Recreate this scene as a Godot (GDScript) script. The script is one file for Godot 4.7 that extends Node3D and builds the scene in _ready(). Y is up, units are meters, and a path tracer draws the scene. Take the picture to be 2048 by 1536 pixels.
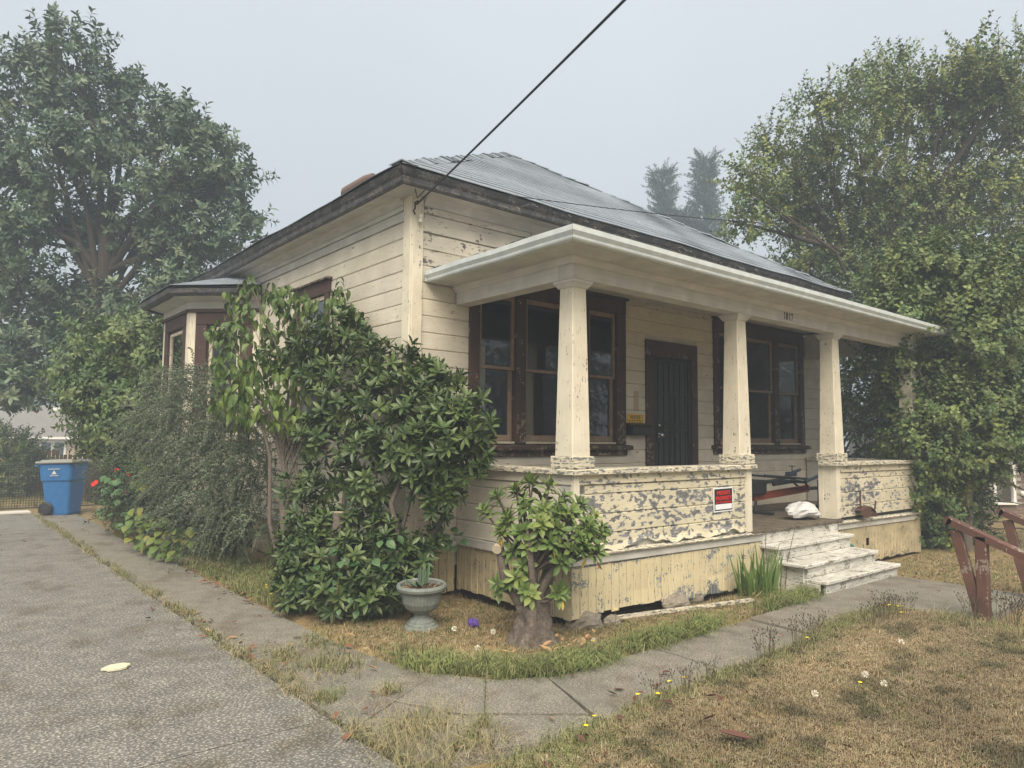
extends Node3D
# An overcast front-garden view of a weathered cream bungalow. World: x runs right along the front of the house, z towards the street, y up, metres.

var rng := RandomNumberGenerator.new()
var M := {}
var used := {}
var house: Node3D
const CAM := Vector3(-4.336, 1.6, 4.402)
const W := 7.307          # porch width
const D := 1.716          # porch depth
const XH := -0.594        # left wall of the house
const XR := 7.9           # right wall


class MB:
	var v := PackedVector3Array()
	var n := PackedVector3Array()
	var t := PackedVector2Array()
	var c := PackedColorArray()
	var col := Color.WHITE
	var off := Vector2.ZERO
	var swap := false

	func uvof(p: Vector3, nn: Vector3) -> Vector2:
		var a := nn.abs()
		var r := Vector2(p.x, -p.y)
		if a.x >= a.y and a.x >= a.z:
			r = Vector2(p.z, -p.y)
		elif a.y >= a.z:
			r = Vector2(p.x, p.z)
		if swap:
			r = Vector2(r.y, r.x)
		return r + off

	func vert(p: Vector3, nn: Vector3) -> void:
		v.append(p)
		n.append(nn)
		t.append(uvof(p, nn))
		c.append(col)

	func vertx(p: Vector3, nn: Vector3, uv: Vector2, cc: Color) -> void:
		v.append(p)
		n.append(nn)
		t.append(uv)
		c.append(cc)

	# a triangle wound so that its front is on the side of nn
	func tri(a: Vector3, b: Vector3, d: Vector3, nn: Vector3, cols: Array, uvs: Array) -> void:
		if (d - a).cross(b - a).dot(nn) >= 0.0:
			vertx(a, nn, uvs[0], cols[0])
			vertx(b, nn, uvs[1], cols[1])
			vertx(d, nn, uvs[2], cols[2])
		else:
			vertx(a, nn, uvs[0], cols[0])
			vertx(d, nn, uvs[2], cols[2])
			vertx(b, nn, uvs[1], cols[1])

	func poly(pts: Array, out: Vector3) -> void:
		var nn: Vector3 = (pts[2] - pts[0]).cross(pts[1] - pts[0])
		if nn.length_squared() < 1e-16 and pts.size() > 3:
			nn = (pts[3] - pts[0]).cross(pts[2] - pts[0])
		if nn.dot(out) < 0.0:
			pts = pts.duplicate()
			pts.reverse()
			nn = -nn
		nn = nn.normalized()
		for i in range(1, pts.size() - 1):
			vert(pts[0], nn)
			vert(pts[i], nn)
			vert(pts[i + 1], nn)

	func box(ctr: Vector3, s: Vector3, ch := 0.0, b := Basis.IDENTITY) -> void:
		var h := s * 0.5
		ch = minf(ch, minf(h.x, minf(h.y, h.z)) * 0.6)
		if ch <= 0.0:
			for ax in 3:
				for sg in [-1.0, 1.0]:
					var pts := []
					for k in [[-1, -1], [-1, 1], [1, 1], [1, -1]]:
						var q := Vector3.ZERO
						q[ax] = sg * h[ax]
						q[(ax + 1) % 3] = k[0] * h[(ax + 1) % 3]
						q[(ax + 2) % 3] = k[1] * h[(ax + 2) % 3]
						pts.append(ctr + b * q)
					var o := Vector3.ZERO
					o[ax] = sg
					poly(pts, b * o)
			return
		for ax in 3:
			var a1 := (ax + 1) % 3
			var a2 := (ax + 2) % 3
			for sg in [-1.0, 1.0]:
				var pts := []
				for k in [[-1, -1], [-1, 1], [1, 1], [1, -1]]:
					var q := Vector3.ZERO
					q[ax] = sg * h[ax]
					q[a1] = k[0] * (h[a1] - ch)
					q[a2] = k[1] * (h[a2] - ch)
					pts.append(ctr + b * q)
				var o := Vector3.ZERO
				o[ax] = sg
				poly(pts, b * o)
				for s2 in [-1.0, 1.0]:
					var e := []
					for k in [[0, -1], [0, 1], [1, 1], [1, -1]]:
						var q := Vector3.ZERO
						q[ax] = sg * (h[ax] if k[0] == 0 else h[ax] - ch)
						q[a1] = s2 * (h[a1] - ch if k[0] == 0 else h[a1])
						q[a2] = k[1] * (h[a2] - ch)
						e.append(ctr + b * q)
					var oo := Vector3.ZERO
					oo[ax] = sg
					oo[a1] = s2
					poly(e, b * oo)
		for sx in [-1.0, 1.0]:
			for sy in [-1.0, 1.0]:
				for sz in [-1.0, 1.0]:
					poly([ctr + b * Vector3(sx * h.x, sy * (h.y - ch), sz * (h.z - ch)), ctr + b * Vector3(sx * (h.x - ch), sy * h.y, sz * (h.z - ch)), ctr + b * Vector3(sx * (h.x - ch), sy * (h.y - ch), sz * h.z)], b * Vector3(sx, sy, sz))

	# a box given by its corners
	func bb(a: Vector3, e: Vector3, ch := 0.0) -> void:
		box((a + e) * 0.5, (e - a).abs(), ch)

	# an outline of (out, up) points swept from a to b; ma and mb shear the ends for mitres
	func sweep(prof: Array, a: Vector3, b: Vector3, outw: Vector3, up := Vector3.UP, ma := 0.0, mb := 0.0, segs := 1, wob := 0.0, sd := 0.0) -> void:
		var dir := (b - a).normalized()
		var ctr := Vector2.ZERO
		for p: Vector2 in prof:
			ctr += p
		ctr /= prof.size()
		var area := 0.0
		for i in prof.size():
			var p1: Vector2 = prof[i]
			var p2: Vector2 = prof[(i + 1) % prof.size()]
			area += p1.cross(p2)
		var at := func(p: Vector2, k: int) -> Vector3:
			var f := float(k) / segs
			var q := a.lerp(b, f) + outw * p.x + up * p.y + dir * p.x * lerpf(ma, mb, f)
			if wob > 0.0:
				q += outw * (sin(f * 17.0 + sd) * wob) + up * (sin(f * 11.0 + sd * 2.3) * wob)
			return q
		for k in segs:
			for i in prof.size():
				var p1: Vector2 = prof[i]
				var p2: Vector2 = prof[(i + 1) % prof.size()]
				var e := p2 - p1
				var o2 := Vector2(e.y, -e.x) * signf(area)
				poly([at.call(p1, k), at.call(p2, k), at.call(p2, k + 1), at.call(p1, k + 1)], outw * o2.x + up * o2.y)
		var idx := Geometry2D.triangulate_polygon(PackedVector2Array(prof))
		for i in range(0, idx.size(), 3):
			poly([at.call(prof[idx[i]], 0), at.call(prof[idx[i + 1]], 0), at.call(prof[idx[i + 2]], 0)], -dir)
			poly([at.call(prof[idx[i]], segs), at.call(prof[idx[i + 1]], segs), at.call(prof[idx[i + 2]], segs)], dir)

	func tube(pts: Array, rad: Array, sides := 6, caps := true) -> void:
		var fr := Vector3.UP
		var d0: Vector3 = (pts[1] - pts[0]).normalized()
		if absf(d0.y) > 0.9:
			fr = Vector3.RIGHT
		var rings := []
		var norms := []
		for i in pts.size():
			var dd: Vector3
			if i == 0:
				dd = pts[1] - pts[0]
			elif i == pts.size() - 1:
				dd = pts[i] - pts[i - 1]
			else:
				dd = pts[i + 1] - pts[i - 1]
			dd = dd.normalized()
			var x := fr.cross(dd)
			if x.length() < 1e-4:
				x = Vector3.RIGHT.cross(dd)
			x = x.normalized()
			var y := dd.cross(x).normalized()
			fr = y
			var ring := []
			var nr := []
			for k in sides:
				var an := TAU * k / sides
				var o := x * cos(an) + y * sin(an)
				ring.append(pts[i] + o * float(rad[i]))
				nr.append(o)
			rings.append(ring)
			norms.append(nr)
		var len := 0.0
		for i in pts.size() - 1:
			var l2: float = len + (pts[i + 1] - pts[i]).length()
			for k in sides:
				var k2 := (k + 1) % sides
				var u1 := float(k) / sides * TAU * maxf(rad[i], 0.01)
				var u2 := float(k + 1) / sides * TAU * maxf(rad[i], 0.01)
				var qa: Vector3 = rings[i][k]
				var qb: Vector3 = rings[i + 1][k]
				var qc: Vector3 = rings[i + 1][k2]
				var qd: Vector3 = rings[i][k2]
				vertx(qa, norms[i][k], Vector2(u1, len), col)
				vertx(qb, norms[i + 1][k], Vector2(u1, l2), col)
				vertx(qc, norms[i + 1][k2], Vector2(u2, l2), col)
				vertx(qa, norms[i][k], Vector2(u1, len), col)
				vertx(qc, norms[i + 1][k2], Vector2(u2, l2), col)
				vertx(qd, norms[i][k2], Vector2(u2, len), col)
			len = l2
		if caps:
			poly(rings[0], pts[0] - pts[1])
			poly(rings[-1], pts[-1] - pts[-2])

	func lathe(prof: Array, seg: int, tr := Transform3D.IDENTITY, flute := 0.0, f0 := 0.0, f1 := 0.0) -> void:
		var at := func(i: int, k: int) -> Vector3:
			var p: Vector2 = prof[i]
			var an := TAU * (k % seg) / seg
			var r := p.x
			if flute > 0.0 and p.y > f0 and p.y < f1 and k % 2 == 0:
				r -= flute
			return tr * Vector3(cos(an) * r, p.y, sin(an) * r)
		for i in prof.size() - 1:
			var e: Vector2 = prof[i + 1] - prof[i]
			var nn2 := Vector2(e.y, -e.x).normalized()
			for k in seg:
				var q := [at.call(i, k), at.call(i + 1, k), at.call(i + 1, k + 1), at.call(i, k + 1)]
				var na := TAU * k / seg
				var nb := TAU * (k + 1) / seg
				var n1: Vector3 = (tr.basis * Vector3(cos(na) * nn2.x, nn2.y, sin(na) * nn2.x)).normalized()
				var n2: Vector3 = (tr.basis * Vector3(cos(nb) * nn2.x, nn2.y, sin(nb) * nn2.x)).normalized()
				if flute > 0.0:
					poly(q, n1 + n2)
					continue
				for s in [[0, 2, 1], [0, 3, 2]]:
					for j in s:
						vertx(q[j], n1 if j < 2 else n2, Vector2(float(k) / seg, (prof[i] as Vector2).y), col)

	# a leaf from its stem along +y, face towards +z, folded on the midrib and drooping
	func leaf(tr: Transform3D, L: float, wd: float, fold := 0.25, droop := 0.25, belly := 0.45, segs := 4) -> void:
		var mid := []
		var lef := []
		var rig := []
		for i in segs + 1:
			var f := float(i) / segs
			var w2 := wd * 0.5 * pow(sin(PI * pow(clampf(f, 0.0, 1.0), log(0.5) / log(belly))), 0.8)
			if i == 0:
				w2 = wd * 0.04
			var y := f * L * (1.0 - droop * 0.25 * f)
			var z := -droop * L * f * f
			mid.append(tr * Vector3(0, y, z))
			lef.append(tr * Vector3(-w2, y, z + w2 * fold))
			rig.append(tr * Vector3(w2, y, z + w2 * fold))
		var o := tr.basis.z
		for i in segs:
			if i == segs - 1:
				poly([mid[i], lef[i], mid[i + 1]], o)
				poly([mid[i], mid[i + 1], rig[i]], o)
			else:
				poly([mid[i], lef[i], lef[i + 1], mid[i + 1]], o)
				poly([mid[i], mid[i + 1], rig[i + 1], rig[i]], o)

	func done(m: Material) -> ArrayMesh:
		var arr := []
		arr.resize(Mesh.ARRAY_MAX)
		arr[Mesh.ARRAY_VERTEX] = v
		arr[Mesh.ARRAY_NORMAL] = n
		arr[Mesh.ARRAY_TEX_UV] = t
		arr[Mesh.ARRAY_COLOR] = c
		var am := ArrayMesh.new()
		am.add_surface_from_arrays(Mesh.PRIMITIVE_TRIANGLES, arr)
		if m is BaseMaterial3D and m.normal_enabled and not m.uv1_triplanar:
			var st := SurfaceTool.new()
			st.create_from(am, 0)
			st.generate_tangents()
			am = st.commit()
		am.surface_set_material(0, m)
		return am


# ---------------------------------------------------------------- names and nodes
func numbered(called: String) -> String:
	used[called] = used.get(called, 0) + 1
	return called if used[called] == 1 else "%s_%03d" % [called, used[called] - 1]


func tag(o: Node3D, label: String, category: String, group := "", kind := "") -> Node3D:
	if label:
		o.set_meta("label", label)
	if category:
		o.set_meta("category", category)
	if group:
		o.set_meta("group", group)
	if kind:
		o.set_meta("kind", kind)
	return o


func thing(called: String, label: String, category: String, at := Vector3.ZERO, turn := 0.0, group := "") -> Node3D:
	var o := Node3D.new()
	o.name = numbered(called)
	add_child(o)
	o.position = at
	o.rotation.y = turn
	return tag(o, label, category, group)


func part(called: String, mesh: Mesh, parent: Node, m: Material = null) -> MeshInstance3D:
	var o := MeshInstance3D.new()
	o.name = called if parent != self else numbered(called)
	o.mesh = mesh
	if m:
		o.set_surface_override_material(0, m)
	parent.add_child(o, true)
	return o


func bxp(called: String, a: Vector3, e: Vector3, m: Material, parent: Node, ch := 0.004, swap := false) -> MeshInstance3D:
	var b := MB.new()
	b.swap = swap
	b.off = Vector2(rng.randf() * 3.0, rng.randf() * 3.0)
	b.bb(a, e, ch)
	return part(called, b.done(m), parent)


func many(called: String, mesh: Mesh, trs: Array, cols: Array, parent: Node) -> MultiMeshInstance3D:
	var mm := MultiMesh.new()
	mm.transform_format = MultiMesh.TRANSFORM_3D
	mm.use_colors = true
	mm.mesh = mesh
	mm.instance_count = trs.size()
	for i in trs.size():
		mm.set_instance_transform(i, trs[i])
		mm.set_instance_color(i, cols[i])
	var o := MultiMeshInstance3D.new()
	o.name = called if parent != self else numbered(called)
	o.multimesh = mm
	parent.add_child(o, true)
	o.set_meta("kind", "stuff")
	return o


func rnd(a: float, b: float) -> float:
	return rng.randf_range(a, b)


func rv(s: float) -> Vector3:
	return Vector3(rnd(-s, s), rnd(-s, s), rnd(-s, s))


# a basis whose y axis runs along d, turned by spin about it
func along(d: Vector3, spin := 0.0, up := Vector3.UP) -> Basis:
	var y := d.normalized()
	var x := y.cross(up)
	if x.length() < 1e-3:
		x = y.cross(Vector3.RIGHT)
	x = x.normalized()
	return Basis(x, y, x.cross(y)).rotated(y, spin)


# ---------------------------------------------------------------- computed textures
func nb(w: int, h: int, freq: float, oct: int, sd: int, kind := FastNoiseLite.TYPE_SIMPLEX_SMOOTH) -> PackedByteArray:
	var f := FastNoiseLite.new()
	f.noise_type = kind
	f.frequency = freq
	f.fractal_octaves = oct
	f.fractal_type = FastNoiseLite.FRACTAL_FBM if oct > 1 else FastNoiseLite.FRACTAL_NONE
	f.seed = sd
	var im := f.get_seamless_image(w, h)
	im.convert(Image.FORMAT_L8)
	return im.get_data()


# noise drawn out along u (or along v)
func nb_long(w: int, h: int, freq: float, sd: int, times: int, along_v := false) -> PackedByteArray:
	var f := FastNoiseLite.new()
	f.noise_type = FastNoiseLite.TYPE_SIMPLEX
	f.frequency = freq
	f.fractal_octaves = 3
	f.seed = sd
	var im := f.get_seamless_image(w if along_v else maxi(8, w / times), maxi(8, h / times) if along_v else h)
	im.convert(Image.FORMAT_L8)
	im.resize(w, h, Image.INTERPOLATE_CUBIC)
	return im.get_data()


func tex(w: int, h: int, rgb: PackedByteArray) -> ImageTexture:
	return ImageTexture.create_from_image(Image.create_from_data(w, h, false, Image.FORMAT_RGB8, rgb))


func normal_of(w: int, h: int, l8: PackedByteArray, s: float) -> ImageTexture:
	var im := Image.create_from_data(w, h, false, Image.FORMAT_L8, l8)
	im.convert(Image.FORMAT_RGBA8)
	im.bump_map_to_normal_map(s)
	return ImageTexture.create_from_image(im)


# blobs [u, v, ru, rv, amount] (0..1) drawn into a w x h field of bytes, 128 = nothing
func blobs(w: int, h: int, list: Array, base := 0.0) -> PackedByteArray:
	var lw := 128
	var lh := 64
	var d := PackedByteArray()
	d.resize(lw * lh)
	for y in lh:
		for x in lw:
			var s := base
			for b: Array in list:
				var dx: float = ((x + 0.5) / lw - b[0]) / b[2]
				var dy: float = ((y + 0.5) / lh - b[1]) / b[3]
				var q := dx * dx + dy * dy
				if q < 4.0:
					s += b[4] * exp(-q * 1.2)
			d[y * lw + x] = int(clampf(128.0 + s * 127.0, 0.0, 255.0))
	var im := Image.create_from_data(lw, lh, false, Image.FORMAT_L8, d)
	im.resize(w, h, Image.INTERPOLATE_CUBIC)
	return im.get_data()


# old paint: bare weathered wood where the paint has flaked off, cracks, a pale lip of primer round each flake
func paint(called: String, w: int, h: int, scale: Vector2, paint_c: Color, wood_c: Color, thr: float, sd: int, o := {}) -> StandardMaterial3D:
	var vert_grain: bool = o.get("vertical", false)
	var big := nb(w, h, o.get("big", 6.0) / maxf(w, h), 3, sd)
	if o.has("stretch"):
		big = nb_long(w, h, o.get("big", 6.0) / h, sd, o.stretch)
	var wb_: float = o.get("wbig", 0.5)
	var fine := nb(w, h, o.get("fine", 40.0) / maxf(w, h), 3, sd + 1)
	var grain := nb_long(w, h, 0.09, sd + 2, 24, vert_grain)
	var crack := nb_long(w, h, 0.11, sd + 3, o.get("crack_long", 14), vert_grain)
	var dirt := nb(w, h, 4.0 / maxf(w, h), 4, sd + 4)
	var bias: PackedByteArray = o.get("bias", PackedByteArray())
	var lip: Color = o.get("lip", paint_c.lerp(Color.WHITE, 0.45))
	var crack_thr: float = o.get("crack", 0.87)
	var dirty: float = o.get("dirt", 0.10)
	var rgb := PackedByteArray()
	rgb.resize(w * h * 3)
	var hh := PackedByteArray()
	hh.resize(w * h)
	var pr := paint_c.r * 255.0
	var pg := paint_c.g * 255.0
	var pb := paint_c.b * 255.0
	var wr := wood_c.r * 255.0
	var wg := wood_c.g * 255.0
	var wb := wood_c.b * 255.0
	var lr := lip.r * 255.0
	var lg := lip.g * 255.0
	var lb := lip.b * 255.0
	var has := bias.size() > 0
	for i in w * h:
		var g := grain[i] / 255.0
		var q := big[i] / 255.0 * wb_ + fine[i] / 255.0 * (0.82 - wb_) + g * 0.18
		if has:
			q += (bias[i] - 128) / 127.0
		var r: float
		var gg: float
		var b: float
		var dd := 1.0 - dirty * (dirt[i] / 255.0) - 0.05 * g
		var ht := 190.0
		if q > thr:
			var k := 0.62 + 0.52 * g
			var deep := clampf((q - thr) * 5.0, 0.0, 1.0)
			k *= 1.0 - 0.28 * deep * (fine[i] / 255.0)
			r = wr * k
			gg = wg * k
			b = wb * k
			ht = 60.0 + 60.0 * g
		elif q > thr - 0.012:
			r = lr * dd
			gg = lg * dd
			b = lb * dd
			ht = 215.0
		elif crack[i] / 255.0 > crack_thr and fine[i] > 120:
			r = wr * 0.55
			gg = wg * 0.52
			b = wb * 0.5
			ht = 70.0
		else:
			r = pr * dd
			gg = pg * dd
			b = pb * dd
			ht = 185.0 + g * 18.0
		rgb[i * 3] = int(clampf(r, 0.0, 255.0))
		rgb[i * 3 + 1] = int(clampf(gg, 0.0, 255.0))
		rgb[i * 3 + 2] = int(clampf(b, 0.0, 255.0))
		hh[i] = int(ht)
	var m := mat(called, Color.WHITE, o.get("rough", 0.75))
	m.albedo_texture = tex(w, h, rgb)
	m.normal_enabled = true
	m.normal_texture = normal_of(w, h, hh, 4.0)
	m.normal_scale = o.get("bump", 0.7)
	m.uv1_scale = Vector3(1.0 / scale.x, 1.0 / scale.y, 1)
	m.vertex_color_use_as_albedo = true
	return m


func mat(called: String, c: Color, rough := 0.8, spec := 0.5) -> StandardMaterial3D:
	var m := StandardMaterial3D.new()
	m.resource_name = called
	m.albedo_color = c
	m.roughness = rough
	m.metallic_specular = spec
	M[called] = m
	return m


# a plain colour with grain and speckle, tiled every `size` metres
func grainy(called: String, size: float, px: int, c0: Color, c1: Color, freq: float, oct: int, sd: int, o := {}) -> StandardMaterial3D:
	var a := nb(px, px, freq, oct, sd)
	var b := nb(px, px, o.get("speck", 0.35), 2, sd + 5, FastNoiseLite.TYPE_SIMPLEX)
	var amount: float = o.get("amount", 0.25)
	var rgb := PackedByteArray()
	rgb.resize(px * px * 3)
	for i in px * px:
		var f := a[i] / 255.0
		var s := 1.0 + amount * (b[i] / 127.5 - 1.0)
		rgb[i * 3] = int(clampf(lerpf(c0.r, c1.r, f) * s * 255.0, 0, 255))
		rgb[i * 3 + 1] = int(clampf(lerpf(c0.g, c1.g, f) * s * 255.0, 0, 255))
		rgb[i * 3 + 2] = int(clampf(lerpf(c0.b, c1.b, f) * s * 255.0, 0, 255))
	var m := mat(called, Color.WHITE, o.get("rough", 0.9))
	m.albedo_texture = tex(px, px, rgb)
	m.uv1_scale = Vector3(1.0 / size, 1.0 / size, 1)
	if o.has("bump"):
		m.normal_enabled = true
		m.normal_texture = normal_of(px, px, b, o.bump)
		m.normal_scale = o.get("nscale", 0.6)
	m.vertex_color_use_as_albedo = true
	return m


# worn concrete: pale and dark aggregate in a grey matrix, with pits
func concrete(called: String, size: float, px: int, c0: Color, c1: Color, sd: int, contrast: float) -> void:
	var a := nb(px, px, 0.012, 4, sd)
	var b := nb(px, px, 0.17, 3, sd + 1, FastNoiseLite.TYPE_SIMPLEX)
	var c := nb(px, px, 0.11, 1, sd + 2, FastNoiseLite.TYPE_CELLULAR)
	var e := nb(px, px, 0.035, 3, sd + 3, FastNoiseLite.TYPE_SIMPLEX)
	var r := RandomNumberGenerator.new()
	r.seed = sd
	var rgb := PackedByteArray()
	rgb.resize(px * px * 3)
	for i in px * px:
		var f := a[i] / 255.0
		var rr := r.randf()
		var s := 1.0 + contrast * (0.35 * (b[i] / 127.5 - 1.0) + 0.45 * (rr - 0.5))
		if c[i] < 60:
			s *= 1.0 + contrast * 0.55
		elif b[i] < 70 and e[i] < 128:
			s *= 1.0 - contrast * 0.5
		rgb[i * 3] = int(clampf(lerpf(c0.r, c1.r, f) * s * 255.0, 0, 255))
		rgb[i * 3 + 1] = int(clampf(lerpf(c0.g, c1.g, f) * s * 255.0, 0, 255))
		rgb[i * 3 + 2] = int(clampf(lerpf(c0.b, c1.b, f) * s * 252.0, 0, 255))
	var m := mat(called, Color.WHITE, 0.92)
	m.albedo_texture = tex(px, px, rgb)
	m.uv1_scale = Vector3(1.0 / size, 1.0 / size, 1)
	m.normal_enabled = true
	m.normal_texture = normal_of(px, px, b, 2.0)
	m.normal_scale = 0.3
	m.vertex_color_use_as_albedo = true


func leafmat(called: String, back: Color, rough := 0.45) -> StandardMaterial3D:
	var m := mat(called, Color.WHITE, rough, 0.45)
	m.vertex_color_use_as_albedo = true
	m.cull_mode = BaseMaterial3D.CULL_DISABLED
	m.backlight_enabled = true
	m.backlight = back
	return m


func rgb8(r: int, g: int, b: int) -> Color:
	return Color8(r, g, b)


func _ready() -> void:
	rng.seed = 1817
	# ---- camera
	var cam := Camera3D.new()
	cam.name = "camera"
	cam.basis = Basis(Vector3.UP, -0.6929) * Basis(Vector3.RIGHT, 0.0769) * Basis(Vector3.BACK, 0.009)
	cam.position = CAM
	cam.fov = 56.54
	cam.near = 0.05
	cam.far = 600.0
	add_child(cam)
	cam.current = true
	# ---- overcast sky, brighter towards the zenith
	var env := Environment.new()
	env.background_mode = Environment.BG_SKY
	var sm := ProceduralSkyMaterial.new()
	sm.sky_top_color = Color(0.522, 0.541, 0.568)
	sm.sky_horizon_color = Color(0.478, 0.494, 0.507)
	sm.sky_curve = 0.6
	sm.sky_energy_multiplier = 1.0
	sm.ground_bottom_color = Color(0.25, 0.25, 0.22)
	sm.ground_horizon_color = Color(0.45, 0.46, 0.46)
	sm.sky_cover = sky_clouds()
	sm.sky_cover_modulate = Color(0.22, 0.22, 0.22)
	var sky := Sky.new()
	sky.sky_material = sm
	env.sky = sky
	env.background_energy_multiplier = 1.0
	env.tonemap_mode = Environment.TONE_MAPPER_LINEAR
	env.tonemap_exposure = 3.45
	env.sdfgi_enabled = true
	env.ssao_enabled = true
	env.ssil_enabled = true
	env.fog_enabled = true
	env.fog_density = 0.008
	env.fog_light_color = Color(0.80, 0.86, 0.92)
	var we := WorldEnvironment.new()
	we.name = "environment"
	we.environment = env
	add_child(we)
	# ---- the sun behind thin cloud, high over the front garden
	var sun := DirectionalLight3D.new()
	sun.name = "sun"
	sun.light_energy = 0.5
	sun.light_angular_distance = 40.0
	sun.light_color = Color(1.0, 0.955, 0.88)
	sun.shadow_enabled = true
	add_child(sun)
	sun.look_at_from_position(Vector3(-6, 11, 7.5), Vector3.ZERO)

	materials()
	print("materials ", Time.get_ticks_msec())
	build_ground()
	build_house()
	print("house ", Time.get_ticks_msec())
	build_neighbours()
	build_objects()
	print("objects ", Time.get_ticks_msec())
	build_plants()
	print("plants ", Time.get_ticks_msec())
	build_grass()
	print("grass ", Time.get_ticks_msec())


func sky_clouds() -> ImageTexture:
	var w := 512
	var h := 256
	var f := FastNoiseLite.new()
	f.frequency = 0.012
	f.fractal_octaves = 4
	f.seed = 4
	var im := f.get_seamless_image(w, h)
	im.convert(Image.FORMAT_L8)
	var d := im.get_data()
	var o := PackedByteArray()
	o.resize(w * h * 4)
	for i in w * h:
		o[i * 4] = 225
		o[i * 4 + 1] = 228
		o[i * 4 + 2] = 235
		o[i * 4 + 3] = clampi((d[i] - 70) * 3 / 4, 0, 120)
	return ImageTexture.create_from_image(Image.create_from_data(w, h, false, Image.FORMAT_RGBA8, o))


func materials() -> void:
	var cream := rgb8(224, 217, 201)
	var grey := rgb8(150, 150, 152)
	paint("cream", 1024, 1024, Vector2(2.2, 2.2), cream, rgb8(110, 100, 90), 0.80, 11, {"crack": 0.90, "dirt": 0.10, "bump": 0.5})
	paint("cream_upper", 1024, 512, Vector2(2.6, 1.3), cream, rgb8(118, 112, 108), 0.68, 21, {"crack": 0.86, "dirt": 0.14})
	paint("cream_plain", 512, 512, Vector2(1.7, 1.7), rgb8(214, 211, 204), rgb8(120, 110, 100), 0.95, 31, {"crack": 0.95, "dirt": 0.14, "bump": 0.3})
	paint("cream_column", 512, 1024, Vector2(0.9, 1.8), rgb8(228, 220, 200), rgb8(122, 116, 108), 0.745, 41, {"vertical": true, "crack": 0.885, "dirt": 0.08, "crack_long": 20})
	var lb := [[0.16, 0.10, 0.12, 0.05, 0.16], [0.70, 0.10, 0.12, 0.05, 0.12], [0.10, 0.38, 0.05, 0.12, 0.34], [0.38, 0.36, 0.10, 0.10, 0.22], [0.62, 0.36, 0.13, 0.11, 0.24], [0.57, 0.36, 0.03, 0.08, 0.15], [0.93, 0.40, 0.05, 0.1, 0.12], [0.50, 0.62, 0.16, 0.10, 0.20], [0.75, 0.60, 0.09, 0.09, 0.30], [0.95, 0.62, 0.06, 0.12, 0.2], [0.32, 0.88, 0.14, 0.09, 0.18], [0.53, 0.86, 0.05, 0.07, 0.30], [0.82, 0.86, 0.14, 0.08, 0.24], [0.05, 0.75, 0.06, 0.2, 0.15], [0.22, 0.62, 0.1, 0.08, 0.12]]
	paint("panel_left", 1536, 384, Vector2(2.73, 0.68), rgb8(226, 217, 190), grey, 0.585, 51, {"bias": blobs(1536, 384, lb, -0.05), "big": 9.0, "fine": 30.0, "stretch": 2, "wbig": 0.56, "crack": 0.86, "bump": 1.0})
	var rb := [[0.17, 0.42, 0.10, 0.09, 0.32], [0.38, 0.40, 0.05, 0.09, 0.38], [0.46, 0.36, 0.04, 0.06, 0.3], [0.15, 0.24, 0.14, 0.05, 0.14], [0.36, 0.18, 0.1, 0.04, 0.15], [0.16, 0.62, 0.10, 0.11, 0.25], [0.35, 0.60, 0.14, 0.11, 0.26], [0.7, 0.6, 0.12, 0.1, 0.14], [0.22, 0.85, 0.16, 0.08, 0.24], [0.6, 0.84, 0.12, 0.08, 0.1]]
	paint("panel_right", 1024, 256, Vector2(2.64, 0.68), rgb8(220, 211, 186), rgb8(144, 144, 148), 0.60, 61, {"bias": blobs(1024, 256, rb, -0.06), "big": 8.0, "fine": 28.0, "stretch": 2, "wbig": 0.56, "bump": 1.0})
	paint("cap", 1024, 256, Vector2(2.2, 0.35), rgb8(222, 213, 190), rgb8(154, 154, 150), 0.545, 71, {"big": 10.0, "fine": 44.0, "stretch": 3, "bump": 1.1})
	var sb := [[0.5, 1.0, 0.9, 0.09, 0.26], [0.66, 0.80, 0.035, 0.25, 0.34], [0.06, 0.92, 0.08, 0.10, 0.36], [0.35, 0.93, 0.10, 0.10, 0.3], [0.52, 0.95, 0.08, 0.12, 0.32], [0.28, 0.86, 0.025, 0.14, 0.25], [0.80, 0.97, 0.07, 0.08, 0.2], [0.62, 0.95, 0.06, 0.12, 0.25]]
	paint("skirt", 1024, 256, Vector2(3.1, 0.50), rgb8(224, 210, 174), rgb8(142, 148, 152), 0.58, 81, {"vertical": true, "bias": blobs(1024, 256, sb, -0.07), "big": 10.0, "fine": 90.0, "crack": 0.865, "crack_long": 22, "bump": 0.9})
	paint("skirt_side", 512, 256, Vector2(2.0, 0.6), rgb8(205, 190, 155), rgb8(100, 90, 78), 0.72, 91, {"vertical": true, "bias": blobs(512, 256, [[0.4, 1.0, 0.6, 0.14, 0.12]], -0.03), "crack": 0.82, "dirt": 0.22})
	paint("brown", 512, 1024, Vector2(0.8, 1.6), rgb8(78, 54, 46), rgb8(158, 144, 126), 0.74, 101, {"vertical": true, "lip": rgb8(196, 180, 158), "crack": 0.88, "dirt": 0.2})
	paint("brown_worn", 512, 512, Vector2(0.8, 0.6), rgb8(76, 54, 46), rgb8(150, 138, 122), 0.60, 111, {"vertical": true, "lip": rgb8(200, 186, 164), "crack": 0.80, "dirt": 0.2, "big": 9.0})
	paint("sill", 1024, 128, Vector2(2.6, 0.3), rgb8(76, 56, 48), rgb8(138, 122, 104), 0.62, 121, {"lip": rgb8(170, 150, 128), "crack": 0.78, "dirt": 0.2, "big": 12.0})
	paint("sash", 256, 512, Vector2(0.4, 0.8), rgb8(158, 134, 112), rgb8(110, 92, 76), 0.72, 131, {"vertical": true, "crack": 0.86, "dirt": 0.2})
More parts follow.
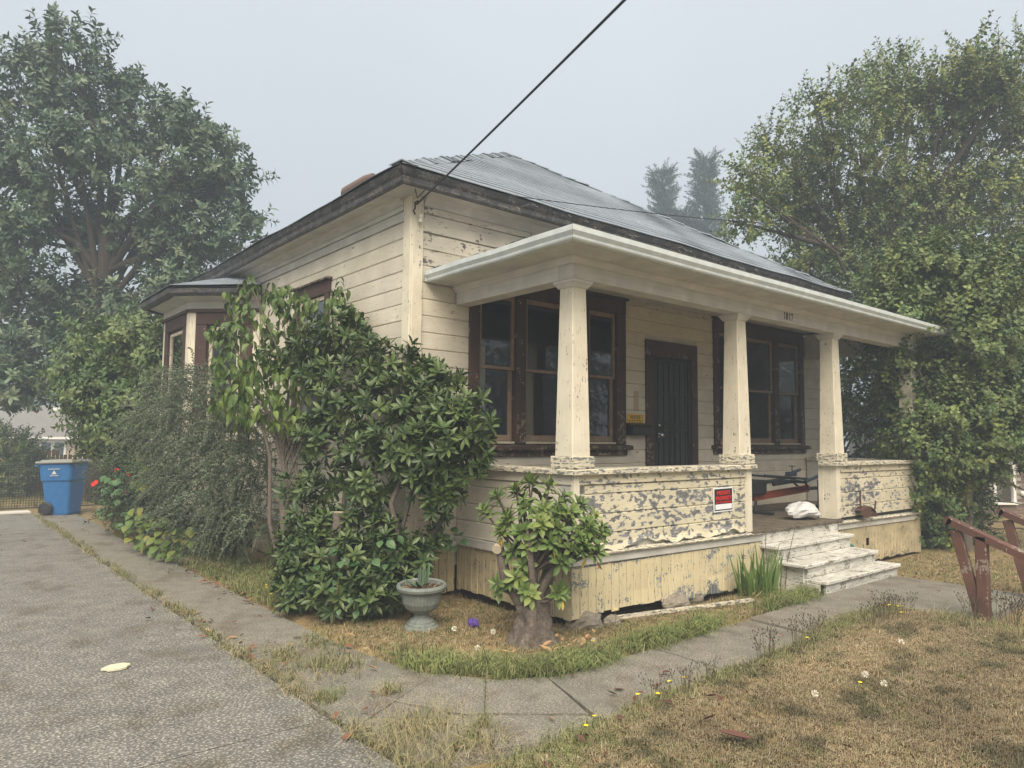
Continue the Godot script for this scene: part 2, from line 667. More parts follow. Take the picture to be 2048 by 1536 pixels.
	paint("sash_pale", 256, 512, Vector2(0.4, 0.8), rgb8(210, 200, 178), rgb8(140, 126, 106), 0.74, 133, {"vertical": true, "crack": 0.86, "dirt": 0.15})
	paint("step_white", 1024, 512, Vector2(1.9, 0.95), rgb8(222, 220, 212), rgb8(128, 120, 104), 0.655, 141, {"big": 8.0, "fine": 80.0, "crack": 0.76, "crack_long": 20, "dirt": 0.14, "bump": 0.8})
	paint("deck", 512, 1024, Vector2(0.6, 1.8), rgb8(132, 120, 102), rgb8(104, 94, 82), 0.52, 151, {"vertical": true, "lip": rgb8(156, 146, 128), "crack": 0.78, "dirt": 0.3})
	paint("rail_red", 256, 1024, Vector2(0.5, 1.6), rgb8(110, 76, 65), rgb8(146, 136, 126), 0.665, 161, {"vertical": true, "lip": rgb8(206, 196, 184), "crack": 0.84, "dirt": 0.2})
	paint("fascia", 1024, 256, Vector2(2.4, 0.5), rgb8(80, 82, 86), rgb8(106, 102, 98), 0.56, 171, {"lip": rgb8(176, 174, 170), "crack": 0.70, "dirt": 0.3, "big": 12.0})
	paint("fence_wood", 512, 512, Vector2(1.0, 1.0), rgb8(150, 126, 102), rgb8(120, 104, 86), 0.55, 181, {"vertical": true, "lip": rgb8(150, 130, 108), "crack": 0.8, "dirt": 0.25})
	grainy("shingle", 0.8, 512, rgb8(120, 129, 140), rgb8(140, 149, 158), 0.01, 4, 201, {"amount": 0.22, "speck": 0.4, "bump": 3.0})
	grainy("shingle_far", 3.0, 512, rgb8(116, 110, 104), rgb8(138, 132, 125), 0.02, 4, 203, {"amount": 0.25})
	grainy("roll_roof", 1.0, 256, rgb8(52, 54, 58), rgb8(68, 70, 74), 0.02, 4, 205, {"amount": 0.25})
	concrete("drive", 2.9, 1024, rgb8(98, 96, 92), rgb8(124, 121, 115), 211, 0.66)
	concrete("walk", 2.3, 1024, rgb8(110, 106, 98), rgb8(130, 125, 116), 221, 0.46)
	grainy("earth", 2.4, 1024, rgb8(138, 116, 82), rgb8(182, 158, 116), 0.02, 5, 231, {"amount": 0.40, "speck": 0.22, "bump": 5.0, "nscale": 0.9})
	grainy("bark", 0.5, 512, rgb8(92, 83, 75), rgb8(132, 121, 111), 0.03, 4, 241, {"amount": 0.30, "speck": 0.12, "bump": 6.0, "nscale": 1.0})
	grainy("bark_dark", 0.5, 256, rgb8(54, 46, 38), rgb8(86, 74, 62), 0.04, 4, 243, {"amount": 0.30, "speck": 0.12, "bump": 6.0, "nscale": 1.0})
	grainy("cut_wood", 0.2, 256, rgb8(176, 162, 140), rgb8(206, 194, 172), 0.05, 3, 245, {"amount": 0.2})
	grainy("stone", 0.4, 256, rgb8(126, 118, 106), rgb8(160, 152, 140), 0.03, 4, 247, {"amount": 0.25, "bump": 5.0})
	grainy("rust", 0.3, 256, rgb8(62, 44, 36), rgb8(98, 66, 50), 0.05, 4, 249, {"amount": 0.3})
	grainy("brick", 0.6, 256, rgb8(120, 100, 88), rgb8(156, 138, 126), 0.03, 4, 251, {"amount": 0.25})
	grainy("mortar", 0.6, 256, rgb8(150, 146, 138), rgb8(170, 166, 158), 0.03, 4, 253, {"amount": 0.15})
	grainy("tan_wall", 2.0, 256, rgb8(178, 156, 130), rgb8(188, 166, 140), 0.02, 3, 255, {"amount": 0.05})
	grainy("urn", 0.6, 256, rgb8(104, 110, 106), rgb8(128, 134, 130), 0.03, 4, 257, {"amount": 0.12, "rough": 0.7})
	grainy("bin_blue", 0.8, 256, rgb8(38, 98, 156), rgb8(48, 110, 168), 0.02, 4, 259, {"amount": 0.06, "rough": 0.5})
	grainy("gutter", 1.2, 512, rgb8(196, 204, 206), rgb8(220, 227, 228), 0.012, 5, 261, {"amount": 0.05, "rough": 0.42})
	mat("black_iron", rgb8(26, 25, 26), 0.45)
	mat("screen_dark", rgb8(58, 58, 58), 0.85)
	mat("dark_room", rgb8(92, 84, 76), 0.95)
	mat("chrome", rgb8(190, 190, 190), 0.2).metallic = 1.0
	mat("black_plastic", rgb8(30, 31, 33), 0.6)
	mat("grey_lid", rgb8(142, 142, 138), 0.55)
	mat("white_trim", rgb8(232, 232, 228), 0.6)
	mat("dark_metal", rgb8(44, 46, 50), 0.5)
	mat("rower_red", rgb8(132, 66, 40), 0.5)
	mat("rower_blue", rgb8(52, 68, 84), 0.5)
	mat("bag", rgb8(206, 206, 206), 0.4)
	mat("purple", rgb8(84, 62, 140), 0.7)
	mat("sign_yellow", rgb8(226, 182, 40), 0.5)
	mat("sign_white", rgb8(232, 234, 238), 0.5)
	mat("sign_black", rgb8(26, 26, 28), 0.5)
	mat("sign_red", rgb8(214, 44, 40), 0.5)
	mat("digit", rgb8(48, 42, 38), 0.6)
	mat("cable", rgb8(38, 42, 48), 0.6)
	mat("teal", rgb8(40, 120, 124), 0.5)
	mat("porcelain", rgb8(206, 202, 190), 0.35)
	mat("straw", rgb8(200, 180, 130), 0.9)
	mat("fallen", rgb8(120, 84, 64), 0.85)
	mat("fallen_tan", rgb8(166, 134, 98), 0.85)
	mat("fallen_dark", rgb8(96, 64, 54), 0.85)
	mat("flower_yellow", rgb8(244, 214, 30), 0.7)
	mat("flower_red", rgb8(222, 58, 44), 0.6)
	mat("puff", rgb8(226, 220, 206), 0.95)
	mat("stem", rgb8(110, 104, 60), 0.8)
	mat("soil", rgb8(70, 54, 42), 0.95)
	mat("emblem_reflection_grey", rgb8(196, 196, 190), 0.8)  # shared by the bin emblem and the added reflection sheet
	mat("net", rgb8(30, 34, 34), 0.6)
	mat("vent_brown", rgb8(112, 92, 84), 0.7)
	mat("curb", rgb8(206, 202, 192), 0.85)
	mat("blue_roof", rgb8(118, 136, 150), 0.8)
	mat("plate", rgb8(206, 202, 176), 0.8)
	var gl := mat("glass", Color(0.02, 0.025, 0.025, 0.05), 0.02)
	gl.transparency = BaseMaterial3D.TRANSPARENCY_ALPHA
	leafmat("leaf", Color(0.34, 0.42, 0.16))
	leafmat("leaf_gloss", Color(0.22, 0.27, 0.14), 0.40)
	leafmat("leaf_soft", Color(0.36, 0.44, 0.14), 0.55)
	leafmat("grass", Color(0.16, 0.16, 0.05), 0.7)


# ---------------------------------------------------------------- the house
func siding_profile(h: float) -> Array:
	return [Vector2(-0.006, 0), Vector2(0.010, 0.0), Vector2(0.020, 0.009), Vector2(0.020, h - 0.010), Vector2(0.007, h - 0.001), Vector2(-0.006, h - 0.001)]


# one siding board facing out along `outw` from a to b
func board(a: Vector3, b: Vector3, h: float, outw: Vector3, m: Material, parent: Node) -> void:
	if (b - a).length() < 0.03:
		return
	var q := MB.new()
	q.off = Vector2(rng.randf() * 2.0, rng.randf() * 2.0)
	var k := rnd(0.94, 1.03)
	q.col = Color(k, k * rnd(0.985, 1.0), k * rnd(0.96, 1.0))
	q.sweep(siding_profile(h), a + outw * (-0.02 + rnd(-0.0015, 0.0015)), b + outw * (-0.02 + rnd(-0.0015, 0.0015)), outw)
	part("siding_board", q.done(m), parent)


func build_house() -> void:
	house = thing("bungalow", "weathered cream wooden bungalow with a hipped grey shingle roof and a columned front porch", "house")
	build_walls()
	build_windows_and_door()
	build_main_roof()
	build_bay()
	build_porch()
	build_steps()


func build_walls() -> void:
	# ---- the body behind the boards, with real openings and a dark interior
	var sh := MB.new()
	var zf := -D - 0.022
	for r: Array in [[XH + 0.02, 0.16, 0.3, 4.05], [0.16, 2.60, 0.3, 1.50], [0.16, 2.60, 3.30, 4.05], [2.60, 3.10, 0.3, 4.05], [3.10, 4.10, 2.85, 4.05], [3.10, 4.10, 0.3, 0.60], [4.10, 4.60, 0.3, 4.05], [4.60, 7.10, 0.3, 1.50], [4.60, 7.10, 3.30, 4.05], [7.10, XR - 0.02, 0.3, 4.05]]:
		sh.bb(Vector3(r[0], r[2], zf - 0.12), Vector3(r[1], r[3], zf))
	var xl := XH + 0.022
	for r: Array in [[-1.86, -3.62, 0.3, 4.05], [-3.62, -4.48, 0.3, 1.55], [-3.62, -4.48, 3.40, 4.05], [-4.48, -5.80, 0.3, 4.05], [-5.80, -8.72, 3.95, 4.05], [-8.72, -9.0, 0.3, 4.05]]:
		sh.bb(Vector3(xl, r[2], r[1]), Vector3(xl + 0.12, r[3], r[0]))
	sh.bb(Vector3(XR - 0.14, 0.3, -9.0), Vector3(XR - 0.022, 4.05, -1.86))
	sh.bb(Vector3(XH + 0.02, 0.3, -9.1), Vector3(XR - 0.02, 4.05, -9.0))
	part("wall_frame", sh.done(M.cream_plain), house)
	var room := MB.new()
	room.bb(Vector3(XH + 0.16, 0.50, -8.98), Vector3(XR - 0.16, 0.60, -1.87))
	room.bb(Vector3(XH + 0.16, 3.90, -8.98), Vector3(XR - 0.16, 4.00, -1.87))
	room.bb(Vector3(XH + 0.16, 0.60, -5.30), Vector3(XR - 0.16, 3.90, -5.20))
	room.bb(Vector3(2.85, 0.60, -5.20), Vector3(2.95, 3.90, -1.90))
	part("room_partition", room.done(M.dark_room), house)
	bxp("reflection_stand_in", Vector3(0.20, 1.6, -2.30), Vector3(0.80, 2.70, -2.28), M.emblem_reflection_grey, house)  # added pale sheet standing in for the sky mirrored in the left sash

	# ---- front siding, course by course
	var front := Node3D.new()
	front.name = "front_wall"
	house.add_child(front)
	var y := 3.021 - 0.172 * 15.0
	while y < 3.70:
		var h := 0.172
		var segs := [[-0.467, 7.77]]
		if y < 0.60:
			segs = [[-0.467, -0.01]]
		elif y + h * 0.5 < 1.43:
			segs = [[-0.467, 3.03], [4.15, 7.77]]
		elif y + h * 0.5 < 2.94:
			segs = [[-0.467, 0.136], [2.625, 3.03], [4.15, 4.557], [7.127, 7.77]]
		elif y + h * 0.5 < 3.39:
			segs = [[-0.467, 0.136], [2.625, 4.557], [7.127, 7.77]]
		for s: Array in segs:
			var x0: float = s[0]
			while x0 < s[1] - 0.01:
				var x1: float = minf(s[1], x0 + rnd(2.6, 4.2))
				if s[1] - x1 < 0.7:
					x1 = s[1]
				board(Vector3(x0, y, -D), Vector3(x1 - (0.002 if x1 < s[1] else 0.0), y, -D), h, Vector3.BACK, M.cream_upper if y > 3.3 else M.cream, front)
				x0 = x1
		y += h
	for s: Array in [[3.715, 3.90, 0.012], [3.905, 3.972, 0.03]]:
		bxp("frieze_board", Vector3(-0.467, s[0], -D - 0.02), Vector3(7.77, s[1], -D + s[2]), M.cream_upper, front)
	var cr := MB.new()
	cr.sweep([Vector2(0, 0), Vector2(0.03, 0.0), Vector2(0.035, 0.02), Vector2(0.07, 0.06), Vector2(0.085, 0.085), Vector2(0, 0.085)], Vector3(-0.467, 3.975, -D), Vector3(7.77, 3.975, -D), Vector3.BACK)
	part("crown_moulding", cr.done(M.cream_plain), front)

	# ---- left siding
	var left := Node3D.new()
	left.name = "side_wall"
	house.add_child(left)
	y = 3.656 - 0.172 * 18.0
	while y < 3.80:
		var segs := [[-1.845, -5.82], [-8.72, -8.9]]
		if y + 0.09 > 1.5 and y + 0.09 < 3.50:
			segs = [[-1.845, -3.55], [-4.55, -5.82], [-8.72, -8.9]]
		for s: Array in segs:
			board(Vector3(XH, y, s[0]), Vector3(XH, y, s[1]), 0.172, Vector3.LEFT, M.cream, left)
		y += 0.172
	for s: Array in [[3.832, 3.93, 0.012], [3.934, 3.985, 0.03]]:
		bxp("frieze_board", Vector3(XH - s[2], s[0], -8.98), Vector3(XH + 0.02, s[1], -1.846), M.cream_plain, left)
	cr = MB.new()
	cr.sweep([Vector2(0, 0), Vector2(0.03, 0.0), Vector2(0.035, 0.02), Vector2(0.07, 0.05), Vector2(0.085, 0.072), Vector2(0, 0.072)], Vector3(XH, 3.988, -1.846), Vector3(XH, 3.988, -8.98), Vector3.LEFT)
	part("crown_moulding", cr.done(M.cream_plain), left)
	# ---- corner boards
	bxp("corner_board", Vector3(XH - 0.004, 0.52, -D - 0.03), Vector3(-0.469, 4.06, -D + 0.026), M.cream_column, front, 0.006, false)
	bxp("corner_board", Vector3(XH - 0.026, 0.52, -1.842), Vector3(XH + 0.02, 4.06, -D + 0.022), M.cream_column, left, 0.006, false)
	bxp("corner_board", Vector3(7.772, 0.52, -D - 0.03), Vector3(XR + 0.02, 4.06, -D + 0.026), M.cream_column, front, 0.006, false)
	# ---- water table and skirting of the house itself
	bxp("water_table", Vector3(XH - 0.05, 0.50, -D - 0.02), Vector3(-0.012, 0.545, -D + 0.05), M.cream_plain, front)
	bxp("water_table", Vector3(XH - 0.05, 0.50, -5.8), Vector3(XH + 0.02, 0.545, -D - 0.024), M.cream_plain, left)
	var x := XH
	while x < -0.01:
		skirt_board(Vector3(x, 0, -D + 0.0), minf(0.098, 0.012 - x), 0.03 + rnd(-0.01, 0.01), 0.498, Vector3.RIGHT, M.skirt_side, front)
		x += 0.1
	var z := -D - 0.03
	while z > -5.8:
		skirt_board(Vector3(XH, 0, z), -0.098, 0.02 + rnd(-0.01, 0.01), 0.498, Vector3.BACK, M.skirt_side, left)
		z -= 0.1
	# under the house it is dark and closed off
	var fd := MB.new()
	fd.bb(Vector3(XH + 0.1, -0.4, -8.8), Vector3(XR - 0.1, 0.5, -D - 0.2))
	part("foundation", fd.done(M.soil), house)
	# side wall right
	var rw := MB.new()
	rw.bb(Vector3(XR - 0.02, 0.3, -9.0), Vector3(XR + 0.004, 4.05, -1.87))
	part("side_wall", rw.done(M.cream), house)
	# insulator and bracket for the service cable at the corner
	var ins := MB.new()
	ins.lathe([Vector2(0, -0.05), Vector2(0.022, -0.05), Vector2(0.026, -0.03), Vector2(0.018, -0.012), Vector2(0.026, 0.006), Vector2(0.022, 0.03), Vector2(0, 0.036)], 10, Transform3D(Basis.IDENTITY, Vector3(-0.53, 3.83, -D + 0.06)))
	part("insulator", ins.done(M.porcelain), house)
	var wr := MB.new()
	wr.tube([Vector3(-0.56, 4.00, -D + 0.05), Vector3(-0.60, 3.97, -D + 0.06), Vector3(-0.585, 3.92, -D + 0.04), Vector3(-0.61, 3.89, -D + 0.05), Vector3(-0.58, 3.86, -D + 0.035)], [0.008, 0.009, 0.008, 0.009, 0.007], 5)
	wr.tube([Vector3(-0.70, 4.05, -1.50), Vector3(-0.66, 3.97, -1.52), Vector3(-0.60, 4.05, -1.48)], [0.006, 0.006, 0.006], 5)
	part("cable_clamp", wr.done(M.cable), house)


func skirt_board(at: Vector3, wd: float, y0: float, y1: float, dir: Vector3, m: Material, parent: Node) -> void:
	if absf(wd) < 0.02:
		return
	var q := MB.new()
	var o := rnd(-0.0015, 0.0015)
	var k := rnd(0.95, 1.02)
	q.col = Color(k, k, k * rnd(0.97, 1.0))
	var outw := Vector3.BACK if absf(dir.x) > 0.5 else Vector3.LEFT
	var a := at + Vector3.UP * y0
	var e := at + dir * wd * 0.952 + Vector3.UP * y1
	q.bb(a - outw * 0.02 + outw * o, e + outw * o, 0.005)
	part("skirt_board", q.done(m), parent)


func build_windows_and_door() -> void:
	front_window(0.0, [[0.27, 0.783], [0.931, 1.80], [1.954, 2.454]], 0.136, 2.625)
	front_window(0.0, [[4.694, 5.17], [5.31, 6.19], [6.33, 7.00]], 4.557, 7.127)
	# window in the side wall
	var w := MeshInstance3D.new()
	var b := MB.new()
	b.swap = false
	var xo := XH - 0.03
	b.bb(Vector3(xo, 1.52, -3.66), Vector3(XH + 0.03, 3.34, -3.55), 0.005)
	b.bb(Vector3(xo, 1.52, -4.55), Vector3(XH + 0.03, 3.34, -4.44), 0.005)
	b.bb(Vector3(xo, 3.342, -4.57), Vector3(XH + 0.03, 3.50, -3.53), 0.005)
	w.mesh = b.done(M.brown)
	w.name = "window"
	house.add_child(w, true)
	bxp("sill", Vector3(XH - 0.09, 1.46, -4.62), Vector3(XH + 0.05, 1.518, -3.48), M.sill, w)
	bxp("drip_cap", Vector3(XH - 0.07, 3.502, -4.60), Vector3(XH + 0.02, 3.53, -3.50), M.brown_worn, w)
	var s := MB.new()
	for k in [[-3.665, -3.715], [-4.385, -4.435]]:
		s.bb(Vector3(XH - 0.005, 1.53, k[1]), Vector3(XH + 0.035, 3.335, k[0]), 0.004)
	for k in [[1.53, 1.60], [2.36, 2.41], [3.28, 3.335]]:
		s.bb(Vector3(XH - 0.003, k[0], -4.383), Vector3(XH + 0.033, k[1], -3.717), 0.004)
	part("sash", s.done(M.sash_pale), w)
	bxp("pane", Vector3(XH + 0.012, 1.602, -4.383), Vector3(XH + 0.017, 3.278, -3.717), M.glass, w, 0.0)

	# ghost of an old fitting on the siding beside the door
	bxp("bare_patch", Vector3(2.80, 1.99, -D - 0.002), Vector3(2.90, 2.24, -D + 0.0015), M.tan_wall, house, 0.0)
	# ---- the front door
	var dz := -D
	var d := MeshInstance3D.new()
	d.name = "front_door"
	var c := MB.new()
	c.bb(Vector3(3.03, 0.625, dz - 0.03), Vector3(3.17, 2.72, dz + 0.028), 0.005)
	c.bb(Vector3(4.01, 0.625, dz - 0.03), Vector3(4.15, 2.72, dz + 0.028), 0.005)
	c.bb(Vector3(3.03, 2.722, dz - 0.03), Vector3(4.15, 2.94, dz + 0.028), 0.005)
	d.mesh = c.done(M.brown)
	house.add_child(d, true)
	bxp("casing_foot", Vector3(3.028, 0.63, dz + 0.0285), Vector3(3.172, 1.62, dz + 0.0305), M.brown_worn, d, 0.0)
	bxp("door_leaf", Vector3(3.2, 0.63, dz - 0.12), Vector3(3.98, 2.70, dz - 0.08), M.brown, d)
	bxp("screen", Vector3(3.24, 0.66, dz - 0.015), Vector3(3.95, 2.67, dz - 0.010), M.screen_dark, d, 0.0)
	var f := MB.new()
	f.bb(Vector3(3.175, 0.63, dz - 0.02), Vector3(3.235, 2.715, dz + 0.012), 0.004)
	f.bb(Vector3(3.945, 0.63, dz - 0.02), Vector3(4.005, 2.715, dz + 0.012), 0.004)
	f.bb(Vector3(3.237, 2.655, dz - 0.02), Vector3(3.943, 2.715, dz + 0.012), 0.004)
	f.bb(Vector3(3.237, 0.63, dz - 0.02), Vector3(3.943, 0.70, dz + 0.012), 0.004)
	part("security_frame", f.done(M.black_iron), d)
	for k in 6:
		var bx := 3.30 + 0.118 * k
		bxp("bar", Vector3(bx - 0.007, 0.70, dz - 0.006), Vector3(bx + 0.007, 2.655, dz + 0.008), M.black_iron, d, 0.002)
	for by in [1.20, 1.74, 2.24]:
		bxp("bar", Vector3(3.237, by - 0.008, dz + 0.009), Vector3(3.943, by + 0.008, dz + 0.017), M.black_iron, d, 0.002)
	# scrolls and the long lozenges in the middle of the grille
	var cxm := 3.595
	for sgn in [-1.0, 1.0]:
		for q: Array in [[1.74, 1.0], [1.74, -1.0]]:
			var g := MB.new()
			var pts := []
			for i in 9:
				var ff := i / 8.0
				pts.append(Vector3(cxm + sgn * (0.012 + 0.075 * sin(ff * PI * 0.62)) * (1.0 - ff * 0.55), q[0] + q[1] * (0.02 + 0.36 * ff), dz + 0.022))
			g.tube(pts, [0.006, 0.006, 0.006, 0.006, 0.006, 0.006, 0.006, 0.006, 0.006], 5)
			part("lozenge_bar", g.done(M.black_iron), d)
			for e: Array in [[0.03, 0.41, 1.0], [0.035, 0.05, -1.0], [0.17, 0.12, -1.0]]:
				var sc := MB.new()
				var sp := []
				var sr := []
				for i in 12:
					var an := i * 0.52
					var r := 0.042 * (1.0 - i / 15.0)
					sp.append(Vector3(cxm + sgn * (e[0] + r * sin(an)), q[0] + q[1] * (e[1] + e[2] * (0.03 - r * cos(an))), dz + 0.022))
					sr.append(0.005)
				sc.tube(sp, sr, 5)
				part("scroll", sc.done(M.black_iron), d)
	bxp("lock_plate", Vector3(3.245, 1.58, dz + 0.013), Vector3(3.325, 1.86, dz + 0.022), M.black_iron, d)
	var kn := MB.new()
	kn.lathe([Vector2(0, 0), Vector2(0.03, 0), Vector2(0.03, 0.008), Vector2(0.012, 0.014), Vector2(0.012, 0.035), Vector2(0.028, 0.045), Vector2(0.030, 0.060), Vector2(0.018, 0.072), Vector2(0, 0.074)], 14, Transform3D(Basis(Vector3.RIGHT, PI / 2), Vector3(3.285, 1.67, dz + 0.022)))
	part("knob", kn.done(M.chrome), d)
	var dl := MB.new()
	dl.lathe([Vector2(0, 0), Vector2(0.022, 0), Vector2(0.022, 0.012), Vector2(0.014, 0.018), Vector2(0, 0.019)], 12, Transform3D(Basis(Vector3.RIGHT, PI / 2), Vector3(3.285, 1.80, dz + 0.022)))
	part("dead_bolt", dl.done(M.chrome), d)


func front_window(_z: float, sashes: Array, x0: float, x1: float) -> void:
	var dz := -D
	var w := MeshInstance3D.new()
	w.name = "window"
	var c := MB.new()
	var zo := dz + 0.03
	var edges := [[x0, sashes[0][0]], [sashes[0][1], sashes[1][0]], [sashes[1][1], sashes[2][0]], [sashes[2][1], x1]]
	for e: Array in edges:
		c.bb(Vector3(e[0], 1.545, dz - 0.08), Vector3(e[1], 3.208, zo), 0.006)
	c.bb(Vector3(x0 - 0.004, 3.21, dz - 0.08), Vector3(x1 + 0.004, 3.39, zo + 0.002), 0.006)
	w.mesh = c.done(M.brown)
	house.add_child(w, true)
	bxp("drip_cap", Vector3(x0 - 0.03, 3.392, dz - 0.02), Vector3(x1 + 0.03, 3.42, zo + 0.03), M.brown, w)
	for e: Array in edges:
		var fh := rnd(0.22, 0.48)
		bxp("worn_foot", Vector3(e[0] + 0.012, 1.552, zo + 0.0005), Vector3(e[1] - 0.012, 1.55 + fh, zo + 0.002), M.brown_worn, w, 0.0)
	var sl := MB.new()
	sl.sweep([Vector2(-0.06, 0), Vector2(0.085, -0.012), Vector2(0.092, 0.0), Vector2(0.092, 0.034), Vector2(0.085, 0.042), Vector2(-0.06, 0.055)], Vector3(x0 - 0.06, 1.488, dz), Vector3(x1 + 0.06, 1.488, dz), Vector3.BACK)
	part("sill", sl.done(M.sill), w)
	bxp("apron", Vector3(x0 - 0.02, 1.405, dz - 0.02), Vector3(x1 + 0.02, 1.484, dz + 0.032), M.sill, w)
	for s: Array in sashes:
		# upper sash in front, lower sash set back behind it
		sash(s[0], s[1], 2.365, 3.206, dz - 0.005, 0.042, 0.055, 0.036, w)
		sash(s[0], s[1], 1.575, 2.405, dz - 0.040, 0.052, 0.036, 0.07, w)
		bxp("stop_bead", Vector3(s[0] + 0.001, 1.546, dz - 0.04), Vector3(s[1] - 0.001, 1.573, dz + 0.012), M.sash_pale, w)


func sash(x0: float, x1: float, y0: float, y1: float, z: float, st: float, top: float, bot: float, w: Node) -> void:
	var c := MB.new()
	c.off = Vector2(rng.randf(), rng.randf())
	x0 += 0.003
	x1 -= 0.003
	c.bb(Vector3(x0, y0, z - 0.033), Vector3(x0 + st, y1, z), 0.004)
	c.bb(Vector3(x1 - st, y0, z - 0.033), Vector3(x1, y1, z), 0.004)
	c.bb(Vector3(x0 + st, y1 - top, z - 0.031), Vector3(x1 - st, y1, z - 0.002), 0.004)
	c.bb(Vector3(x0 + st, y0, z - 0.031), Vector3(x1 - st, y0 + bot, z - 0.002), 0.004)
	part("sash", c.done(M.sash), w)
	bxp("pane", Vector3(x0 + st, y0 + bot, z - 0.020), Vector3(x1 - st, y1 - top, z - 0.016), M.glass, w, 0.0)


func roof_wave(x: float, s: float) -> float:
	return sin(x * 1.9 + s * 0.7) * 0.008 + sin(x * 4.3 + 1.3 + s * 2.1) * 0.004 + sin(s * 3.3 + 0.4) * 0.006


# one course of shingles on a slope: a and b are the ends of its butt edge, a2 and b2 of its top edge
func course(parent: Node, a: Vector3, b: Vector3, a2: Vector3, b2: Vector3, nrm: Vector3, idx: int, one: MB, length := 0.98) -> void:
	var total := (b - a).length()
	if total < 0.05:
		return
	var f := 0.0
	var step := length * rnd(0.25, 1.0)
	while f < total - 0.01:
		var f2 := minf(total, f + step)
		if total - f2 < 0.12:
			f2 = total
		var q: MB = one if one else MB.new()
		var k := rnd(0.90, 1.08)
		q.col = Color(k, k, k * rnd(0.98, 1.02))
		q.off = Vector2(rng.randf(), rng.randf())
		var lift := rnd(0.0, 0.003)
		var n2 := 4 if length > 0.5 else 2
		for i in n2:
			var u0 := (f + (f2 - f - 0.004) * i / n2) / total
			var u1 := (f + (f2 - f - 0.004) * (i + 1) / n2) / total
			var w0 := roof_wave(u0 * total, idx * 0.145)
			var w1 := roof_wave(u1 * total, idx * 0.145)
			var p0 := a.lerp(b, u0) + nrm * (0.0275 + lift + w0)
			var p1 := a.lerp(b, u1) + nrm * (0.0275 + lift + w1)
			var t0 := a2.lerp(b2, u0) + nrm * (0.023 + w0)
			var t1 := a2.lerp(b2, u1) + nrm * (0.023 + w1)
			q.poly([p0, p1, t1, t0], nrm)
			q.poly([p0, p1, p1 - nrm * 0.007, p0 - nrm * 0.007], (a - a2).normalized())
		if not one:
			part("shingle", q.done(M.shingle), parent)
		f = f2
		step = length


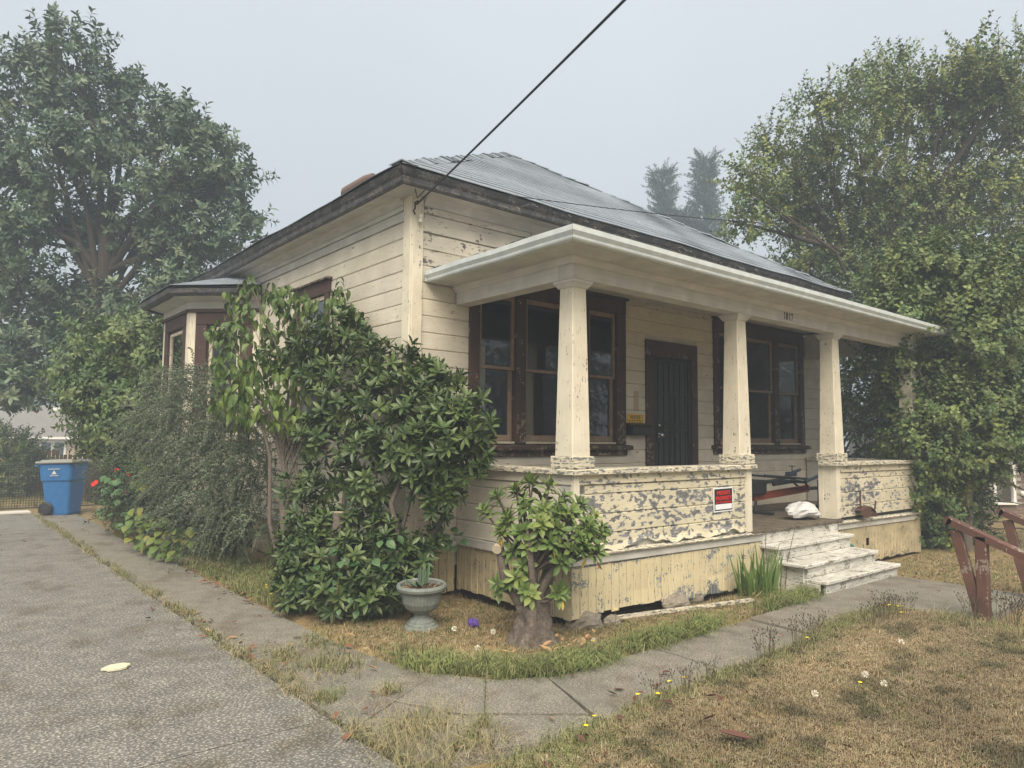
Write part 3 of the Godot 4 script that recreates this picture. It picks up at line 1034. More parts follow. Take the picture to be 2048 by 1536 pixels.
func build_main_roof() -> void:
	var apex := Vector3(3.65, 6.76, -5.40)
	var yb := 4.20
	var e: Array[Vector3] = [Vector3(XH - 0.32, yb, -D + 0.32), Vector3(XR + 0.32, yb, -D + 0.32), Vector3(XR + 0.32, yb, -9.3), Vector3(XH - 0.32, yb, -9.3)]
	var deck := MB.new()
	for i in 4:
		deck.poly([e[i], e[(i + 1) % 4], apex], Vector3.UP)
	deck.poly([e[0] - Vector3.UP * 0.02, e[1] - Vector3.UP * 0.02, e[2] - Vector3.UP * 0.02, e[3] - Vector3.UP * 0.02], Vector3.DOWN)
	var rf := part("roof", deck.done(M.roll_roof), house)
	for side in 4:
		var a: Vector3 = e[side]
		var b: Vector3 = e[(side + 1) % 4]
		var nrm := (b - a).cross(apex - a).normalized()
		if nrm.y < 0:
			nrm = -nrm
		var slope := (apex - (a + b) * 0.5).length()
		var nrow := int(slope / 0.145)
		var one: MB = null if side == 0 else MB.new()
		for r in nrow:
			var f0 := float(r) / nrow
			var f1 := minf(1.0, (r + 1.12) / nrow)
			if r == 0:
				f0 = -0.006
			course(rf, a.lerp(apex, f0), b.lerp(apex, f0), a.lerp(apex, f1), b.lerp(apex, f1), nrm, r, one)
		if one:
			var o := part("shingles", one.done(M.shingle), rf)
			o.set_meta("kind", "stuff")
	# hip caps
	for i in 4:
		var a: Vector3 = e[i]
		var dir := (apex - a)
		var n := int(dir.length() / 0.26)
		if i >= 2:
			n = 0
		var n1 := (e[i] - e[(i + 3) % 4]).cross(apex - e[i]).normalized()
		var n2 := (e[(i + 1) % 4] - e[i]).cross(apex - e[i]).normalized()
		if n1.y < 0: n1 = -n1
		if n2.y < 0: n2 = -n2
		var side1 := n1.cross(dir.normalized()).normalized()
		var side2 := n2.cross(dir.normalized()).normalized()
		if side1.dot(e[(i + 3) % 4] - a) < 0: side1 = -side1
		if side2.dot(e[(i + 1) % 4] - a) < 0: side2 = -side2
		var up := (n1 + n2).normalized()
		for k in n:
			var q := MB.new()
			var kk := rnd(0.85, 1.1)
			q.col = Color(kk, kk, kk)
			var p0 := a + dir * (float(k) / n) + up * (0.055 + rnd(0, 0.006) + roof_wave(k, 3))
			var p1 := a + dir * ((k + 1.15) / n) + up * (0.040 + roof_wave(k + 1, 3))
			for sd: Vector3 in [side1, side2]:
				q.poly([p0, p1, p1 + sd * 0.14 - up * 0.006, p0 + sd * 0.14 - up * 0.006], up)
				q.poly([p0, p0 + sd * 0.14 - up * 0.006, p0 + sd * 0.14 - up * 0.016, p0 - up * 0.012], -dir)
			part("hip_cap", q.done(M.shingle), rf)
	# eaves: fascia with an old wooden gutter profile, and the boarded soffit
	var fp := [Vector2(-0.03, -0.14), Vector2(0.0, -0.14), Vector2(0.012, -0.12), Vector2(0.012, -0.07), Vector2(0.03, -0.045), Vector2(0.045, -0.01), Vector2(0.05, 0.015), Vector2(-0.03, 0.015)]
	var xe := XH - 0.29
	var ze := -D + 0.29
	var xe2 := XR + 0.29
	for s: Array in [[Vector3(xe, 4.19, ze), Vector3(xe2, 4.19, ze), Vector3.BACK], [Vector3(xe, 4.19, -9.27), Vector3(xe, 4.19, ze), Vector3.LEFT], [Vector3(xe2, 4.19, ze), Vector3(xe2, 4.19, -9.27), Vector3.RIGHT], [Vector3(xe2, 4.19, -9.27), Vector3(xe, 4.19, -9.27), Vector3.FORWARD]]:
		var q := MB.new()
		q.sweep(fp, s[0], s[1], s[2], Vector3.UP, -1.0, 1.0, 30, 0.004, rnd(0, 9))
		part("fascia", q.done(M.fascia), house)
	var so := MB.new()
	var k := 0
	for bd: Array in [[0.0, 0.10], [0.102, 0.20], [0.202, 0.31]]:
		var q := MB.new()
		var y := 4.060 + rnd(-0.001, 0.001)
		q.bb(Vector3(xe + 0.0, y, ze - bd[1]), Vector3(xe2, y + 0.015, ze - bd[0]))
		part("soffit_board", q.done(M.cream_plain), house)
		q = MB.new()
		q.bb(Vector3(xe + bd[0], y, -9.2), Vector3(xe + bd[1], y + 0.015, ze - 0.312))
		part("soffit_board", q.done(M.cream_plain), house)
		k += 1
	# peeling flakes along the front fascia
	for i in 30:
		var q := MB.new()
		var fx := rnd(0.2, 7.5)
		var fy := 4.075 + rnd(0, 0.10)
		var fl := rnd(0.03, 0.11)
		for j in 3:
			q.poly([Vector3(fx + fl * j / 3.0, fy + 0.012 * sin(j * 1.1 + i), ze + 0.052), Vector3(fx + fl * (j + 1) / 3.0, fy + 0.012 * sin((j + 1) * 1.1 + i), ze + 0.056), Vector3(fx + fl * (j + 1) / 3.0, fy + 0.012 * sin((j + 1) * 1.1 + i) + 0.009, ze + 0.064)], Vector3.BACK)
		part("paint_flake", q.done(M.cream_plain), house)
	# a half-round clay vent lying on the left slope
	var vt := MB.new()
	vt.tube([Vector3(-0.70, 4.40, -2.35), Vector3(-0.70, 4.40, -2.50), Vector3(-0.70, 4.40, -2.98), Vector3(-0.70, 4.40, -3.03)], [0.05, 0.07, 0.07, 0.05], 12)
	part("roof_vent", vt.done(M.vent_brown), house)


func build_bay() -> void:
	var bay := Node3D.new()
	bay.name = "bay_window"
	house.add_child(bay)
	var xo := -1.35
	var c: Array[Vector3] = [Vector3(XH, 0, -5.824), Vector3(xo, 0, -6.58), Vector3(xo, 0, -7.95), Vector3(XH, 0, -8.706)]
	for i in 3:
		var a: Vector3 = c[i]
		var b: Vector3 = c[i + 1]
		var dir := (b - a).normalized()
		var outw := Vector3.UP.cross(dir)
		if outw.x > 0:
			outw = -outw
		var L := (b - a).length()
		var y := 0.45
		while y < 1.5:
			board(a + Vector3.UP * y, b + Vector3.UP * y, 0.172, outw, M.cream, bay)
			y += 0.172
		# casing, sash and glass
		var m := 0.10
		var cas := MB.new()
		var bs := Basis(dir, Vector3.UP, outw)
		var at := func(u: float, yy: float, o: float) -> Vector3:
			return a + dir * u + Vector3.UP * yy + outw * o
		for r: Array in [[m, m + 0.17, 1.55, 3.22], [L - m - 0.17, L - m, 1.55, 3.22], [m, L - m, 3.225, 3.40]]:
			cas.box(at.call((r[0] + r[1]) * 0.5, (r[2] + r[3]) * 0.5, 0.0), Vector3(r[1] - r[0], r[3] - r[2], 0.06), 0.005, bs)
		part("window_casing", cas.done(M.brown), bay)
		var lint := MB.new()
		lint.box(at.call(L * 0.5, 3.425, 0.02), Vector3(L, 0.05, 0.09), 0.008, bs)
		part("drip_moulding", lint.done(M.brown), bay)
		var sl := MB.new()
		sl.box(at.call(L * 0.5, 1.52, 0.03), Vector3(L - 0.02, 0.05, 0.14), 0.008, bs)
		part("sill", sl.done(M.sill), bay)
		var s := MB.new()
		var u0 := m + 0.20
		var u1 := L - m - 0.20
		for r: Array in [[u0, u0 + 0.05, 1.56, 3.19], [u1 - 0.05, u1, 1.56, 3.19], [u0 + 0.05, u1 - 0.05, 3.14, 3.19], [u0 + 0.05, u1 - 0.05, 2.36, 2.41], [u0 + 0.05, u1 - 0.05, 1.56, 1.62]]:
			s.box(at.call((r[0] + r[1]) * 0.5, (r[2] + r[3]) * 0.5, -0.02), Vector3(r[1] - r[0], r[3] - r[2], 0.035), 0.004, bs)
		part("sash", s.done(M.sash_pale), bay)
		var g := MB.new()
		g.box(at.call((u0 + u1) * 0.5, 2.37, -0.022), Vector3(u1 - u0 - 0.1, 1.52, 0.005), 0.0, bs)
		part("pane", g.done(M.glass), bay)
		# narrow dark reveal round the sash and a closed room behind
		var rv2 := MB.new()
		for r: Array in [[m + 0.15, u0, 1.55, 3.22], [u1, L - m - 0.15, 1.55, 3.22], [u0, u1, 3.19, 3.23]]:
			rv2.box(at.call((r[0] + r[1]) * 0.5, (r[2] + r[3]) * 0.5, -0.035), Vector3(r[1] - r[0], r[3] - r[2], 0.03), 0.0, bs)
		part("reveal", rv2.done(M.brown), bay)
		# corner posts
		for u in [0.05, L - 0.05]:
			var p := MB.new()
			p.box(at.call(u, 2.48, 0.0), Vector3(0.098, 1.86, 0.055), 0.006, bs)
			part("corner_post", p.done(M.cream_column), bay)
		# frieze boards flaring out under the eave
		var fr := MB.new()
		fr.sweep([Vector2(-0.02, 0), Vector2(0.03, 0), Vector2(0.03, 0.11), Vector2(-0.02, 0.11)], a + Vector3.UP * 3.452, b + Vector3.UP * 3.452, outw, Vector3.UP, -0.414, 0.414)
		part("frieze_board", fr.done(M.cream_plain), bay)
		var so := MB.new()
		so.sweep([Vector2(-0.02, 0), Vector2(0.04, 0), Vector2(0.25, 0.06), Vector2(0.25, 0.075), Vector2(-0.02, 0.075)], a + Vector3.UP * 3.565, b + Vector3.UP * 3.565, outw, Vector3.UP, -0.414, 0.414)
		part("soffit_board", so.done(M.cream_plain), bay)
		var gt := MB.new()
		gt.sweep([Vector2(0.25, 0.0), Vector2(0.30, 0.0), Vector2(0.345, 0.03), Vector2(0.36, 0.09), Vector2(0.25, 0.10)], a + Vector3.UP * 3.60, b + Vector3.UP * 3.60, outw, Vector3.UP, -0.414, 0.414, 12, 0.003, i)
		part("eave_gutter", gt.done(M.fascia), bay)
		# roof facet in courses
		var da := (outw - dir * 0.414) * 0.34
		var db := (outw + dir * 0.414) * 0.34
		var e0 := a + da + Vector3.UP * 3.71
		var e1 := b + db + Vector3.UP * 3.71
		var top0 := Vector3(XH, 4.05, -6.65)
		var top1 := Vector3(XH, 4.05, -7.88)
		var t0 := top0 if i < 2 else top1
		var t1 := top0 if i == 0 else top1
		var dk := MB.new()
		dk.poly([e0, e1, t1, t0] if i == 1 else ([e0, e1, t0] if i == 0 else [e0, e1, t1]), Vector3.UP)
		part("roof_deck", dk.done(M.roll_roof), bay)
		var nr := (e1 - e0).cross(t0 - e0).normalized()
		if nr.y < 0:
			nr = -nr
		for r in 7:
			course(bay, e0.lerp(t0, r / 7.0), e1.lerp(t1, r / 7.0), e0.lerp(t0, minf(1, (r + 1.15) / 7.0)), e1.lerp(t1, minf(1, (r + 1.15) / 7.0)), nr, r, null, 0.34)
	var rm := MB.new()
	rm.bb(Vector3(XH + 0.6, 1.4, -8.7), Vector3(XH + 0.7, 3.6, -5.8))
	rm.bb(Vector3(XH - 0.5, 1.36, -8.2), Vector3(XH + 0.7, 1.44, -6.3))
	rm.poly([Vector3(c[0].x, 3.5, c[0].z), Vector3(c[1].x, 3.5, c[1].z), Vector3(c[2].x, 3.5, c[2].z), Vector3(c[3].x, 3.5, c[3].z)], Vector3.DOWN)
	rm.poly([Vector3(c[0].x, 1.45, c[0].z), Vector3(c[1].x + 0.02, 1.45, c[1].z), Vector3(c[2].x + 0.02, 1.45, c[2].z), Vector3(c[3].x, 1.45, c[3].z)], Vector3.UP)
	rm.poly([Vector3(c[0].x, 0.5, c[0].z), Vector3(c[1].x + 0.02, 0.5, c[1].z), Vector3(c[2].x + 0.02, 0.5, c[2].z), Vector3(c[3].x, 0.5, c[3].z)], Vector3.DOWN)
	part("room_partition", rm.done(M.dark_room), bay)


# a square post from y0 to y1 that narrows upwards
func frustum(q: MB, ctr: Vector3, w0: float, w1: float, y0: float, y1: float, ch := 0.008) -> void:
	var ring := func(wd: float, y: float) -> Array:
		var h := wd * 0.5
		var r := []
		for k: Array in [[-1, -1, 0, 1], [-1, 1, 0, -1], [-1, 1, 1, 0], [1, 1, -1, 0], [1, 1, 0, -1], [1, -1, 0, 1], [1, -1, -1, 0], [-1, -1, 1, 0]]:
			r.append(Vector3(ctr.x + k[0] * h + k[2] * ch, y, ctr.z + k[1] * h + k[3] * ch))
		return r
	var a: Array = ring.call(w0, y0)
	var b: Array = ring.call(w1, y1)
	for i in 8:
		var j := (i + 1) % 8
		var o: Vector3 = (a[i] + a[j]) * 0.5 - Vector3(ctr.x, y0, ctr.z)
		q.poly([a[i], a[j], b[j], b[i]], o)
	q.poly(b, Vector3.UP)
	q.poly(a, Vector3.DOWN)


func build_porch() -> void:
	# ---- deck planks run from the wall to the front edge
	var deck := Node3D.new()
	deck.name = "porch_deck"
	house.add_child(deck)
	var x := 0.02
	while x < W - 0.02:
		var q := MB.new()
		q.off = Vector2(rng.randf() * 3, rng.randf() * 3)
		var k := rnd(0.78, 1.12)
		q.col = Color(k, k * rnd(0.97, 1.0), k * rnd(0.92, 1.0))
		var dy := rnd(-0.002, 0.002)
		var zf := 0.055 if x > 2.70 and x < 4.69 else -0.06
		q.bb(Vector3(x, 0.590 + dy, -D), Vector3(x + 0.0865, 0.6195 + dy, zf + rnd(-0.006, 0.006)), 0.004)
		part("plank", q.done(M.deck), deck)
		x += 0.0895
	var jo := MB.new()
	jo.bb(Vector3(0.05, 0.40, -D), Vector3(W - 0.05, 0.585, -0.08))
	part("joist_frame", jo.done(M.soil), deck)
	# ---- band and skirting
	var sk := Node3D.new()
	sk.name = "porch_skirt"
	house.add_child(sk)
	var hb := func(xx: float) -> float:
		return lerpf(0.523, 0.465, xx / W)
	for r: Array in [[-0.004, 2.93], [4.70, W + 0.004]]:
		var q := MB.new()
		var y0: float = hb.call(r[0])
		var y1: float = hb.call(r[1])
		q.sweep([Vector2(-0.02, 0), Vector2(0.012, 0), Vector2(0.016, 0.006), Vector2(0.016, 0.078), Vector2(-0.02, 0.078)], Vector3(r[0], y0, 0), Vector3(r[1], y1, 0), Vector3.BACK)
		part("band_board", q.done(M.cream_plain), sk)
		q = MB.new()
		q.sweep([Vector2(-0.05, 0.0), Vector2(0.045, 0.0), Vector2(0.05, 0.012), Vector2(-0.05, 0.040)], Vector3(r[0] - 0.03, y0 + 0.080, 0), Vector3(r[1], y1 + 0.080, 0), Vector3.BACK)
		part("ledge", q.done(M.cap), sk)
	for s: Array in [[-0.016, Vector3.LEFT], [W, Vector3.RIGHT]]:
		var q := MB.new()
		q.sweep([Vector2(-0.02, 0), Vector2(0.012, 0), Vector2(0.012, 0.08), Vector2(-0.02, 0.08)], Vector3(s[0], 0.523, -D + 0.024), Vector3(s[0], 0.523, -0.002), s[1])
		part("band_board", q.done(M.cream_plain), sk)
	x = 0.0
	var i := 0
	while x < W - 0.02:
		if x > 2.92 and x < 4.69:
			x += 0.1
			continue
		var bot := lerpf(0.075, -0.02, x / W) + rnd(-0.012, 0.012) + 0.02 * sin(x * 2.2)
		var top: float = hb.call(x) - 0.002
		if absf(x - 5.5) < 0.05:
			skirt_board(Vector3(x, 0, 0), 0.098, bot, 0.22, Vector3.RIGHT, M.skirt_side, sk)
			skirt_board(Vector3(x, 0, 0), 0.098, 0.32, top, Vector3.RIGHT, M.skirt_side, sk)
		else:
			skirt_board(Vector3(x, 0, 0), 0.098, bot, top, Vector3.RIGHT, M.skirt if x < 4 else M.skirt_side, sk)
		x += 0.1
		i += 1
	var z := -0.022
	while z > -D + 0.03:
		skirt_board(Vector3(0, 0, z), -minf(0.098, D - 0.03 + z), 0.07 + rnd(-0.012, 0.012), 0.52, Vector3.BACK, M.skirt_side, sk)
		z -= 0.1
	var sd := MB.new()
	sd.bb(Vector3(W - 0.02, 0.0, -D), Vector3(W, 0.52, -0.024))
	part("skirt_side", sd.done(M.skirt_side), sk)
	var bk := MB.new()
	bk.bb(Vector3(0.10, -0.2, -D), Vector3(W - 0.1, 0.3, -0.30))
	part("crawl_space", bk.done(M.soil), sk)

	# ---- rail walls of boards
	rail_wall(Vector3(0.0, 0, 0), Vector3(2.727, 0, 0), Vector3.BACK, M.panel_left, true)
	rail_wall(Vector3(4.669, 0, 0), Vector3(W, 0, 0), Vector3.BACK, M.panel_right, false)
	rail_wall(Vector3(0, 0, -D + 0.024), Vector3(0, 0, -0.002), Vector3.LEFT, M.cream, false)
	rail_wall(Vector3(W, 0, -0.002), Vector3(W, 0, -D + 0.024), Vector3.RIGHT, M.cream, false)
	# ---- caps
	for r: Array in [[Vector3(-0.062, 1.293, 0.062), Vector3(2.79, 1.345, -0.19)], [Vector3(4.607, 1.293, 0.062), Vector3(W + 0.062, 1.345, -0.19)], [Vector3(-0.062, 1.2935, -0.192), Vector3(0.19, 1.3445, -D + 0.03)], [Vector3(W - 0.19, 1.2935, -0.192), Vector3(W + 0.062, 1.3445, -D + 0.03)]]:
		bxp("rail_cap", Vector3(r[0].x, r[0].y, r[1].z), Vector3(r[1].x, r[1].y, r[0].z), M.cap, house, 0.007)
	# ---- columns
	for cx in [0.088, 2.617, 4.779, W - 0.088]:
		var cz := -0.088
		var q := MB.new()
		q.off = Vector2(rng.randf(), rng.randf())
		frustum(q, Vector3(cx, 0, cz), 0.222, 0.168, 1.455, 2.94)
		var col := part("column", q.done(M.cream_column), house)
		var pl := MB.new()
		pl.off = Vector2(rng.randf(), rng.randf())
		for sgn: Array in [[0, 1], [0, -1], [1, 0], [-1, 0]]:
			var ww := 0.276 if sgn[0] == 0 else 0.224
			pl.box(Vector3(cx + sgn[0] * 0.126, 1.4005 + rnd(-0.003, 0.003), cz + sgn[1] * 0.126), Vector3(ww if sgn[0] == 0 else 0.026, 0.108, 0.026 if sgn[0] == 0 else ww), 0.006, Basis(Vector3.BACK, rnd(-0.012, 0.012)))
		pl.box(Vector3(cx, 1.40, cz), Vector3(0.20, 0.11, 0.20))
		part("plinth", pl.done(M.cap), col)
		var cp := MB.new()
		frustum(cp, Vector3(cx, 0, cz), 0.19, 0.24, 2.935, 2.975, 0.004)
		frustum(cp, Vector3(cx, 0, cz), 0.252, 0.26, 2.975, 2.997, 0.004)
		part("capital", cp.done(M.cream_plain), col)
	# ---- beams, crown, soffit, ceiling
	for r: Array in [[Vector3(-0.052, 2.998, -0.12), Vector3(W + 0.052, 3.44, 0.052)], [Vector3(-0.052, 2.9985, -D + 0.024), Vector3(0.12, 3.44, -0.1215)], [Vector3(W - 0.12, 2.9985, -D + 0.024), Vector3(W + 0.052, 3.44, -0.1215)]]:
		bxp("porch_beam", r[0], r[1], M.cream_plain, house, 0.005)
	var cpf := [Vector2(0, 0), Vector2(0.012, 0.0), Vector2(0.018, 0.012), Vector2(0.042, 0.040), Vector2(0.046, 0.060), Vector2(0, 0.060)]
	for s: Array in [[Vector3(-0.052, 3.127, -D + 0.026), Vector3(-0.052, 3.127, 0.052), Vector3.LEFT, 0.0, 1.0], [Vector3(-0.052, 3.127, 0.052), Vector3(W + 0.052, 3.127, 0.052), Vector3.BACK, -1.0, 1.0], [Vector3(W + 0.052, 3.127, 0.052), Vector3(W + 0.052, 3.127, -D + 0.026), Vector3.RIGHT, -1.0, 0.0]]:
		var q := MB.new()
		q.sweep(cpf, s[0], s[1], s[2], Vector3.UP, s[3], s[4])
		part("crown_moulding", q.done(M.cream_plain), house)
	for r: Array in [[Vector3(-0.36, 3.188, 0.054), Vector3(W + 0.36, 3.20, 0.36)], [Vector3(-0.36, 3.1885, -D + 0.026), Vector3(-0.054, 3.20, 0.0525)], [Vector3(W + 0.054, 3.1885, -D + 0.026), Vector3(W + 0.36, 3.20, 0.0525)]]:
		bxp("soffit_board", r[0], r[1], M.cream_plain, house, 0.0)
	var cz2 := -D + 0.03
	while cz2 < -0.13:
		bxp("ceiling_board", Vector3(0.125, 3.425, cz2), Vector3(W - 0.125, 3.44, minf(cz2 + 0.13, -0.124)), M.cream_plain, house, 0.003)
		cz2 += 0.133
	# ---- gutter, mitred round the two corners
	var gp := [Vector2(0, 0), Vector2(0.062, 0), Vector2(0.070, 0.012), Vector2(0.072, 0.03), Vector2(0.096, 0.062), Vector2(0.100, 0.104), Vector2(0.090, 0.106), Vector2(0.088, 0.098), Vector2(0.093, 0.098), Vector2(0.089, 0.066), Vector2(0.066, 0.034), Vector2(0.058, 0.006), Vector2(0.004, 0.006), Vector2(0.004, 0.10), Vector2(0, 0.10)]
	for s: Array in [[Vector3(-0.35, 3.196, -D + 0.026), Vector3(-0.35, 3.196, 0.35), Vector3.LEFT, 0.0, 1.0], [Vector3(-0.35, 3.196, 0.35), Vector3(W + 0.35, 3.196, 0.35), Vector3.BACK, -1.0, 1.0], [Vector3(W + 0.35, 3.196, 0.35), Vector3(W + 0.35, 3.196, -D + 0.026), Vector3.RIGHT, -1.0, 0.0]]:
		var q := MB.new()
		q.sweep(gp, s[0], s[1], s[2], Vector3.UP, s[3], s[4], 10, 0.0025, rnd(0, 5))
		part("gutter", q.done(M.gutter), house)
	var en := MB.new()
	en.bb(Vector3(-0.44, 3.197, -D + 0.020), Vector3(-0.352, 3.295, -D + 0.0255))
	part("gutter_end", en.done(M.gutter), house)
	# ---- low porch roof of roll roofing
	var pr := MB.new()
	var a := Vector3(-0.37, 3.29, 0.37)
	var b := Vector3(W + 0.37, 3.29, 0.37)
	var t0 := Vector3(1.2, 3.66, -D + 0.03)
	var t1 := Vector3(W - 1.2, 3.66, -D + 0.03)
	var l0 := Vector3(-0.37, 3.29, -D + 0.03)
	var r0 := Vector3(W + 0.37, 3.29, -D + 0.03)
	pr.poly([a, b, t1, t0], Vector3.UP)
	pr.poly([l0, a, t0], Vector3.UP)
	pr.poly([r0, b, t1], Vector3.UP)
	for e: Array in [[a, b, Vector3.BACK], [l0, a, Vector3.LEFT], [r0, b, Vector3.RIGHT]]:
		pr.poly([e[0], e[1], e[1] - Vector3.UP * 0.085, e[0] - Vector3.UP * 0.085], e[2])
	part("porch_roof", pr.done(M.roll_roof), house)
	# lifted strip of roofing felt along the left edge
	var ft := MB.new()
	for k in 12:
		var z0 := lerpf(-D + 0.04, 0.34, k / 12.0)
		var z1 := lerpf(-D + 0.04, 0.34, (k + 1) / 12.0)
		var h0 := 0.012 + 0.012 * sin(k * 1.7)
		var h1 := 0.012 + 0.012 * sin((k + 1) * 1.7)
		ft.poly([Vector3(-0.42, 3.298 + h0, z0), Vector3(-0.42, 3.298 + h1, z1), Vector3(-0.2, 3.34, z1), Vector3(-0.2, 3.34, z0)], Vector3.UP)
	part("felt_edge", ft.done(M.roll_roof), house)
	# a spigot with a teal handle by the steps
	var fc := MB.new()
	fc.tube([Vector3(4.93, 0.27, 0.0), Vector3(4.93, 0.27, 0.07), Vector3(4.93, 0.23, 0.10)], [0.014, 0.014, 0.013], 8)
	var f := part("spigot", fc.done(M.rust), house)
	var hd := MB.new()
	hd.lathe([Vector2(0, 0), Vector2(0.034, 0.0), Vector2(0.036, 0.008), Vector2(0.0, 0.012)], 8, Transform3D(Basis(Vector3.RIGHT, 0.5), Vector3(4.93, 0.285, 0.06)))
	hd.tube([Vector3(4.94, 0.23, 0.11), Vector3(4.955, 0.16, 0.12)], [0.018, 0.030], 6)
	part("handle", hd.done(M.teal), f)


func rail_wall(a: Vector3, b: Vector3, outw: Vector3, m: Material, ragged: bool) -> void:
	var rw := Node3D.new()
	rw.name = "rail_wall"
	house.add_child(rw, true)
	var dir := (b - a).normalized()
	var L := (b - a).length()
	var back := MB.new()
	back.sweep([Vector2(-0.15, 0.622), Vector2(-0.026, 0.622), Vector2(-0.026, 1.292), Vector2(-0.15, 1.292)], a, b, outw)
	part("inner_wall", back.done(M.cream_plain), rw)
	var e0 := 0.0
	var e1 := 0.0
	if outw == Vector3.BACK:
		if a.x < 1.0:
			e0 = 0.07
			e1 = 0.10
		else:
			e0 = 0.10
			e1 = 0.0
	var rows := [[1.122, 1.206], [0.947, 1.122], [0.773, 0.947], [0.628, 0.773]]
	var p0 := a + dir * e0
	var p1 := b - dir * e1
	if outw != Vector3.BACK:
		rows[3][0] = 0.605
	for r: Array in rows:
		var q := MB.new()
		# the texture is laid over the whole wall once
		q.off = Vector2(-a.x if outw == Vector3.BACK else 0.0, 1.30)
		var k := rnd(0.95, 1.02)
		q.col = Color(k, k, k)
		if ragged and r[0] < 0.7:
			ragged_board(q, p0, p1, r[0], r[1])
		else:
			var pp := []
			for v: Vector2 in siding_profile(r[1] - r[0]):
				pp.append(v + Vector2(-0.022, r[0]))
			q.sweep(pp, p0, p1, outw)
		part("siding_board", q.done(m), rw)
	var tq := MB.new()
	tq.off = Vector2(-a.x if outw == Vector3.BACK else 0.0, 1.30)
	tq.sweep([Vector2(-0.025, 1.208), Vector2(0.010, 1.208), Vector2(0.014, 1.213), Vector2(0.014, 1.2915), Vector2(-0.025, 1.2915)], p0, p1, outw)
	part("top_board", tq.done(m), rw)
	if e0 > 0.0:
		var q := MB.new()
		q.sweep([Vector2(-0.15 if a.x > 1.0 else -0.02, 0.625), Vector2(0.014, 0.625), Vector2(0.02, 0.635), Vector2(0.02, 1.2915), Vector2(-0.15 if a.x > 1.0 else -0.02, 1.2915)], a - dir * 0.003, p0 - dir * 0.002, outw)
		part("end_post", q.done(M.cream_column), rw)
		if a.x > 1.0:
			bxp("pier", Vector3(4.664, 0.622, -0.22), Vector3(4.90, 1.2915, -0.151), M.cream_column, rw, 0.004)
	if e1 > 0.0:
		var q := MB.new()
		q.sweep([Vector2(-0.15, 0.61), Vector2(0.014, 0.61), Vector2(0.02, 0.62), Vector2(0.02, 1.2915), Vector2(-0.15, 1.2915)], p1 + dir * 0.002, b + dir * 0.003, outw)
		part("end_post", q.done(M.cream_column), rw)
	if not ragged and outw == Vector3.BACK:
		var q := MB.new()
		q.sweep([Vector2(-0.02, 0.612), Vector2(-0.002, 0.612), Vector2(-0.002, 0.626), Vector2(-0.02, 0.626)], p0, p1, outw)
		part("base_strip", q.done(M.black_plastic), rw)


# the lowest board of the front rail is rotten: its lower edge is torn and curls outwards
func ragged_board(q: MB, a: Vector3, b: Vector3, y0: float, y1: float) -> void:
	var n := 70
	var L := b.x - a.x
	var yb := []
	var zo := []
	for i in n + 1:
		var f := float(i) / n
		var e := 0.012 * sin(f * 23.0) + 0.010 * sin(f * 57.0 + 1.0) + rnd(-0.004, 0.004)
		if f > 0.22 and f < 0.50:
			e += 0.028 * sin((f - 0.22) / 0.28 * PI) + rnd(0.0, 0.008)
		if f > 0.80 and f < 0.93:
			e += 0.02
		yb.append(y0 + 0.004 + e)
		zo.append(0.010 + 0.016 * sin(f * 9.0) * sin(f * 9.0) + rnd(0, 0.003))
	for i in n:
		var x0 := a.x + L * i / n
		var x1 := a.x + L * (i + 1) / n
		var ym0: float = yb[i] + 0.05
		var ym1: float = yb[i + 1] + 0.05
		q.poly([Vector3(x0, y1 - 0.010, 0.0), Vector3(x1, y1 - 0.010, 0.0), Vector3(x1, ym1, 0.002), Vector3(x0, ym0, 0.002)], Vector3.BACK)
		q.poly([Vector3(x0, ym0, 0.002), Vector3(x1, ym1, 0.002), Vector3(x1, yb[i + 1], zo[i + 1]), Vector3(x0, yb[i], zo[i])], Vector3.BACK)
		q.poly([Vector3(x0, yb[i], zo[i]), Vector3(x1, yb[i + 1], zo[i + 1]), Vector3(x1, yb[i + 1], zo[i + 1] - 0.014), Vector3(x0, yb[i], zo[i] - 0.014)], Vector3.DOWN)
		q.poly([Vector3(x0, y1 - 0.010, 0.0), Vector3(x1, y1 - 0.010, 0.0), Vector3(x1, y1, -0.02), Vector3(x0, y1, -0.02)], Vector3.UP + Vector3.BACK)


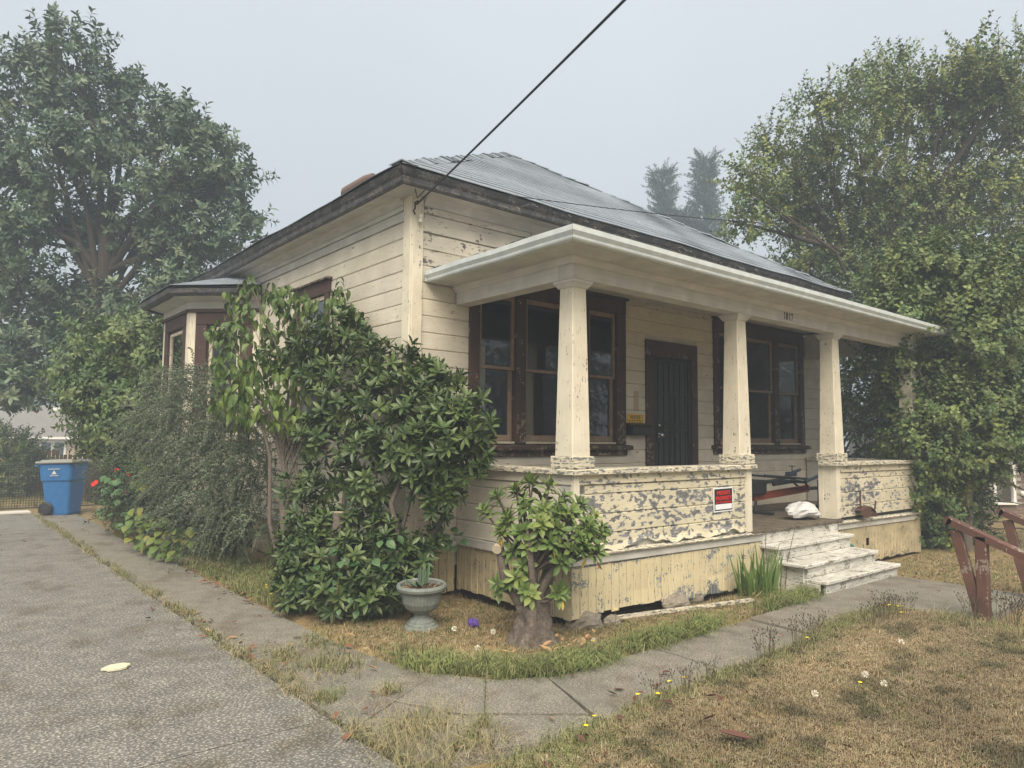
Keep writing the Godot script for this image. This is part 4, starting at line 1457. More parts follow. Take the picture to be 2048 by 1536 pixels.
func build_steps() -> void:
	var st := Node3D.new()
	st.name = "front_steps"
	house.add_child(st)
	var tr := [[0.155, 0.44, 0.712, 2.985, 4.80], [0.31, 0.20, 0.535, 2.88, 4.62], [0.465, -0.02, 0.235, 2.90, 4.66]]
	for t: Array in tr:
		var q := MB.new()
		q.off = Vector2(rng.randf() * 2, rng.randf() * 2)
		q.box(Vector3((t[3] + t[4]) * 0.5, t[0] - 0.02, (t[1] + t[2]) * 0.5), Vector3(t[4] - t[3], 0.040, t[2] - t[1]), 0.008, Basis(Vector3.RIGHT, rnd(-0.01, 0.02)) * Basis(Vector3.BACK, rnd(-0.004, 0.004)))
		part("tread", q.done(M.step_white), st)
	for r: Array in [[0.0, 0.112, 0.66, 3.04, 4.78], [0.156, 0.268, 0.485, 2.99, 4.60], [0.311, 0.424, 0.190, 2.93, 4.60], [0.466, 0.588, 0.012, 2.92, 4.66]]:
		var q := MB.new()
		q.off = Vector2(rng.randf() * 2, rng.randf() * 2)
		q.box(Vector3((r[3] + r[4]) * 0.5, (r[0] + r[1]) * 0.5, r[2]), Vector3(r[4] - r[3], r[1] - r[0], 0.03), 0.004)
		part("riser", q.done(M.step_white), st)
	for sx in [2.955, 4.585]:
		var q := MB.new()
		q.swap = false
		var outline := [Vector2(0.64, -0.05), Vector2(0.64, 0.112), Vector2(0.468, 0.112), Vector2(0.468, 0.268), Vector2(0.172, 0.268), Vector2(0.172, 0.424), Vector2(0.02, 0.424), Vector2(0.02, -0.05)]
		q.sweep(outline, Vector3(sx, 0, 0), Vector3(sx + 0.035, 0, 0), Vector3.BACK)
		part("stringer", q.done(M.step_white), st)


# ---------------------------------------------------------------- ground and paving
var gn := FastNoiseLite.new()
var gn2 := FastNoiseLite.new()


func sstep(a: float, b: float, x: float) -> float:
	var t := clampf((x - a) / (b - a), 0.0, 1.0)
	return t * t * (3.0 - 2.0 * t)


# z of the house-side and of the lawn-side edge of the front walk
func walk_in(x: float) -> float:
	if x < -1.72:
		return -99.0
	if x < -0.6:
		var t := clampf((x + 1.70) / 1.1, 0.0, 1.0)
		return -0.45 + 1.24 * sqrt(1.0 - (1.0 - t) * (1.0 - t))
	return lerpf(0.79, 0.68, clampf((x + 0.6) / 3.6, 0.0, 1.0))


func walk_out(x: float) -> float:
	if x < -2.3:
		return 99.0
	return lerpf(1.62, 1.33, clampf((x + 2.3) / 4.0, 0.0, 1.0)) + 0.04 * sin(x * 2.1)


func is_paved(x: float, z: float) -> bool:
	if x < -1.73:
		return z > -13.3 and (x < -2.36 or z < walk_out(x))
	if x > 3.02 and x < 4.74 and z > 0.6 and z < 2.1:
		return true
	return x < 3.1 and z > walk_in(x) and z < walk_out(x)


func hgt(x: float, z: float) -> float:
	var h := gn.get_noise_2d(x * 0.8, z * 0.8) * 0.02 + gn2.get_noise_2d(x, z) * 0.01
	if is_paved(x, z) or (x < -2.2 and z > -13.5):
		h = -0.06
	elif z > 1.2 and x > -2.3:
		h += 0.035 * sstep(1.2, 1.9, z)
	h -= 1.45 * sstep(18.0, 48.0, -z)
	if z > 2.0 and x > 2.85 and x < 4.8:
		h -= 0.5 * sstep(2.05, 3.4, z)
	if z < 0.1 and z > -D and x > 0.0 and x < W:
		h -= 0.04
	return h


func grid_axis(a0: float, a1: float, f0: float, f1: float, fine: float) -> Array:
	var r := []
	var x := f0
	while x < f1:
		r.append(x)
		x += fine
	var s := fine * 1.6
	while x < a1:
		r.append(x)
		x += s
		s *= 1.35
	r.append(a1)
	x = f0
	s = fine * 1.6
	while true:
		x -= s
		s *= 1.35
		if x < a0:
			break
		r.push_front(x)
	r.push_front(a0)
	return r


func build_ground() -> void:
	gn.frequency = 0.9
	gn.seed = 5
	gn.fractal_octaves = 3
	gn2.frequency = 4.0
	gn2.seed = 9
	var xs := grid_axis(-220.0, 260.0, -2.6, 7.2, 0.11)
	var zs := grid_axis(-260.0, 120.0, -4.0, 3.6, 0.11)
	var q := MB.new()
	var hs := []
	var cs := []
	for z: float in zs:
		var row := []
		var cr := []
		for x: float in xs:
			row.append(Vector3(x, hgt(x, z), z))
			var f := gn.get_noise_2d(x * 0.9 + 30.0, z * 0.9) * 0.5 + 0.5
			var c := Color(0.92, 0.92, 0.92).lerp(Color(0.72, 0.76, 0.66), f)
			if z < -14.0:
				c = Color(0.90, 1.02, 0.70).lerp(Color(0.75, 0.80, 0.55), f)
			cr.append(c)
		hs.append(row)
		cs.append(cr)
	for j in zs.size() - 1:
		for i in xs.size() - 1:
			var nn: Vector3 = (hs[j + 1][i] - hs[j][i]).cross(hs[j][i + 1] - hs[j][i]).normalized()
			for k: Array in [[[j, i], [j, i + 1], [j + 1, i + 1]], [[j, i], [j + 1, i + 1], [j + 1, i]]]:
				var pp := []
				var uu := []
				var cc := []
				for w: Array in k:
					var p: Vector3 = hs[w[0]][w[1]]
					pp.append(p)
					uu.append(Vector2(p.x, p.z))
					cc.append(cs[w[0]][w[1]])
				q.tri(pp[0], pp[1], pp[2], nn, cc, uu)
	var g := part("ground", q.done(M.earth), self)
	g.set_meta("kind", "structure")

	# ---- driveway slabs
	var dr := Node3D.new()
	dr.name = numbered("driveway")
	add_child(dr)
	dr.set_meta("kind", "structure")
	var zj := [7.0, 0.53, -2.70, -6.1, -9.6, -13.1]
	for k in zj.size() - 1:
		for xx: Array in [[-5.6, -2.455], [-9.5, -5.61]]:
			slab("slab", dr, [Vector2(xx[0], zj[k]), Vector2(xx[0], zj[k + 1] + 0.012)], [Vector2(xx[1], zj[k]), Vector2(xx[1], zj[k + 1] + 0.012)], 0.012 + rnd(-0.003, 0.003), M.drive, k + 3, true)
	# ---- side path and front walk
	var pa := Node3D.new()
	pa.name = numbered("path")
	add_child(pa)
	pa.set_meta("kind", "structure")
	var pj := [-0.95, -2.9, -5.0, -7.1, -9.2, -11.3, -13.2]
	for k in pj.size() - 1:
		slab("slab", pa, [Vector2(-2.42, pj[k]), Vector2(-2.42, pj[k + 1] + 0.01)], [Vector2(-1.74, pj[k]), Vector2(-1.74, pj[k + 1] + 0.01)], 0.0 + rnd(-0.006, 0.006), M.walk, k + 13, true)
	var rows := [
		[[Vector2(-2.42, -0.94), Vector2(-2.42, -0.1), Vector2(-2.40, 0.72)], [Vector2(-1.72, -0.94), Vector2(-1.66, -0.28), Vector2(-1.54, 0.24)]],
		[[Vector2(-2.40, 0.73), Vector2(-2.34, 1.30), Vector2(-1.30, 1.62)], [Vector2(-2.02, 0.525), Vector2(-1.86, 0.90), Vector2(-1.245, 1.40)]],
		[[Vector2(-2.005, 0.52), Vector2(-1.845, 0.89), Vector2(-1.235, 1.385)], [Vector2(-1.535, 0.25), Vector2(-1.28, 0.62), Vector2(-0.99, 0.76)]],
		[[Vector2(-1.285, 1.625), Vector2(-0.6, 1.55), Vector2(0.1, 1.46)], [Vector2(-0.975, 0.765), Vector2(-0.5, 0.79), Vector2(0.1, 0.77)]],
		[[Vector2(0.11, 1.46), Vector2(0.7, 1.42), Vector2(1.42, 1.40)], [Vector2(0.11, 0.77), Vector2(0.8, 0.76), Vector2(1.47, 0.745)]],
		[[Vector2(1.435, 1.40), Vector2(2.2, 1.36), Vector2(3.0, 1.36)], [Vector2(1.485, 0.745), Vector2(2.2, 0.72), Vector2(3.04, 0.67)]],
		[[Vector2(3.02, 2.05), Vector2(3.9, 2.05), Vector2(4.74, 2.05)], [Vector2(3.05, 0.63), Vector2(3.9, 0.63), Vector2(4.74, 0.63)]],
	]
	var yy := [0.0, 0.002, 0.008, 0.004, 0.006, 0.022, 0.018]
	for k in rows.size():
		slab("slab", pa, rows[k][0], rows[k][1], yy[k], M.walk, k + 31, true)
	# concrete steps down to the street between the handrails
	for k in 3:
		slab("step", pa, [Vector2(3.12, 2.36 + 0.3 * k), Vector2(4.44, 2.36 + 0.3 * k)], [Vector2(3.12, 2.06 + 0.3 * k), Vector2(4.44, 2.06 + 0.3 * k)], -0.15 * (k + 1), M.walk, k + 60, true, 0.3)
	# pale kerb stone under the net
	slab("kerb_stone", pa, [Vector2(-4.6, -13.25), Vector2(-4.6, -13.75)], [Vector2(-2.45, -13.25), Vector2(-2.45, -13.75)], 0.02, M.curb, 71, true)


# a slab between two edges (given as points that are joined by straight lines)
func slab(called: String, parent: Node, e0: Array, e1: Array, y: float, m: Material, sd: int, worn: bool, thick := 0.09) -> void:
	var q := MB.new()
	var ln := 0.0
	for i in e0.size() - 1:
		ln += maxf((e0[i + 1] - e0[i]).length(), (e1[i + 1] - e1[i]).length())
	var nu := clampi(int(ln / 0.07), 4, 90)
	var wd: float = (e1[0] - e0[0]).length()
	var nv := clampi(int(wd / 0.07), 4, 60)
	var at := func(e: Array, f: float) -> Vector2:
		var g := f * (e.size() - 1)
		var i := mini(int(g), e.size() - 2)
		return (e[i] as Vector2).lerp(e[i + 1], g - i)
	var P := []
	var C := []
	for i in nu + 1:
		var a: Vector2 = at.call(e0, float(i) / nu)
		var b: Vector2 = at.call(e1, float(i) / nu)
		var row := []
		var cr := []
		for j in nv + 1:
			var p := a.lerp(b, float(j) / nv)
			if worn and (j == 0 or j == nv):
				p += (a - b).normalized() * gn2.get_noise_2d(p.x * 1.3 + sd, p.y * 1.3) * 0.022
			var f := gn.get_noise_2d(p.x * 0.75 + sd * 0.2, p.y * 0.75)
			var f2 := gn.get_noise_2d(p.x * 2.6 + 50.0, p.y * 1.7)
			var f3 := gn2.get_noise_2d(p.x * 1.2, p.y * 1.2)
			var k := 1.0 + 0.20 * f + 0.16 * f2 + 0.10 * f3
			var c := Color(k, k, k)
			if f2 < -0.22:
				c = c.lerp(Color(0.66, 0.58, 0.48), clampf((-f2 - 0.22) * 3.0, 0.0, 0.6))
			if f > 0.18 and f3 > 0.0:
				c = c.lerp(Color(1.35, 1.34, 1.30), 0.45)
			row.append(Vector3(p.x, y + 0.004 * gn.get_noise_2d(p.x, p.y), p.y))
			cr.append(c)
		P.append(row)
		C.append(cr)
	for i in nu:
		for j in nv:
			for k: Array in [[[i, j], [i, j + 1], [i + 1, j + 1]], [[i, j], [i + 1, j + 1], [i + 1, j]]]:
				var pp := []
				var uu := []
				var cc := []
				for w: Array in k:
					var p: Vector3 = P[w[0]][w[1]]
					pp.append(p)
					uu.append(Vector2(p.x, p.z))
					cc.append(C[w[0]][w[1]])
				q.tri(pp[0], pp[1], pp[2], Vector3.UP, cc, uu)
	var dn := Vector3.DOWN * thick
	for i in nu:
		q.poly([P[i][0], P[i + 1][0], P[i + 1][0] + dn, P[i][0] + dn], P[i][0] - P[i][1])
		q.poly([P[i][nv], P[i + 1][nv], P[i + 1][nv] + dn, P[i][nv] + dn], P[i][nv] - P[i][nv - 1])
	for j in nv:
		q.poly([P[0][j], P[0][j + 1], P[0][j + 1] + dn, P[0][j] + dn], P[0][j] - P[1][j])
		q.poly([P[nu][j], P[nu][j + 1], P[nu][j + 1] + dn, P[nu][j] + dn], P[nu][j] - P[nu - 1][j])
	part(called, q.done(m), parent)


# ---------------------------------------------------------------- neighbours and far things
func build_neighbours() -> void:
	# ---- tan house far behind the garden
	var n := thing("neighbour_house", "low tan house with a brown shingle roof and white gutter beyond the picket fence", "house", Vector3(2.6, -1.4, -55.0), 0.0)
	n.rotation.y = -0.69
	bxp("wall", Vector3(-9, 0, -6), Vector3(3.4, 2.78, 0), M.tan_wall, n, 0.0)
	var rf := MB.new()
	rf.poly([Vector3(-9.5, 2.86, 0.6), Vector3(3.9, 2.86, 0.6), Vector3(2.4, 5.15, -3.2), Vector3(-9.5, 5.15, -3.2)], Vector3(0, 1, 1))
	rf.poly([Vector3(-9.5, 2.86, -6.6), Vector3(3.9, 2.86, -6.6), Vector3(2.4, 5.15, -3.2), Vector3(-9.5, 5.15, -3.2)], Vector3(0, 1, -1))
	rf.poly([Vector3(3.9, 2.86, 0.6), Vector3(3.9, 2.86, -6.6), Vector3(2.4, 5.15, -3.2)], Vector3(1, 1, 0))
	rf.poly([Vector3(-9.5, 2.84, 0.6), Vector3(3.9, 2.84, 0.6), Vector3(3.9, 2.84, -6.6), Vector3(-9.5, 2.84, -6.6)], Vector3.DOWN)
	var roof := part("roof", rf.done(M.shingle_far), n)
	for vx in [-1.2, 1.1]:
		bxp("roof_vent", Vector3(vx, 4.75, -2.9), Vector3(vx + 0.5, 5.0, -2.5), M.white_trim, roof)
	bxp("gutter", Vector3(-9.5, 2.70, 0.58), Vector3(3.9, 2.86, 0.70), M.white_trim, n)
	var wn := bxp("window", Vector3(-0.35, 1.45, 0.0), Vector3(1.5, 2.62, 0.06), M.white_trim, n)
	bxp("pane", Vector3(-0.2, 1.6, 0.061), Vector3(0.45, 2.47, 0.065), M.black_plastic, wn, 0.0)
	bxp("pane", Vector3(0.70, 1.6, 0.061), Vector3(1.35, 2.47, 0.065), M.black_plastic, wn, 0.0)
	var n2 := thing("neighbour_house", "far house with a pale blue-grey roof rising behind the tan house", "house", Vector3(4.5, -1.5, -72.0))
	n2.rotation.y = -0.69
	bxp("wall", Vector3(-2, 0, -6), Vector3(7, 4.6, 0), M.white_trim, n2, 0.0)
	var r2 := MB.new()
	r2.poly([Vector3(-2.2, 4.6, 0.5), Vector3(7.2, 4.6, 0.5), Vector3(7.2, 6.05, -3), Vector3(-2.2, 6.05, -3)], Vector3(0, 1, 1))
	r2.poly([Vector3(-2.2, 4.6, -6.5), Vector3(7.2, 4.6, -6.5), Vector3(7.2, 6.05, -3), Vector3(-2.2, 6.05, -3)], Vector3(0, 1, -1))
	r2.poly([Vector3(-2.2, 4.6, 0.5), Vector3(-2.2, 4.6, -6.5), Vector3(-2.2, 6.05, -3)], Vector3.LEFT)
	part("roof", r2.done(M.blue_roof), n2)
	# ---- picket fence between the gardens
	var f := thing("picket_fence", "weathered brown wooden picket fence in front of the tan house", "fence", Vector3(-1.35, 0.0, -17.8))
	f.rotation.y = -0.69
	for k in 19:
		var q := MB.new()
		q.off = Vector2(rng.randf(), rng.randf())
		var h := 1.08 + rnd(-0.02, 0.02) + (0.12 if k < 8 else 0.0)
		var gap := 0.105 if k < 9 else 0.13
		var x0 := -0.9 + (k * 0.105 if k < 9 else 0.945 + (k - 9) * gap)
		q.bb(Vector3(x0, 0, 0), Vector3(x0 + 0.09, h, 0.018), 0.004)
		part("picket", q.done(M.fence_wood), f)
	bxp("rail", Vector3(-0.9, 0.25, -0.05), Vector3(1.5, 0.33, -0.001), M.fence_wood, f)
	bxp("rail", Vector3(-0.9, 0.85, -0.05), Vector3(1.5, 0.93, -0.001), M.fence_wood, f)
	# ---- brick house on the right
	var b := thing("brick_house", "brick house with a white framed window seen past the tree and the handrails", "house", Vector3(14.9, 0, -0.6))
	b.rotation.y = -0.62
	var mo := MB.new()
	mo.bb(Vector3(-1.35, -0.3, -5.0), Vector3(-0.86, 2.6, 0.0))
	mo.bb(Vector3(-0.30, -0.3, -5.0), Vector3(6.0, 2.6, 0.0))
	mo.bb(Vector3(-0.86, -0.3, -5.0), Vector3(-0.30, 0.28, 0.0))
	mo.bb(Vector3(-0.86, 1.2, -5.0), Vector3(-0.30, 2.6, 0.0))
	mo.bb(Vector3(-0.86, 0.28, -0.5), Vector3(-0.30, 1.2, -0.4))
	var wall := part("wall", mo.done(M.mortar), b)
	var bm := []
	for k in 5:
		var q := MB.new()
		var kk := [0.72, 0.86, 1.0, 1.12, 0.60][k] as float
		q.col = Color(kk, kk * 0.97, kk * 0.95)
		q.off = Vector2(k * 0.3, k * 0.2)
		q.box(Vector3(0, 0, 0.004), Vector3(0.203, 0.056, 0.02), 0.004)
		bm.append(q.done(M.brick))
	for r in 21:
		for k in 14:
			var x := -1.24 + k * 0.214 + (0.107 if r % 2 else 0.0)
			var y := -0.06 + r * 0.067
			if x > -0.97 and x < -0.19 and y > 0.24 and y < 1.24:
				continue
			if x > 1.3:
				continue
			var o := part("brick", bm[rng.randi() % 5], wall)
			o.position = Vector3(x, y, 0)
	var w := bxp("window", Vector3(-0.84, 0.24, -0.06), Vector3(-0.32, 0.29, 0.09), M.white_trim, b)
	bxp("frame", Vector3(-0.84, 0.292, -0.06), Vector3(-0.78, 1.2, 0.03), M.white_trim, w)
	bxp("frame", Vector3(-0.38, 0.292, -0.06), Vector3(-0.32, 1.2, 0.03), M.white_trim, w)
	bxp("frame", Vector3(-0.78, 1.14, -0.06), Vector3(-0.38, 1.2, 0.03), M.white_trim, w)
	bxp("pane", Vector3(-0.78, 0.292, -0.03), Vector3(-0.38, 1.14, -0.025), M.glass, w, 0.0)
	var lt := MB.new()
	lt.lathe([Vector2(0, 0), Vector2(0.06, 0), Vector2(0.06, 0.03), Vector2(0.045, 0.06), Vector2(0, 0.075)], 14, Transform3D(Basis(Vector3.RIGHT, PI / 2), Vector3(-0.16, 0.49, 0.014)))
	part("round_vent", lt.done(M.white_trim), b)
	var br := MB.new()
	br.poly([Vector3(-1.7, 1.0, 0.5), Vector3(2.2, 3.6, 0.5), Vector3(2.2, 3.6, -5.3), Vector3(-1.7, 1.0, -5.3)], Vector3(-0.6, 1, 0))
	br.poly([Vector3(-1.7, 0.85, 0.5), Vector3(2.2, 3.45, 0.5), Vector3(2.2, 3.45, -5.3), Vector3(-1.7, 0.85, -5.3)], Vector3(0.6, -1, 0))
	br.poly([Vector3(-1.7, 0.85, 0.5), Vector3(2.2, 3.45, 0.5), Vector3(2.2, 3.6, 0.5), Vector3(-1.7, 1.0, 0.5)], Vector3.BACK)
	br.poly([Vector3(2.2, 3.6, 0.5), Vector3(6.2, 1.0, 0.5), Vector3(6.2, 1.0, -5.3), Vector3(2.2, 3.6, -5.3)], Vector3(0.6, 1, 0))
	part("roof", br.done(M.roll_roof), b)
	# ---- plastic garden net across the end of the drive
	var nt := thing("garden_net", "sagging black plastic garden net behind the blue bin", "net fence", Vector3(0, 0, -14.2))
	var ms := MB.new()
	var x := -6.0
	while x < -0.75:
		var sag := 0.02 * sin(x * 3.0)
		ms.tube([Vector3(x, 0.02, sag), Vector3(x + 0.01, 0.5, sag + 0.03), Vector3(x, 0.94 + 0.02 * sin(x * 2.0), sag)], [0.005, 0.005, 0.005], 3, false)
		x += 0.05
	var y := 0.03
	while y < 0.95:
		var pts := []
		var rr := []
		for k in 28:
			var xx := -6.0 + k * 0.195
			pts.append(Vector3(xx, y + 0.02 * sin(xx * 2.0) * y, 0.02 * sin(xx * 3.0) + 0.03 * sin(PI * y)))
			rr.append(0.011 if y < 0.05 or y > 0.9 else 0.005)
		ms.tube(pts, rr, 3, false)
		y += 0.05
	var mo2 := part("mesh", ms.done(M.net), nt)
	mo2.set_meta("kind", "stuff")
	for px in [-5.9, -3.6, -0.78]:
		var p := MB.new()
		p.tube([Vector3(px, -0.1, -0.04), Vector3(px, 1.02, -0.04)], [0.018, 0.016], 6)
		part("post", p.done(M.rust), nt)
	# ---- cables
	var c := MB.new()
	var a0 := Vector3(-0.585, 3.955, -D + 0.07)
	var a1 := Vector3(-1.29, 4.17, 1.73)
	var dirc := a1 - a0
	var pts := []
	var rr := []
	for k in 30:
		var ff := k / 29.0 * 3.4
		pts.append(a0 + dirc * ff + Vector3.UP * (0.035 * (ff * ff - ff)))
		rr.append(0.0095)
	c.tube(pts, rr, 6)
	tag(part("service_cable", c.done(M.cable), self), "thick black service cable rising from the eave corner into the sky", "cable")
	c = MB.new()
	pts = []
	rr = []
	var b0 := Vector3(-0.10, 4.13, -1.34)
	var b1 := Vector3(14.2, 6.75, 1.6)
	for k in 30:
		var ff := k / 29.0
		pts.append(b0.lerp(b1, ff) - Vector3.UP * 0.62 * sin(PI * ff) * (1.0 - 0.25 * ff))
		rr.append(0.005)
	c.tube(pts, rr, 5)
	tag(part("telephone_wire", c.done(M.cable), self), "thin dark wire sagging across the roof and the tall trees", "wire")


func text_on(called: String, s: String, at: Vector3, h: float, wide: float, m: Material, parent: Node, serif := false) -> MeshInstance3D:
	var tm := TextMesh.new()
	var f := SystemFont.new()
	f.font_names = PackedStringArray(["Droid Serif" if serif else "Droid Sans"])
	f.font_weight = 700
	tm.font = f
	tm.text = s
	tm.font_size = 64
	tm.pixel_size = 0.01
	tm.depth = 0.2
	tm.material = m
	var bb := tm.get_aabb()
	var o := MeshInstance3D.new()
	o.name = called
	o.mesh = tm
	parent.add_child(o, true)
	var sx := wide / maxf(bb.size.x, 0.001)
	var sy := h / maxf(bb.size.y, 0.001)
	o.scale = Vector3(sx, sy, 0.01)
	var ctr := bb.get_center()
	o.position = at - Vector3(ctr.x * sx, ctr.y * sy, 0)
	return o


# ---------------------------------------------------------------- things on and around the porch
func build_objects() -> void:
	# ---- house number
	var hn := thing("house_number", "dark house number digits 1817 on the porch beam", "house number", Vector3(3.51, 3.074, 0.054))
	var dx := -0.088
	for ch in ["1", "8", "1", "7"]:
		var dg := text_on("digit", ch, Vector3(dx, 0.0 - dx * 0.02, 0.002), 0.088, 0.026 if ch == "1" else 0.048, M.digit, hn, true)
		dg.rotation.z = -0.05
		dx += 0.058
	# ---- signs
	var ps := thing("warning_sign", "red and black PRIVATE PROPERTY sign on the peeling porch rail", "sign", Vector3(2.208, 0.988, 0.006))
	ps.rotation.z = 0.01
	bxp("plate", Vector3(-0.176, -0.125, 0.0), Vector3(0.176, 0.125, 0.003), M.sign_white, ps, 0.0)
	bxp("border", Vector3(-0.160, -0.112, 0.0035), Vector3(0.160, 0.112, 0.0045), M.sign_black, ps, 0.0)
	bxp("field", Vector3(-0.148, -0.100, 0.005), Vector3(0.148, -0.046, 0.006), M.sign_white, ps, 0.0)
	text_on("lettering", "PRIVATE", Vector3(0, 0.072, 0.007), 0.042, 0.24, M.sign_red, ps)
	text_on("lettering", "PROPERTY", Vector3(0, 0.016, 0.007), 0.042, 0.285, M.sign_red, ps)
	text_on("lettering", "NO TRESPASSING", Vector3(0, -0.027, 0.007), 0.018, 0.285, M.sign_red, ps)
	var yt := thing("posted_sign", "yellow POSTED KEEP OUT sign beside the front door above the mailbox", "sign", Vector3(2.822, 1.85, -D + 0.004))
	bxp("plate", Vector3(-0.165, -0.09, 0.0), Vector3(0.165, 0.085, 0.003), M.sign_yellow, yt, 0.0)
	for r: Array in [[-0.152, 0.068, 0.152, 0.073], [-0.152, -0.08, -0.147, 0.068], [0.147, -0.08, 0.152, 0.068]]:
		bxp("border", Vector3(r[0], r[1], 0.0032), Vector3(r[2], r[3], 0.0038), M.sign_black, yt, 0.0)
	text_on("lettering", "POSTED", Vector3(0, 0.042, 0.0042), 0.038, 0.20, M.sign_black, yt)
	text_on("lettering", "NO TRESPASSING", Vector3(0, 0.004, 0.0042), 0.016, 0.27, M.sign_black, yt)
	text_on("lettering", "KEEP OUT", Vector3(0, -0.034, 0.0042), 0.038, 0.26, M.sign_black, yt)
	# ---- mailbox
	var mb := thing("mailbox", "black wall mailbox hanging under the yellow sign beside the door", "mailbox", Vector3(2.875, 1.735, -D + 0.002))
	var q := MB.new()
	q.sweep([Vector2(0, -0.075), Vector2(0.10, -0.075), Vector2(0.115, -0.06), Vector2(0.115, 0.03), Vector2(0.10, 0.045), Vector2(0, 0.075)], Vector3(-0.225, 0, 0), Vector3(0.14, 0, 0), Vector3.BACK)
	part("box", q.done(M.black_iron), mb)
	q = MB.new()
	q.sweep([Vector2(0, 0.078), Vector2(0.105, 0.048), Vector2(0.123, 0.025), Vector2(0.127, 0.028), Vector2(0.110, 0.055), Vector2(0, 0.086)], Vector3(-0.232, 0, 0), Vector3(0.147, 0, 0), Vector3.BACK)
	part("lid", q.done(M.black_iron), mb)
	# ---- rowing machine lying on the deck
	var rm := thing("rowing_machine", "old rowing machine with a rust-red beam lying on the porch deck", "rowing machine", Vector3(4.85, 0.62, -0.95), -0.05)
	q = MB.new()
	q.box(Vector3(0.18, 0.265, 0), Vector3(1.34, 0.095, 0.06), 0.006, Basis(Vector3.BACK, 0.06))
	part("beam", q.done(M.rower_red), rm)
	q = MB.new()
	q.box(Vector3(-0.52, 0.36, -0.02), Vector3(0.42, 0.20, 0.26), 0.03)
	part("seat", q.done(M.black_plastic), rm)
	for s in [-1.0, 1.0]:
		q = MB.new()
		q.tube([Vector3(-0.55, 0.53, s * 0.22), Vector3(-0.1, 0.50, s * 0.22), Vector3(0.45, 0.46, s * 0.20), Vector3(0.72, 0.44, s * 0.14)], [0.016, 0.016, 0.016, 0.016], 7)
		part("arm", q.done(M.dark_metal), rm)
		q = MB.new()
		q.tube([Vector3(0.45, 0.42, s * 0.2), Vector3(0.85, 0.52, s * 0.24), Vector3(1.05, 0.56, s * 0.24)], [0.022, 0.026, 0.022], 7)
		part("grip", q.done(M.rower_blue), rm)
		q = MB.new()
		q.tube([Vector3(-0.2, 0.40, s * 0.12), Vector3(0.3, 0.43, s * 0.12), Vector3(0.62, 0.40, s * 0.10), Vector3(0.75, 0.30, s * 0.06)], [0.028, 0.028, 0.018, 0.018], 8)
		part("cylinder", q.done(M.dark_metal), rm)
	q = MB.new()
	q.tube([Vector3(-0.45, 0.03, -0.28), Vector3(-0.45, 0.03, 0.28)], [0.022, 0.022], 7)
	q.tube([Vector3(-0.45, 0.03, 0), Vector3(-0.42, 0.25, 0)], [0.02, 0.02], 6)
	part("front_foot", q.done(M.dark_metal), rm)
	q = MB.new()
	q.tube([Vector3(0.85, 0.30, 0), Vector3(1.15, 0.30, 0)], [0.026, 0.026], 7)
	q.tube([Vector3(1.15, 0.02, 0), Vector3(1.15, 0.42, 0)], [0.026, 0.026], 7)
	q.tube([Vector3(1.15, 0.03, -0.25), Vector3(1.15, 0.03, 0.25)], [0.022, 0.022], 7)
	part("rear_frame", q.done(M.dark_metal), rm)
	q = MB.new()
	q.box(Vector3(0.42, 0.52, 0), Vector3(0.16, 0.06, 0.10), 0.01)
	q.tube([Vector3(0.45, 0.55, 0), Vector3(0.45, 0.62, 0)], [0.008, 0.008], 6)
	q.box(Vector3(0.45, 0.63, 0), Vector3(0.07, 0.012, 0.07), 0.003)
	part("foot_clamp", q.done(M.rower_blue), rm)
	# ---- crumpled silver bag
	var bg := MB.new()
	crumple(bg, Vector3(0.30, 0.13, 0.20), 5, 0.30)
	var bag := part("crumpled_bag", bg.done(M.bag), self)
	bag.position = Vector3(4.38, 0.72, -0.28)
	tag(bag, "crumpled silver-white plastic bag on the porch deck at the top of the steps", "bag")
	# ---- rusty iron bracket standing on the ledge
	var rb := thing("iron_bracket", "rusty U-shaped iron bracket standing on the ledge of the porch rail", "bracket", Vector3(5.34, 0.612, 0.055))
	q = MB.new()
	for k in 8:
		var t0 := k / 8.0
		var t1 := (k + 1) / 8.0
		var p0 := Vector3(-0.18 + 0.40 * t0, 0.05 + 0.10 * sin(PI * (0.15 + 0.8 * t0)), 0.0)
		var p1 := Vector3(-0.18 + 0.40 * t1, 0.05 + 0.10 * sin(PI * (0.15 + 0.8 * t1)), 0.0)
		q.poly([p0 + Vector3(0, 0, -0.05), p1 + Vector3(0, 0, -0.05), p1 + Vector3(0, 0, 0.06), p0 + Vector3(0, 0, 0.06)], Vector3.UP)
		q.poly([p0 + Vector3(0, -0.006, -0.05), p1 + Vector3(0, -0.006, -0.05), p1 + Vector3(0, -0.006, 0.06), p0 + Vector3(0, -0.006, 0.06)], Vector3.DOWN)
		q.poly([p0 + Vector3(0, 0, 0.06), p1 + Vector3(0, 0, 0.06), Vector3(p1.x, 0.012, 0.062) if k < 5 else p1 + Vector3(0, -0.01, 0.06), Vector3(p0.x, 0.012, 0.062) if k < 5 else p0 + Vector3(0, -0.01, 0.06)], Vector3.BACK)
	part("bow", q.done(M.rust), rb)
	bxp("upright", Vector3(-0.135, 0.10, 0.0), Vector3(-0.105, 0.36, 0.012), M.rust, rb)
	q = MB.new()
	q.box(Vector3(0.25, 0.13, 0.03), Vector3(0.028, 0.16, 0.012), 0.002, Basis(Vector3.BACK, -0.35))
	q.box(Vector3(0.22, 0.03, 0.03), Vector3(0.10, 0.06, 0.02), 0.004)
	part("tongue", q.done(M.rust), rb)
	build_bin()
	build_urn()
	build_handrails()
	build_small()


